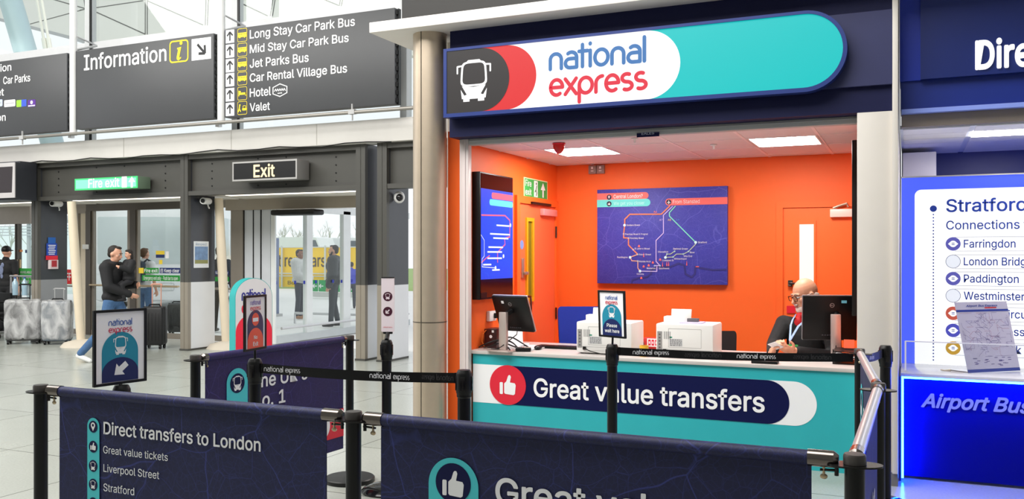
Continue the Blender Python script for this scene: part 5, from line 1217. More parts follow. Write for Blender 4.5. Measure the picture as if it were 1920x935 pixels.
# chairs
CHB = mat('chair_royal_blue', (8, 40, 150), .8, vary=.05, scale=30, bump=.1)
def office_chair(x, y, th, m, label, h=1.08, w=.42):
    t = thing('office_chair', label, 'chair', (x, y, 0), radians(th), group='office chairs'); L = dict(local=True)
    b = MB(); M = Matrix.Translation((0, .22, h - (h - .52)/2 - .01)) @ Matrix.Rotation(radians(-8), 4, 'X'); bm = bmesh.new(); tmp = MB()
    F = Fr((0, 0, 0), (1, 0, 0), (0, 0, 1)); hh = h - .52
    prof = [(-w*.42, -hh/2), (w*.42, -hh/2), (w*.46, hh*.35)] + [(w*.40 + w*.06*cos(pi/2*k/6), hh*.5 - .04 + .04*sin(pi/2*k/6)) for k in range(1, 7)] + [(-w*.40 - w*.06*sin(pi/2*k/6), hh*.5 - .04 + .04*cos(pi/2*k/6)) for k in range(0, 7)] + [(-w*.46, hh*.35)]
    tmp.poly(F, prof, -.04, .03); b.merge(tmp.bm, M); b.build('backrest', m, t, **L)
    MB().box(-w/2, w/2, -.24, .2, .44, .52, .03).build('seat', m, t, **L)
    MB().cyl((0, 0, .1), (0, 0, .44), .03).build('gas_column', BLKM, t, **L)
    b = MB(); b.tube([(0, .1, .44), (0, .27, .46), (0, .28, .7)], .018, 8); b.build('back_bar', BLKM, t, **L)
    for k in range(5):
        a_ = 2*pi*k/5; p = Vector((.28*cos(a_), .28*sin(a_), .06)); MB().tube([(0, 0, .11), p], [.025, .016], 8).build('leg', BLKM, t, **L)
        MB().cyl(p + Vector((0, -.012, -.03)), p + Vector((0, .012, -.03)), .028, seg=14).build('castor', BLK, t, **L)
    return t
p = atD(1094, 600, 8.25); office_chair(p.x, p.y, 26, CHB, 'royal blue office chair left of the first printer', 1.08, .47)
p = atD(1358, 650, 8.2); office_chair(p.x, p.y - .1, 24, mat('chair_black', (26, 18, 20), .6), 'black office chair behind the printer nearer the clerk', .86, .40)
# small things, left to right
t = thing('docking_box', 'dark box of electronics with an orange wire at the left end of the counter', 'box', (-3.33, 7.05, TOP))
b = MB(); b.box(-3.385, -3.265, 6.99, 7.2, TOP, TOP + .165, .005); b.build('case', mat('box_maroon_black', (54, 22, 24), .3), t)
b = MB(); b.fbox(FY(6.99), -3.31, -3.29, TOP + .135, TOP + .155, 0, .002); b.poly(FY(6.99), circ(-3.32, TOP + .1, .014, 16), .001); b.build('sticker', PRINT, t)
b = MB(); b.tube([(-3.36, 6.98, TOP + .155), (-3.39, 6.975, TOP + .12), (-3.395, 6.97, TOP + .06), (-3.37, 6.96, TOP + .015), (-3.34, 6.95, TOP + .008)], .004, 6); b.build('orange_wire', mat('orange_wire', (230, 120, 40), .5), t)
rnd = random.Random(11)
for i, (pts, nm) in enumerate(((((-3.36, 6.93, .01), (-3.3, 6.9, .03), (-3.22, 6.93, .055), (-3.12, 6.92, .07), (-3.02, 6.9, .05), (-2.96, 6.88, .01)), 'thick black cable arching over the monitor foot'), (((-3.33, 6.96, .01), (-3.25, 6.88, .02), (-3.17, 6.86, .04), (-3.1, 6.88, .05), (-3.0, 6.86, .03), (-2.92, 6.88, .012)), 'black cable looping in front of the monitor foot'), (((-3.3, 7.05, .01), (-3.2, 6.98, .06), (-3.08, 6.98, .085), (-2.98, 6.96, .05), (-2.9, 6.98, .012)), 'black cable behind the monitor column'), (((-3.2, 6.84, .008), (-3.13, 6.82, .012), (-3.06, 6.86, .03), (-3.02, 6.83, .008)), 'short black cable at the counter front edge'))):
    P = [Vector((x - .03, y - .03, TOP + z * 1.35)) for x, y, z in pts]; fine = []
    for a_, c_ in zip(P, P[1:]):
        for k in range(4): fine.append(a_.lerp(c_, k/4))
    fine.append(P[-1]); 
    for _ in range(3): fine = [fine[0]] + [(fine[k-1] + fine[k]*2 + fine[k+1]) / 4 for k in range(1, len(fine)-1)] + [fine[-1]]
    tag(MB().tube(fine, .006, 8).build('cable', BLK), nm, 'cable', 'loose counter cables')
for x, y, a_, nm in ((-3.18, 7.22, .3, 'white papers lying behind the left monitor'), (-3.0, 7.12, -.2, 'white papers in front of the left monitor screen')):
    b = MB(); M = Matrix.Translation((x, y, TOP)) @ Matrix.Rotation(a_, 4, 'Z'); b.mbox(M, -.105, .105, -.14, .14, 0, .014, .002); tag(b.build('paper_stack', PRINT), nm, 'papers')
b = MB(); M = Matrix.Translation((-3.24, 7.28, TOP + .06)) @ Matrix.Rotation(.5, 4, 'Z') @ Matrix.Rotation(-.5, 4, 'X'); b.mbox(M, -.09, .09, -.004, .004, -.06, .1, .002); tag(b.build('leaning_sheet', PRINT), 'white sheet leaning against the left office wall', 'papers')
t = thing('yellow_tag', 'tiny yellow plug among the cables by the left monitor', 'plug', (-3.165, 6.82, TOP)); MB().box(-3.178, -3.155, 6.81, 6.83, TOP, TOP + .022, .003).build('body', mat('tag_yellow', (240, 190, 40), .5), t); MB().tube([(-3.155, 6.82, TOP + .012), (-3.13, 6.82, TOP + .012)], .005, 8).build('pin', BLK, t)
t = thing('card_terminal', 'black and grey card terminal lying in the cables at the counter front', 'terminal', (-2.95, 6.87, TOP)); M = Matrix.Translation((-2.95, 6.87, TOP)) @ Matrix.Rotation(.35, 4, 'Z')
b = MB(); b.mbox(M, -.075, .055, -.04, .04, 0, .032, .01); b.build('body', BLK, t); b = MB(); b.mbox(M, .0, .052, -.032, .03, .032, .034); b.build('display', mat('terminal_display', (170, 176, 170), .3), t); b = MB()
for k in range(9): b.mbox(M, -.07 + .018*(k % 3), -.058 + .018*(k % 3), -.03 + .02*(k//3), -.018 + .02*(k//3), .032, .036)
b.build('keys', mat('key_grey', (120, 118, 120), .4), t)
t = thing('keyboard', 'slim black keyboard lying left of the first printer', 'keyboard', (-2.75, 7.2, TOP)); MB().box(-2.97, -2.52, 7.16, 7.28, TOP, TOP + .018, .004).build('body', BLK, t); b = MB()
for r_ in range(4):
    for k in range(20): b.box(-2.96 + .0218*k, -2.942 + .0218*k, 7.17 + .026*r_, 7.19 + .026*r_, TOP + .018, TOP + .023)
b.build('keys', mat('key_black', (34, 32, 34), .4), t)
t = thing('computer_mouse', 'black mouse on the papers beyond the card terminal', 'mouse', (-2.9, 7.05, TOP)); MB().ell((-2.9, 7.05, TOP + .018), (.032, .055, .02)).build('shell', BLK, t); MB().tube([(-2.9, 7.1, TOP + .02), (-2.87, 7.2, TOP + .01), (-2.8, 7.28, TOP + .006)], .0025, 6).build('cable', BLK, t)
q = atZ(1198, 657, TOP); t = thing('card_reader', 'black card reader standing between the printers', 'reader', (q.x, q.y, TOP)); b = MB(); b.box(q.x - .035, q.x + .035, q.y, q.y + .05, TOP, TOP + .075, .012); b.build('body', BLK, t); b = MB(); b.box(q.x - .02, q.x + .02, q.y - .002, q.y, TOP + .04, TOP + .06); b.build('slot', mat('key_grey', (120, 118, 120)), t)
q = atZ(1224, 654, TOP); t = thing('label_box', 'red box with a white panel of red characters between the printers', 'box', (q.x, q.y, TOP)); MB().box(q.x - .09, q.x + .05, q.y, q.y + .09, TOP, TOP + .092, .004).build('carton', mat('carton_red', (196, 40, 34), .5), t)
FF = FY(q.y); MB().fbox(FF, q.x - .05, q.x + .05, TOP + .02, TOP + .09, 0, .002).build('white_panel', PRINT, t); b = MB()
for k in range(3): b.fbox(FF, q.x - .04 + .03*k, q.x - .018 + .03*k, TOP + .03, TOP + .08, .002, .003)
b.build('red_blocks', RED, t)
b = MB()
for k in range(3): b.fbox(FF, q.x - .034 + .03*k, q.x - .024 + .03*k, TOP + .045, TOP + .065, .003, .004)
b.build('pale_marks', PRINT, t)
q = atZ(1202, 650, TOP + .08); tag(MB().lathe((q.x + .01, q.y + .05, TOP), [(.025, 0), (.036, 0), (.036, .088), (.025, .088)], 24).build('tape_roll', mat('tape_yellow', (236, 180, 50), .4)), 'roll of yellow tape beside the red box', 'tape')
q = atZ(1450, 668, TOP); t = thing('signature_pad', 'flat black pad on the counter under the clerk\'s hands', 'pad', (q.x, q.y, TOP)); MB().box(q.x - .09, q.x + .1, 6.80, 6.90, TOP, TOP + .02, .005).build('body', BLK, t); MB().box(q.x - .06, q.x + .06, 6.81, 6.88, TOP + .02, TOP + .021).build('pad_face', mat('pad_grey', (60, 60, 64), .3), t)
q = atZ(1590, 660, TOP)
t = thing('letter_tray', 'black letter tray with an orange card at the right end of the counter', 'tray', (-.43, 7.15, TOP)); b = MB()
for k in range(3): b.box(-.52, -.35, 7.0, 7.3, TOP + .045*k, TOP + .045*k + .006)
for x in (-.52, -.356):
    for y in (7.0, 7.294): b.box(x, x + .006, y, y + .006, TOP, TOP + .11)
b.build('shelves', BLK, t); b = MB(); b.box(-.515, -.36, 7.01, 7.28, TOP + .051, TOP + .058); b.build('papers', PRINT, t)
b = MB(); M = Matrix.Translation((-.45, 7.12, TOP + .11)) @ Matrix.Rotation(-.3, 4, 'X'); b.mbox(M, -.0, .075, -.003, .003, 0, .065); b.build('orange_card', mat('card_orange', (244, 92, 40), .5), t)
q = FXp(-3.42); a_ = atX = None
t = thing('wall_socket', 'white twin socket low on the left orange wall', 'socket', (-3.41, 7.45, .95)); b = MB(); zz = 1.56 - (606 - 478) * 7.9 / 1670; y_ = FXp(-3.40).px(922, 592)
b.box(-3.42, -3.385, y_[0] - .07, y_[0] + .07, y_[1] - .045, y_[1] + .045, .006); b.build('plate', WHITE, t); b = MB(); b.box(-3.385, -3.36, y_[0] + .01, y_[0] + .05, y_[1] - .02, y_[1] + .025, .004); b.build('plug', BLK, t)

# ================================================================== LUGGAGE AND HALL FURNITURE
WRAP = bpy.data.materials.new('cling_wrap'); WRAP.use_nodes = True; nt = WRAP.node_tree; bs_ = nt.nodes['Principled BSDF']
bs_.inputs['Base Color'].default_value = (.86, .86, .87, 1); bs_.inputs['Roughness'].default_value = .22
nz = nt.nodes.new('ShaderNodeTexNoise'); nz.inputs['Scale'].default_value = 4.5; nz.inputs['Detail'].default_value = 8; nz.inputs['Distortion'].default_value = .9
tc = nt.nodes.new('ShaderNodeTexCoord'); mpn = nt.nodes.new('ShaderNodeMapping'); mpn.inputs['Scale'].default_value = (1.3, 1.3, .8); mpn.inputs['Rotation'].default_value = (.3, .7, .3)
nt.links.new(tc.outputs['Object'], mpn.inputs[0]); nt.links.new(mpn.outputs[0], nz.inputs['Vector'])
mr = nt.nodes.new('ShaderNodeMapRange'); mr.inputs[1].default_value = .35; mr.inputs[2].default_value = .68; mr.inputs[3].default_value = .15; mr.inputs[4].default_value = .66
nt.links.new(nz.outputs['Fac'], mr.inputs[0]); nt.links.new(mr.outputs[0], bs_.inputs['Alpha'])
bpn = nt.nodes.new('ShaderNodeBump'); bpn.inputs['Strength'].default_value = .6; bpn.inputs['Distance'].default_value = .02; nt.links.new(nz.outputs['Fac'], bpn.inputs['Height']); nt.links.new(bpn.outputs[0], bs_.inputs['Normal'])
def suitcase(x, y, th, w, h, dp, m, label, wrap=False, handle=.0, hm=None, ribs=True):
    t = thing('suitcase', label, 'suitcase', (x, y, 0), radians(th), group='wheeled suitcases'); L = dict(local=True)
    MB().box(-w/2, w/2, -dp/2, dp/2, .06, h, .05).build('shell', m, t, **L)
    if ribs:
        b = MB()
        for k in range(5): xx = -w*.32 + w*.16*k; b.box(xx - .012, xx + .012, -dp/2 - .006, -dp/2 + .005, .14, h - .1, .004)
        b.build('ribs', m, t, **L)
    MB().box(-w/2 - .004, w/2 + .004, -.012, .012, .1, h + .004, .004).build('zip_band', BLK, t, **L)
    for sx in (-1, 1):
        for sy in (-1, 1):
            p = Vector((sx*(w/2 - .05), sy*(dp/2 - .05), .032)); b = MB(); b.cyl(p - Vector((.014, 0, 0)), p + Vector((.014, 0, 0)), .032, seg=16); b.box(p.x - .02, p.x + .02, p.y - .02, p.y + .02, .045, .075, .004); b.build('wheel', BLK, t, **L)
    if wrap:
        bm = bmesh.new(); tmp = MB(); tmp.box(-w/2 - .012, w/2 + .012, -dp/2 - .012, dp/2 + .012, .075, h + .015, .055)
        bmesh.ops.subdivide_edges(tmp.bm, edges=[e for e in tmp.bm.edges if e.calc_length() > .1], cuts=7, use_grid_fill=True)
        rnd = random.Random(int(x*100))
        for v in tmp.bm.verts: v.co += Vector((rnd.uniform(-.005, .006), rnd.uniform(-.005, .006), rnd.uniform(-.006, .006)))
        tmp.build('cling_film', WRAP, t, smooth=80, **L)
    if handle:
        hb = MB()
        for sx in (-1, 1): hb.cyl((sx*.075, dp*.3, h - .02), (sx*.075, dp*.3, h + handle), .009, seg=10)
        hb.build('handle_rods', hm or ALU, t, **L); MB().tube([(-.095, dp*.3, h + handle - .005), (-.075, dp*.3, h + handle + .012), (.075, dp*.3, h + handle + .012), (.095, dp*.3, h + handle - .005)], .014, 10).build('handle_grip', hm or BLK, t, **L)
    b = MB(); b.tube([(-.1, 0, h), (-.08, 0, h + .035), (.08, 0, h + .035), (.1, 0, h)], .012, 8); b.build('carry_handle', BLK, t, **L)
    return t
DKC = mat('case_charcoal', (62, 62, 64), .35, vary=.1); 
p1 = atZ(45, 644, 0); suitcase(p1.x, p1.y, 40, .56, .77, .28, DKC, 'film wrapped dark suitcase, left one of the pair by the dark column', True, .26, BLK, False)
p2 = atZ(108, 645, 0); suitcase(p2.x, p2.y, 32, .45, .76, .28, mat('case_slate', (92, 102, 112), .35), 'film wrapped grey suitcase, right one of the pair by the dark column', True, .20, ALU, False)
p3 = atZ(290, 653, 0); suitcase(p3.x, p3.y, 22, .36, .70, .26, mat('case_black', (22, 22, 24), .5, vary=.2, bump=.2, scale=40), 'black suitcase with a pinkish raised handle in front of the fire doors', False, .36, mat('handle_pink', (206, 150, 130), .4), True)
p4 = atD(333, 600, 17.4); suitcase(p4.x, p4.y, 25, .34, .62, .26, mat('case_black', (22, 22, 24)), 'black suitcase standing outside beyond the fire doors')
# luggage trolley with bottles
q = atD(42, 600, 16.95); t = thing('luggage_trolley', 'wire luggage trolley behind the wrapped suitcases', 'trolley', (q.x, q.y, 0)); TR = mat('trolley_steel', (176, 176, 178), .3, .7)
b = MB(); z0 = .1
for x in (-.34, .34):
    b.tube([q.x*0 + x and (q.x + x, q.y, z0), (q.x + x, q.y + .02, 1.16)], .016, 8)
    b.tube([(q.x + x, q.y, z0), (q.x + x*.8, q.y - .8, z0)], .016, 8)
b.tube([(q.x - .34, q.y, 1.16), (q.x + .34, q.y, 1.16)], .018, 8); b.tube([(q.x - .3, q.y - .8, z0), (q.x + .3, q.y - .8, z0)], .016, 8)
b.build('frame', TR, t); b = MB()
for k in range(9): x = q.x - .32 + .08*k; b.tube([(x, q.y, .8), (x, q.y, 1.14)], .005, 5)
for z in (.82, .98): b.tube([(q.x - .34, q.y, z), (q.x + .34, q.y, z)], .006, 5)
b.build('basket', TR, t)
for x, y in ((-.3, -.75), (.3, -.75), (0, .05)): c = Vector((q.x + x, q.y + y, .08)); MB().cyl(c - Vector((.015, 0, 0)), c + Vector((.015, 0, 0)), .08, seg=18).build('wheel', BLK, t)
WTR = mat('water_bottle_blue', (170, 200, 216), .1, spec=.8); CAPB = mat('bottle_cap_blue', (30, 90, 170), .4)
for k, (x, nm) in enumerate(((-.12, 'left water bottle in the trolley basket'), (.14, 'right water bottle in the trolley basket'))):
    c = (q.x + x, q.y - .06, .8); b_ = thing('water_bottle', nm, 'bottle', c, group='water bottles'); MB().lathe(c, [(0, 0), (.05, 0), (.052, .02), (.048, .1), (.052, .14), (.05, .24), (.02, .29), (.016, .32), (0, .32)], 18).build('body', WTR, b_); MB().lathe((c[0], c[1], c[2] + .315), [(.019, 0), (.019, .025), (0, .025)], 14).build('cap', CAPB, b_)
# bench at the left edge
q = atD(-20, 612, 16.4); t = thing('bench_seat', 'black steel bench with looped armrest at the left edge', 'bench', (q.x, q.y, 0))
b = MB(); b.box(q.x - 1.2, q.x + .30, q.y - .25, q.y + .25, .42, .455, .01); b.build('seat', BLKM, t)
b = MB(); b.box(q.x - 1.2, q.x + .28, q.y + .22, q.y + .26, .5, .86, .01); b.build('backrest', BLKM, t)
for x in (.28, -.4): b = MB(); pts = [Vector((q.x + x, q.y + .25*cos(a_), .58 + .12*sin(a_))) for a_ in [2*pi*k/20 for k in range(21)]]; b.tube(pts, .02, 8); b.build('armrest', BLKM, t)
for x in (.22, -.9): b = MB(); b.tube([(q.x + x, q.y - .26, .0), (q.x + x, q.y - .2, .3), (q.x + x, q.y, .42), (q.x + x, q.y + .2, .3), (q.x + x, q.y + .26, 0)], .025, 8); b.build('leg', BLKM, t)
# round topped totem
c = atD(471, 640, 10.6); th = radians(24); u_ = Vector((cs, sn, 0))*cos(th) + Vector((-sn, cs, 0))*sin(th); F = Fr((c.x, c.y, 0), u_, (0, 0, 1))
F = None; th = radians(40); u_ = Vector((cs, sn, 0))*cos(th) + Vector((-sn, cs, 0))*sin(th); F = Fr((c.x, c.y, 0), u_, (0, 0, 1))
t = thing('totem_sign', 'round topped white and red totem with a teal edge beyond the left back banner', 'sign', (c.x, c.y, 0), group=None)
qa = F.px(441, 600); qb = F.px(511, 600); qt = F.px(474, 521); x0, x1, zt = qa[0], qb[0], qt[1]
MB().poly(F, arch(x0, x1, .0, zt, 32), -.17, -.004).build('body', mat('totem_teal', (0, 160, 160), .4), t)
MB().poly(F, arch(x0 + .006, x1 - .006, .0, zt - .006, 32), -.004, 0).build('face', mat('totem_white', (208, 204, 208), .4), t)
MB().poly(F, arch(x0 + .006, x1 - .006, .0, zt - .42, 32), .0, .002).build('red_face', mat('totem_red', (222, 30, 60), .4), t)
brand_logo(F, x0 + (x1-x0)*.18, zt - .26, (x1-x0)*.62, .085, mat('totem_navy_ink', (40, 40, 130), .5), REDI, t, d=.003, gap=1.75)
text('UK coach', F, x0 + (x1-x0)*.42, zt - .78, .10, PRINT, t, w=(x1-x0)*.45, d=.004, bold=.02) if False else None
b = MB()
for zz, ww in ((zt - .68, .07), (zt - .9, .09)): b.poly(F, rrect(x0 + (x1-x0)*.40, x0 + (x1-x0)*.40 + ww*1.4, zz, zz + .12, .02), .004)
b.build('pale_marks', PRINT, t)
# ================================================================== PEOPLE
def blob_mesh(mb, voxel, smooth=4):
    """fuse overlapping rounded volumes into one continuous skin"""
    me = bpy.data.meshes.new('tmp'); mb.bm.to_mesh(me); mb.bm.free()
    o = bpy.data.objects.new('tmp', me); COL.objects.link(o)
    r = o.modifiers.new('r', 'REMESH'); r.mode = 'VOXEL'; r.voxel_size = voxel; r.adaptivity = 0
    if smooth: s_ = o.modifiers.new('s', 'SMOOTH'); s_.factor = .5; s_.iterations = smooth
    bpy.context.view_layer.update()
    me2 = bpy.data.meshes.new_from_object(o.evaluated_get(bpy.context.evaluated_depsgraph_get()))
    bpy.data.objects.remove(o); bpy.data.meshes.remove(me)
    bm = bmesh.new(); bm.from_mesh(me2); bpy.data.meshes.remove(me2)
    return bm
def blob(mb, name, m, parent, voxel=.011, smooth=4):
    return link_mesh(name, blob_mesh(mb, voxel, smooth), m, parent, local=True, smooth=80)
SKIN = mat('skin_light', (214, 160, 134), .5, vary=.05, scale=20); SKIN2 = mat('skin_brown', (140, 96, 72), .5, vary=.05)
def basis(fwd, up=Vector((0, 0, 1))):
    y = -Vector(fwd).normalized(); x = y.cross(up).normalized(); z = x.cross(y)
    return Matrix((x, y, z)).transposed()     # local -Y = fwd, Z = up
def head_parts(b, c, R, k=1.0, ears=True):
    p = lambda x, y, z: c + R @ Vector((x*k, y*k, z*k))
    b.ell(p(0, .012, .028), (.077*k, .097*k, .098*k), R, 18); b.ell(p(0, -.028, -.045), (.058*k, .062*k, .075*k), R, 16); b.ell(p(0, -.05, -.088), (.03*k, .03*k, .026*k), R, 12)
    b.ell(p(0, -.075, .026), (.052*k, .018*k, .014*k), R, 12)
    b.caps(p(0, -.09, .008), p(0, -.108, -.026), .010*k, .015*k, 10); b.ell(p(0, -.086, -.062), (.026*k, .012*k, .010*k), R, 10)
    for s_ in (-1, 1):
        b.ell(p(s_*.043, -.06, -.02), (.022*k, .022*k, .022*k), R, 10)
        if ears: b.ell(p(s_*.079, .012, -.008), (.012*k, .022*k, .034*k), R, 10)
def face_parts(t, c, R, k, browm, lipm=None):
    p = lambda x, y, z: c + R @ Vector((x*k, y*k, z*k))
    for s_ in (-1, 1):
        e = MB(); e.ell(p(s_*.031, -.077, .006), (.014*k, .010*k, .0085*k), R, 12); e = e.build('eye', mat('eye_white', (220, 214, 208), .2), t, local=True)
        i = MB(); i.ell(p(s_*.031, -.0855, .006), (.0062*k, .003*k, .0062*k), R, 10); i.build('iris', mat('iris_dark', (40, 28, 22), .2), e, local=True)
        bw = MB(); bw.tube([p(s_*.014, -.094, .028), p(s_*.03, -.092, .034), p(s_*.047, -.080, .028)], [.004*k, .0045*k, .003*k], 8); bw.build('eyebrow', browm, t, local=True)
    m_ = MB(); m_.tube([p(-.022, -.094, -.062), p(0, -.101, -.061), p(.022, -.094, -.062)], [.003*k, .0055*k, .003*k], 8); m_.build('mouth', lipm or mat('lip', (160, 92, 84), .5), t, local=True)
def hand_parts(b, w, d, n, side, curl=.5, k=1.0, thumb=.9):
    """w wrist, d direction of the palm, n direction the palm faces, side +1/-1 which side the thumb leaves"""
    d = Vector(d).normalized(); n = (Vector(n) - d * Vector(n).dot(d)).normalized(); s_ = d.cross(n) * side
    R = Matrix((s_, d, n)).transposed()
    b.ell(w + d*.048*k, (.041*k, .052*k, .016*k), R, 14); b.caps(w, w + d*.03*k, .024*k, .026*k, 10)
    for i, (off, L) in enumerate(((.031, .072), (.0105, .080), (-.0105, .074), (-.031, .058))):
        p0 = w + d*(.085 - abs(off)*.25)*k + s_*off*k; a = curl*.7
        d1 = (d*cos(a) + n*sin(a)).normalized(); p1 = p0 + d1*L*.45*k; a2 = curl*1.7; d2 = (d*cos(a2) + n*sin(a2)).normalized(); p2 = p1 + d2*L*.32*k
        a3 = curl*2.4; d3 = (d*cos(a3) + n*sin(a3)).normalized(); p3 = p2 + d3*L*.25*k
        b.caps(p0 - d*.015*k, p1, .0092*k, .0088*k, 8); b.caps(p1, p2, .0088*k, .008*k, 8); b.caps(p2, p3, .008*k, .0068*k, 8)
    p0 = w + d*.025*k + s_*.028*k; p1 = p0 + (d*.65 + s_*.7 + n*.35).normalized()*.042*k; p2 = p1 + (d*.9 + s_*.15 + n*thumb*.6).normalized()*.032*k
    b.caps(p0, p1, .0135*k, .0105*k, 8); b.caps(p1, p2, .0105*k, .0085*k, 8)
def figure(loc, yaw, label, H=1.75, J=None, top=None, legs=None, shoe=None, hairm=None, hair='short', skin=None, head_fwd=(0, -1, -.05), puff=.0, short=False, hood=False, beard=None, voxel=.011, curl=.5, group=None, collar=True):
    skin = skin or SKIN; k = H / 1.75
    t = thing('person', label, 'person', loc, yaw, group)
    j = dict(pel=(0, 0, .95), wai=(0, .0, 1.10), che=(0, .0, 1.30), nec=(0, .015, 1.47), hea=(0, -.01, 1.625),
             sL=(.185, .01, 1.415), eL=(.235, .03, 1.13), wL=(.235, -.06, .88), sR=(-.185, .01, 1.415), eR=(-.235, .03, 1.13), wR=(-.235, -.06, .88),
             hL=(.09, 0, .92), kL=(.10, -.02, .50), aL=(.10, .03, .085), hR=(-.09, 0, .92), kR=(-.10, -.02, .50), aR=(-.10, .03, .085), fL=(.02, -1, 0), fR=(-.02, -1, 0))
    if J: j.update(J)
    P = {n: Vector(v) * (k if n not in ('fL', 'fR') else 1) for n, v in j.items()}
    R = basis(head_fwd); b = MB()
    # body, one skin
    b.ell(P['che'], (.155*k, .105*k, .17*k)); b.ell(P['wai'], (.135*k, .095*k, .15*k)); b.ell(P['pel'], (.155*k, .11*k, .12*k))
    b.caps(P['che'] + Vector((0, 0, .08*k)), P['nec'], .075*k, .055*k); b.caps(P['nec'], P['hea'] + Vector((0, 0, -.05*k)), .054*k, .052*k)
    head_parts(b, P['hea'], R, k)
    for s_ in 'LR':
        b.caps(P['che'] + Vector((0, 0, .09*k)), P['s'+s_], .07*k, .055*k); b.caps(P['s'+s_], P['e'+s_], .05*k, .038*k); b.caps(P['e'+s_], P['w'+s_], .038*k, .026*k)
        dd = P['w'+s_] - P['e'+s_]; nn = Vector((-1 if s_ == 'L' else 1, -.2, 0)); hand_parts(b, P['w'+s_], dd, nn, 1 if s_ == 'L' else -1, curl, k)
        b.caps(P['h'+s_], P['k'+s_], .082*k, .054*k); b.caps(P['k'+s_], P['a'+s_], .052*k, .036*k)
        f = Vector(j['f'+s_]).normalized(); b.caps(P['a'+s_] + Vector((0, 0, -.04*k)), P['a'+s_] + f*.15*k + Vector((0, 0, -.05*k)), .034*k, .026*k)
    blob(b, 'body', skin, t, voxel)
    face_parts(t, P['hea'], R, k, hairm or mat('brow_brown', (60, 42, 32), .7))
    # clothes
    if top:
        g = .016 + puff; b = MB(); b.ell(P['che'], (.16*k+g, .11*k+g, .18*k)); b.ell(P['wai'], (.14*k+g, .10*k+g, .17*k)); b.ell(P['pel'] + Vector((0, 0, .03*k)), (.155*k+g, .115*k+g, .11*k))
        b.caps(P['che'] + Vector((0, 0, .08*k)), P['nec'] + Vector((0, 0, .015)), .09*k, .068*k)
        for s_ in 'LR':
            b.caps(P['che'] + Vector((0, 0, .09*k)), P['s'+s_], .075*k+g*.6, .058*k+g); end = P['e'+s_] if not short else P['s'+s_].lerp(P['e'+s_], .72)
            b.caps(P['s'+s_], end, .054*k+g, .042*k+g*.9)
            if not short: b.caps(P['e'+s_], P['e'+s_].lerp(P['w'+s_], .93), .042*k+g*.9, .030*k+g*.8)
        if hood: b.ell(P['nec'] + Vector((0, .06, .0)), (.12*k, .085*k, .075*k)); b.ell(P['nec'] + Vector((0, -.03, .0)), (.095*k, .075*k, .05*k))
        blob(b, 'jacket' if not short else 'shirt', top, t, voxel * 1.1)
    if legs:
        b = MB(); b.ell(P['pel'] + Vector((0, 0, -.02*k)), (.163*k, .12*k, .12*k))
        for s_ in 'LR': b.caps(P['h'+s_], P['k'+s_], .092*k, .068*k); b.caps(P['k'+s_], P['k'+s_].lerp(P['a'+s_], .98), .066*k, .056*k)
        blob(b, 'trousers', legs, t, voxel * 1.1)
    if shoe:
        for s_ in 'LR':
            f = Vector(j['f'+s_]).normalized(); a = P['a'+s_]; z = Vector((0, 0, -.045*k)); b = MB(); b.caps(a + z*.9 - f*.03*k, a + z*1.0 + f*.05*k, .042*k, .043*k); b.caps(a + z + f*.05*k, a + z*1.15 + f*.16*k, .042*k, .034*k); b.caps(a + z*.9, a + Vector((0, 0, .01)), .042*k, .045*k)
            blob(b, 'shoe', shoe, t, .010)
    if hairm and hair:
        b = MB(); c = P['hea']; p = lambda x, y, z: c + R @ Vector((x*k, y*k, z*k))
        if hair == 'short': b.ell(p(0, .034, .042), (.081*k, .088*k, .088*k), R, 18); b.ell(p(0, -.03, .105), (.055*k, .045*k, .022*k), R, 12); b.ell(p(0, .062, -.01), (.068*k, .05*k, .06*k), R, 14)
        if hair == 'cap': b.ell(p(0, .015, .05), (.086*k, .105*k, .088*k), R, 18); b.ell(p(0, -.11, .045), (.06*k, .06*k, .012*k), R, 12)
        if hair == 'long': b.ell(p(0, .03, .04), (.09*k, .095*k, .10*k), R, 18); b.ell(p(0, .06, -.08), (.085*k, .06*k, .13*k), R, 14); b.ell(p(0, -.03, .1), (.07*k, .06*k, .035*k), R, 12)
        blob(b, 'hair' if hair != 'cap' else 'baseball_cap', hairm, t, .010, 3)
    if beard:
        b = MB(); c = P['hea']; p = lambda x, y, z: c + R @ Vector((x*k, y*k, z*k))
        b.ell(p(0, -.05, -.085), (.052*k, .05*k, .042*k), R, 12)
        for s_ in (-1, 1): b.caps(p(s_*.045, -.045, -.075), p(s_*.066, -.005, -.01), .024*k, .014*k, 8)
        blob(b, 'beard', beard, t, .010, 3)
    return t, P, R
def yaw_of(fx, fy): return math.atan2(fx, -fy)
def ground(px_, d_): p = atD(px_, 478, d_); return (p.x, p.y, 0.0)
BLKC = mat('black_cloth', (24, 24, 27), .8, vary=.25, scale=12, bump=.15); BLKK = mat('black_trousers', (28, 28, 32), .8); DEN = mat('blue_denim', (70, 104, 146), .85, vary=.25, scale=25); DEN2 = mat('dark_denim', (48, 54, 66), .85, vary=.2)
HB = mat('hair_dark', (34, 26, 22), .7); HBR = mat('hair_brown', (96, 68, 44), .7); WSH = mat('white_trainer', (232, 232, 230), .5)
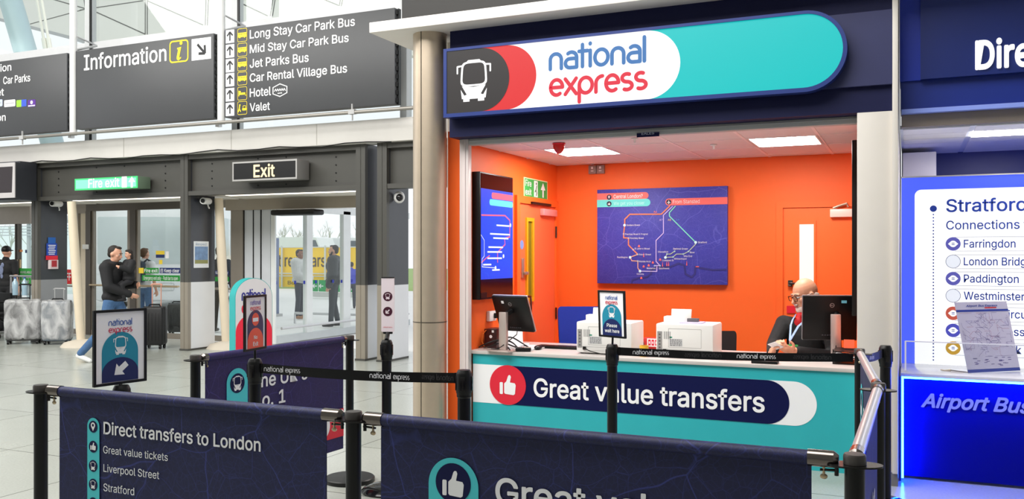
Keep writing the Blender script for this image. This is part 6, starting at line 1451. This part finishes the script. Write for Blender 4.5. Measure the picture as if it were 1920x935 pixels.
# --- man walking with a child on his arm
mv = ground(212, 13.0)
t, P, R = figure(mv, yaw_of(.95, .30), 'walking man in a black hooded jacket and jeans carrying a small child', 1.70,
    dict(kL=(.10, -.20, .52), aL=(.10, -.26, .09), hR=(-.09, .0, .92), kR=(-.10, .10, .50), aR=(-.10, .46, .13), fR=(0, -.9, -.3), eL=(.25, -.05, 1.15), wL=(.12, -.30, 1.16), eR=(-.24, -.06, 1.14), wR=(-.06, -.30, 1.02), hea=(0, -.035, 1.62)),
    BLKC, DEN, WSH, HB, puff=.02, hood=True, head_fwd=(.1, -1, -.25))
rz = Matrix.Rotation(yaw_of(.95, .30), 4, 'Z'); cpos = Vector(mv) + (rz @ Vector((.02, -.235, .70)))
figure(tuple(cpos), yaw_of(-.35, -.93), 'small dark haired child in black held on the walking man\'s arm', .92,
    dict(hL=(.09, 0, .92), kL=(.16, -.26, .82), aL=(.17, -.20, .45), kR=(-.16, -.26, .82), aR=(-.17, -.20, .45), hR=(-.09, 0, .92), eL=(.24, -.10, 1.22), wL=(.20, -.30, 1.3), eR=(-.24, -.10, 1.22), wR=(-.2, -.30, 1.3), hea=(0, -.01, 1.66)),
    BLKC, BLKK, BLKK, HB, 'long', head_fwd=(.1, -1, -.1), voxel=.009, puff=.012)
# --- person in a black cap at the left edge
t, P, R = figure(ground(12, 17.9), yaw_of(-.25, .97), 'person in a black cap and black printed T-shirt, seen from behind at the left edge', 1.74, None, BLKC, BLKK, BLK, BLK, 'cap', short=True)
b = MB(); 
for x, z, rx, rzz in ((.02, 1.26, .05, .10), (-.01, 1.36, .035, .05), (.01, 1.14, .03, .05)): b.ell((x, .122 if z > 1.2 else .118, z), (rx, .012, rzz), seg=12)
b.build('shirt_print', mat('shirt_print', (120, 130, 160), .7, vary=.7, scale=30), t, local=True)
# --- man with a backpack beyond the fire doors
t, P, R = figure(ground(271, 17.8), yaw_of(-.15, .98), 'man in a white T-shirt and jeans with a dark backpack, beyond the fire doors', 1.70, None, mat('white_tshirt', (232, 234, 238), .8), DEN, WSH, HBR, 'short', short=True)
b = MB(); b.box(-.15, .15, .12, .28, 1.02, 1.44, .06); bp = b.build('backpack', mat('backpack_navy', (54, 64, 78), .8), t, local=True)
b = MB(); b.box(-.10, .10, .27, .32, 1.06, 1.26, .03); b.build('backpack_pocket', mat('backpack_grey', (74, 82, 94), .8), bp, local=True)
for s_ in (-1, 1): b = MB(); b.tube([(s_*.09, .13, 1.42), (s_*.105, .06, 1.475), (s_*.11, -.09, 1.42), (s_*.12, -.13, 1.28), (s_*.13, -.03, 1.08)], .018, 8); b.build('strap', mat('backpack_strap', (36, 40, 48), .8), bp, local=True)
# --- two dark figures beyond the slanting post
figure(ground(412, 18.2), yaw_of(-.3, .95), 'person in a dark jacket and black trousers, half hidden by the slanting cream post', 1.74, None, mat('navy_jacket', (30, 36, 52), .8), BLKK, BLK, HB, 'short')
# --- two men talking outside
figure(ground(562, 21.9), yaw_of(.93, .1), 'man outside in a pale grey puffer jacket, dark jeans and tan boots', 1.70, dict(eL=(.22, -.06, 1.14), wL=(.12, -.24, 1.02), eR=(-.22, -.04, 1.13), wR=(-.12, -.22, 1.0)), mat('pale_puffer', (196, 198, 196), .7, vary=.15, scale=18, bump=.3), DEN2, mat('tan_boot', (166, 122, 90), .7), HB, 'short', skin=SKIN2, puff=.055, hood=True, group='men outside the open exit')
figure(ground(626, 19.5), yaw_of(-.8, -.35), 'bearded man outside in a long dark jacket and dark trousers', 1.78, dict(aR=(-.14, .06, .085), aL=(.12, -.04, .085)), mat('charcoal_jacket', (40, 46, 50), .7, vary=.2), mat('dark_trousers', (46, 54, 62), .8), BLK, HB, 'short', beard=HB, puff=.05, group='men outside the open exit')
figure(ground(659, 26), yaw_of(-.5, .6), 'small figure in a blue jacket far outside the exit', 1.36, None, mat('blue_jacket', (60, 70, 190), .7), DEN2, BLK, HB, 'short', voxel=.014)

# --- the seated clerk
CP = Vector((-.803, 7.86, 0)); cyaw = yaw_of(-.22, -.975)
t = thing('person', 'bald bearded clerk in glasses and a black jumper, looking down at a slip of paper', 'person', tuple(CP), cyaw)
Mi = (Matrix.Translation(CP) @ Matrix.Rotation(cyaw, 4, 'Z')).inverted(); Lc = lambda v: Mi @ Vector(v)
def W2(px_, py_, d_): return Lc(atD(px_, py_, d_))
hea = W2(1509, 553, 7.42); hfw = (Mi.to_3x3() @ Vector((-.80, -.60, -.30))); R = basis(hfw); k = 1.10
nec = hea + Vector((.0, .06, -.165)); che = Vector((.0, .03, .90)); pel = Vector((0, .10, .56))
sR = W2(1470, 607, 7.48); sL = sR + Vector((.40, -.02, .0)); eR = W2(1451, 645, 7.34); eL = sL + Vector((.05, -.10, -.24))
wR = W2(1447, 662, 7.10); wL = W2(1487, 657, 7.06)
che = (sR + sL) / 2 + Vector((0, .02, -.14)); nec = nec.lerp((sR + sL)/2 + Vector((0, 0, .07)), .35)
b = MB(); b.ell(che, (.165, .115, .17)); b.ell(che.lerp(pel, .5), (.16, .12, .17)); b.ell(pel, (.17, .13, .12)); b.caps(che + Vector((0, 0, .08)), nec, .08, .062); b.caps(nec, hea + Vector((0, .01, -.06)), .062, .06)
head_parts(b, hea, R, k)
hR_t = W2(1449, 649, 7.05); hL_t = W2(1463, 651, 6.98)
for s_, e, w, tgt, sd in ((sR, eR, wR, hR_t, -1), (sL, eL, wL, hL_t, 1)):
    b.caps(che + Vector((0, 0, .09)), s_, .075, .058); b.caps(s_, e, .055, .042); b.caps(e, w, .042, .029)
hand_parts(b, wR, W2(1452, 648, 7.02) - wR + Vector((.01, -.01, .03)), Vector((.9, -.1, .25)), 1, .55, 1.08)
hand_parts(b, wL, W2(1462, 652, 6.98) - wL, Vector((-.25, .35, .55)), -1, .75, 1.08)
for sx in (-1, 1): h_ = pel + Vector((sx*.10, -.02, -.02)); kn = h_ + Vector((sx*.06, -.44, .0)); an = kn + Vector((0, .05, -.44)); b.caps(h_, kn, .09, .062); b.caps(kn, an, .055, .04); b.caps(an + Vector((0, 0, -.03)), an + Vector((0, -.15, -.045)), .034, .028)
blob(b, 'body', mat('skin_clerk', (226, 164, 132), .48, vary=.06, scale=18), t, .0055, 3)
face_parts(t, hea, R, k, mat('brow_grey', (130, 116, 106), .8))
JMP = mat('black_jumper', (20, 20, 22), .85, vary=.3, scale=40, bump=.15)
b = MB(); b.ell(che, (.18, .13, .19)); b.ell(che.lerp(pel, .5), (.178, .14, .19)); b.ell(pel + Vector((0, 0, .05)), (.18, .14, .11)); b.caps(che + Vector((0, 0, .07)), nec + Vector((0, 0, -.035)), .10, .080)
for s_, e, w in ((sR, eR, wR), (sL, eL, wL)): b.caps(che + Vector((0, 0, .09)), s_, .09, .075); b.caps(s_, e, .073, .060); b.caps(e, e.lerp(w, .86), .060, .044)
blob(b, 'jumper', JMP, t, .009)
b = MB()
for sx in (-1, 1): h_ = pel + Vector((sx*.10, -.02, -.02)); kn = h_ + Vector((sx*.06, -.44, .0)); an = kn + Vector((0, .05, -.44)); b.caps(h_, kn, .10, .075); b.caps(kn, an, .07, .058)
blob(b, 'trousers', BLKK, t, .012)
for sx in (-1, 1): h_ = pel + Vector((sx*.10, -.02, -.02)); an = h_ + Vector((sx*.06, -.39, -.44)); b = MB(); b.caps(an + Vector((0, .02, -.035)), an + Vector((0, -.16, -.05)), .045, .036); blob(b, 'shoe', BLK, t, .01)
hp = lambda x, y, z: hea + R @ Vector((x*k, y*k, z*k))
b = MB(); b.ell(hp(0, -.052, -.092), (.050*k, .048*k, .042*k), R, 14); b.ell(hp(0, -.094, -.048), (.030*k, .012*k, .009*k), R, 10)
for sx in (-1, 1): b.caps(hp(sx*.042, -.052, -.08), hp(sx*.066, -.01, -.035), .022*k, .013*k, 10)
blob(b, 'beard', mat('beard_white', (226, 210, 200), .9, vary=.15, scale=60, bump=.3), t, .006, 3)
b = MB()
for sx in (-1, 1): b.ell(hp(sx*.068, .05, -.02), (.016*k, .035*k, .03*k), R, 10)
blob(b, 'hair', mat('hair_grey', (176, 156, 146), .8), t, .007, 3)
GF = Fr(hp(0, -.103, .004), R @ Vector((1, 0, 0)), R @ Vector((0, 0, 1))); gl = MB()
for sx in (-1, 1): gl.ring(GF, rrect(sx*.035*k - .026*k, sx*.035*k + .026*k, -.021*k, .019*k, .012, 5), rrect(sx*.035*k - .0225*k, sx*.035*k + .0225*k, -.0175*k, .0155*k, .010, 5), -.0015, .0025)
gl.tube([GF.p(-.012*k, .006), GF.p(0, .009, .004), GF.p(.012*k, .006)], .002, 6)
for sx in (-1, 1): gl.tube([GF.p(sx*.061*k, .008), hp(sx*.076, -.06, .012), hp(sx*.088, .01, .014), hp(sx*.084, .03, -.005)], .0026, 6)
gl.build('glasses', mat('glasses_dark', (44, 26, 20), .3), t, local=True)
fr = (nec + Vector((0, -.07, -.03)))
b = MB(); b.ell(nec + Vector((-.03, -.085, .0)), (.036, .026, .028)); b.ell(nec + Vector((-.035, -.115, -.065)), (.038, .022, .06)); blob(b, 'red_cravat', mat('cravat_red', (206, 20, 28), .6), t, .006, 3)
LNY = mat('lanyard_blue', (150, 176, 222), .6, vary=.4, scale=60); lo = W2(1481, 638, 7.13); 
b = MB(); a0 = nec + Vector((-.075, -.055, .01)); a1 = nec + Vector((.06, -.07, -.0)); m0 = a0.lerp(lo, .5) + Vector((.0, -.05, .02)); m1 = a1.lerp(lo, .5) + Vector((0, -.06, .02))
def band(pts, w):
    rows = []; pts = [Vector(p) for p in pts]
    for i, p in enumerate(pts):
        d_ = (pts[min(i+1, len(pts)-1)] - pts[max(i-1, 0)]).normalized(); s_ = d_.cross(Vector((0, -1, 0))).normalized()*w/2; rows.append((p - s_, p + s_))
    for o_ in (0, .003): b.sheet([[x + Vector((0, -o_, 0)), y + Vector((0, -o_, 0))] for x, y in rows])
band([a0, a0.lerp(m0, .5) + Vector((0, -.02, .0)), m0, lo], .016); band([a1, a1.lerp(m1, .5) + Vector((0, -.02, 0)), m1, lo], .016)
ly = b.build('lanyard', LNY, t, local=True, smooth=0)
b = MB(); b.cyl(lo, lo + Vector((0, 0, -.03)), .006, seg=8); b.build('clip', ALU, ly, local=True); b = MB(); b.box(lo.x - .012, lo.x + .07, lo.y - .012, lo.y - .008, lo.z - .055, lo.z - .03, .002); b.build('green_badge', mat('badge_green', (40, 150, 70), .5), ly, local=True)
# the slip of paper between his hands
pc = atD(1454, 648, 6.99); u_, bk = local_frame(pc, -20); M = Matrix((u_, bk, Vector((0, 0, 1)))).transposed().to_4x4(); M.translation = pc
b = MB(); b.mbox(M @ Matrix.Rotation(radians(55), 4, 'X') @ Matrix.Rotation(radians(-38), 4, 'Y'), -.035, .04, -.0015, .0015, -.05, .05, .0007); tag(b.build('paper_slip', mat('slip_white', (240, 238, 240), .5)), 'small white slip of paper held in the clerk\'s hands', 'paper')
# ================================================================== OUTSIDE
YB_ = mat('hoarding_yellow', (250, 206, 30), .6, vary=.05, scale=1.5)
FO = Fr((0, 35, 0), (1, 0, 0), (0, 0, 1))
t = thing('yellow_hoarding', 'long yellow car hire hoarding with dark lettering outside the exit', 'hoarding', (-21, 35, 0))
a = fpx(FO, 505, 700, 466, 528); x0, x1 = FO.px(440, 500)[0], FO.px(760, 500)[0]; zt, zb = FO.px(600, 464)[1], FO.px(600, 545)[1]
MB().box(x0, x1, 35, 35.1, FO.px(600, 513)[1] + .03, zt).build('upper_board', YB_, t)
MB().box(x0, x1, 35, 35.1, max(.02, zb), FO.px(600, 513)[1] - .03).build('lower_board', YB_, t)
b = MB()
for px_ in (480, 531, 612, 655, 700): x = FO.px(px_, 500)[0]; b.cyl((x, 34.9, -.02), (x, 34.9, zt + .1), .05, seg=8)
for z in (zt + .02, FO.px(600, 513)[1], .55): b.tube([(x0, 34.9, z), (x1, 34.9, z)], .025, 6)
b.build('rails', mat('rail_pale', (206, 210, 206), .4), t)
INK = mat('hoarding_ink', (74, 62, 44), .6)
text_px('t rent cars', FO, (522, 499), (611, 498.5), (522, 477), INK, t, bold=.012, d=.02); text_px('Book', FO, (540, 533), (566, 533), (540, 526), INK, t, d=.02)
FG_ = Fr((0, 27, 0), (1, 0, 0), (0, 0, 1))
t = thing('parking_sign', 'low green parking sign with white arrows outside the exit', 'sign', (FG_.px(630, 540)[0], 27, 0)); a = fpx(FG_, 584, 690, 526, 546)
g_ = MB().fbox(FG_, a[0], a[1], a[2], a[3], -.05, 0).build('panel', mat('parking_green', (20, 160, 84), .5), t)
b = MB(); b.fbox(FG_, a[0] - .3, a[1] + .3, max(.02, a[2] - .55), a[2] - .02, -.08, -.02); b.build('base_wall', mat('base_wall_grey', (206, 208, 204), .7), t)
q = FG_.px(590.5, 536); line_arrow(FG_, q[0], q[1], .2, 180, PRINT, g_, .004, .18); q = FG_.px(602.5, 536); line_arrow(FG_, q[0], q[1], .2, 180, PRINT, g_, .004, .18)
b = MB(); x = FG_.px(597, 536)[0]; b.fbox(FG_, x - .012, x + .012, a[2], a[3], 0, .003); b.build('divider', PRINT, g_)
q = FG_.px(630, 540.5); text('Parking A', FG_, q[0] + .16, q[1], .15, PRINT, g_, bold=.012, d=.004, w=.72)
q = atD(515, 478, 23); t = thing('navy_totem', 'tall slate blue outdoor totem left of the yellow hoarding', 'sign', (q.x, q.y, 0)); b = MB(); b.box(q.x - .10, q.x + .10, q.y - .06, q.y + .06, 0, 2.0, .01); b.build('panel', mat('slate_blue', (104, 118, 152), .5), t); MB().box(q.x - .16, q.x + .16, q.y - .12, q.y + .12, -.02, .05).build('foot', GREYP, t)
q = atD(560, 478, 20.2)
b = MB(); p0 = atD(553, 610, 20.6); p1 = atD(672, 594, 20.0); z_ = .62
t = thing('cycle_rail', 'low steel hoop rail on the pavement outside the exit', 'rail', (p0.x, p0.y, 0)); pa, pb = Vector((p0.x, p0.y, z_ - .45)), Vector((p1.x, p1.y, z_ - .45)); pa.z = pb.z = .22
b.tube([(pa.x, pa.y, -.02), pa, pb, (pb.x, pb.y, -.02)], .03, 8); b.build('hoop', ALU, t)
# vans beyond the hoarding
def van(px_, d_, label, L_=7.0, h=2.75):
    q = atD(px_, 478, d_); t = thing('van', label, 'van', (q.x, q.y, 0), radians(4), 'white vans beyond the hoarding'); LL = dict(local=True)
    pf = [(-L_/2, .35), (L_/2, .35), (L_/2, 1.1), (L_/2 - .9, 1.35), (L_/2 - 1.5, h - .05), (L_/2 - 1.8, h), (-L_/2 + .1, h), (-L_/2, h - .2)]; F = Fr((0, -1, 0), (1, 0, 0), (0, 0, 1))
    MB().poly(F, pf, -2, 0).build('body', mat('van_white', (236, 238, 240), .3), t, **LL)
    MB().poly(F, [(L_/2 - 1.0, 1.4), (L_/2 - 1.55, h - .2), (L_/2 - 2.3, h - .2), (L_/2 - 2.3, 1.4)], .0, .01).build('side_window', mat('van_glass', (90, 100, 108), .1), t, **LL)
    for x in (-L_/2 + .9, L_/2 - .9):
        for y in (-1.0, .8): MB().cyl((x, y, .33), (x, y + .2, .33), .33, seg=20).build('wheel', BLK, t, **LL)
    return t
van(560, 60, 'white van beyond the yellow hoarding, left one'); van(640, 63, 'white van beyond the yellow hoarding, right one'); van(480, 66, 'white van far beyond the lobby leaves')
# bare trees
BRK = mat('hazy_branch', (204, 202, 196), .8)  # distance haze put into the branch colour
def tree(px_, d_, h, label, seed):
    q = atD(px_, 478, d_); t = thing('bare_tree', label, 'tree', (q.x, q.y, 0), group='bare trees on the skyline'); rnd = random.Random(seed); b = MB()
    def br(p, d, l, r, n):
        e = p + d*l; b.tube([p, p.lerp(e, .5) + Vector((rnd.uniform(-.05, .05)*l, 0, 0)), e], [r, r*.8, r*.6], 5)
        if n:
            for k in range(3 if n > 1 else 4):
                a = Vector((rnd.uniform(-1, 1), rnd.uniform(-1, 1), rnd.uniform(.2, 1))).normalized(); br(p.lerp(e, rnd.uniform(.55, 1)), (d*.7 + a*.7).normalized(), l*rnd.uniform(.5, .7), r*.5, n - 1)
    br(Vector((q.x, q.y, 0)), Vector((0, 0, 1)), h*.45, .12, 4); b.build('branches', BRK, t); return t
for i, (px_, d_, h, nm) in enumerate(((524, 80, 5.0, 'bare tree above the vans, leftmost in the exit view'), (548, 84, 5.2, 'bare tree above the left van'), (573, 82, 4.9, 'slim bare tree behind the first white mullion'), (606, 78, 5.0, 'bare tree right of the first white mullion'), (628, 81, 5.2, 'bushy bare tree above the two talking men'), (660, 84, 5.0, 'bare tree at the right of the exit view'))): tree(px_, d_, h, nm, i)
# coach and shelter outside the fire doors
q = atD(262, 478, 24); t = thing('coach', 'white coach parked outside the fire doors', 'coach', (q.x, q.y, 0), radians(30)); LL = dict(local=True)
MB().box(-1.25, 1.25, 0, 10.5, .3, 3.4, .18).build('body', mat('coach_white', (236, 239, 242), .25), t, **LL)
MB().box(-1.1, 1.1, -.02, .06, 1.3, 2.6, .05).build('windscreen', mat('coach_glass', (196, 208, 210), .3), t, **LL)
for k in range(4): MB().box(1.245, 1.265, .9 + 2.3*k, 2.9 + 2.3*k, 1.55, 2.75).build('side_window', mat('coach_glass', (120, 140, 148)), t, **LL)
MB().box(1.245, 1.27, .15, .8, .45, 2.8).build('door_leaf', mat('coach_door', (186, 198, 200), .3), t, **LL)
for y in (1.9, 8.2):
    for x in (-1.27, 1.0): MB().cyl((x, y, .48), (x + .27, y, .48), .48, seg=24).build('wheel', BLK, t, **LL)
for x in (-1, 1): b = MB(); b.tube([(x*1.15, 0, 3.0), (x*1.45, -.35, 2.9), (x*1.45, -.4, 2.5)], .03, 8); b.box(x*1.45 - .1, x*1.45 + .1, -.48, -.38, 1.95, 2.55, .03); b.build('wing_mirror', mat('mirror_grey', (110, 124, 126), .5), t, **LL)
b = MB(); b.box(-.9, -.5, -.04, .0, .6, .8, .03); b.box(.5, .9, -.04, 0, .6, .8, .03); b.build('headlamps', mat('lamp_glass', (220, 224, 226), .1), t, **LL)
# glazed shelter roof left of the coach and a strip of grass
q = atD(40, 478, 27); t = thing('bus_shelter', 'pale bus shelter outside the left hand doors', 'shelter', (q.x, q.y, 0)); SHM = mat('shelter_frame', (190, 202, 204), .4)
b = MB(); b.box(q.x - 4.5, q.x + 2.0, q.y, q.y + 2, 2.6, 2.72)
for k in range(5): b.box(q.x - 4.5, q.x + 2.0, q.y - .03, q.y, 2.15 + .09*k, 2.18 + .09*k)
b.build('roof', SHM, t)
for k in range(5): b = MB(); b.cyl((q.x - 4.3 + 1.5*k, q.y + .1, -.02), (q.x - 4.3 + 1.5*k, q.y + .1, 2.6), .06, seg=10); b.build('post', SHM, t)
MB().box(q.x - 4.4, q.x + 1.9, q.y + 1.9, q.y + 1.93, .3, 2.5).build('pane', glass_mat('shelter_glass', (.88, .95, .93), .08), t)
struct('ground_verge', MB().box(-70, -19, 34, 90, -.1, .0), mat('grass_green', (150, 176, 110), .9, vary=.25, scale=3), 'strip of grass beyond the bus shelter')
for i, (px_, d_, h) in enumerate(((12, 58, 4.5), (60, 60, 4.2), (215, 62, 4.4))): tree(px_, d_, h, ('bare tree seen over the person in the black cap', 'bare tree behind the left dark column', 'bare tree behind the walking man')[i], 20 + i)
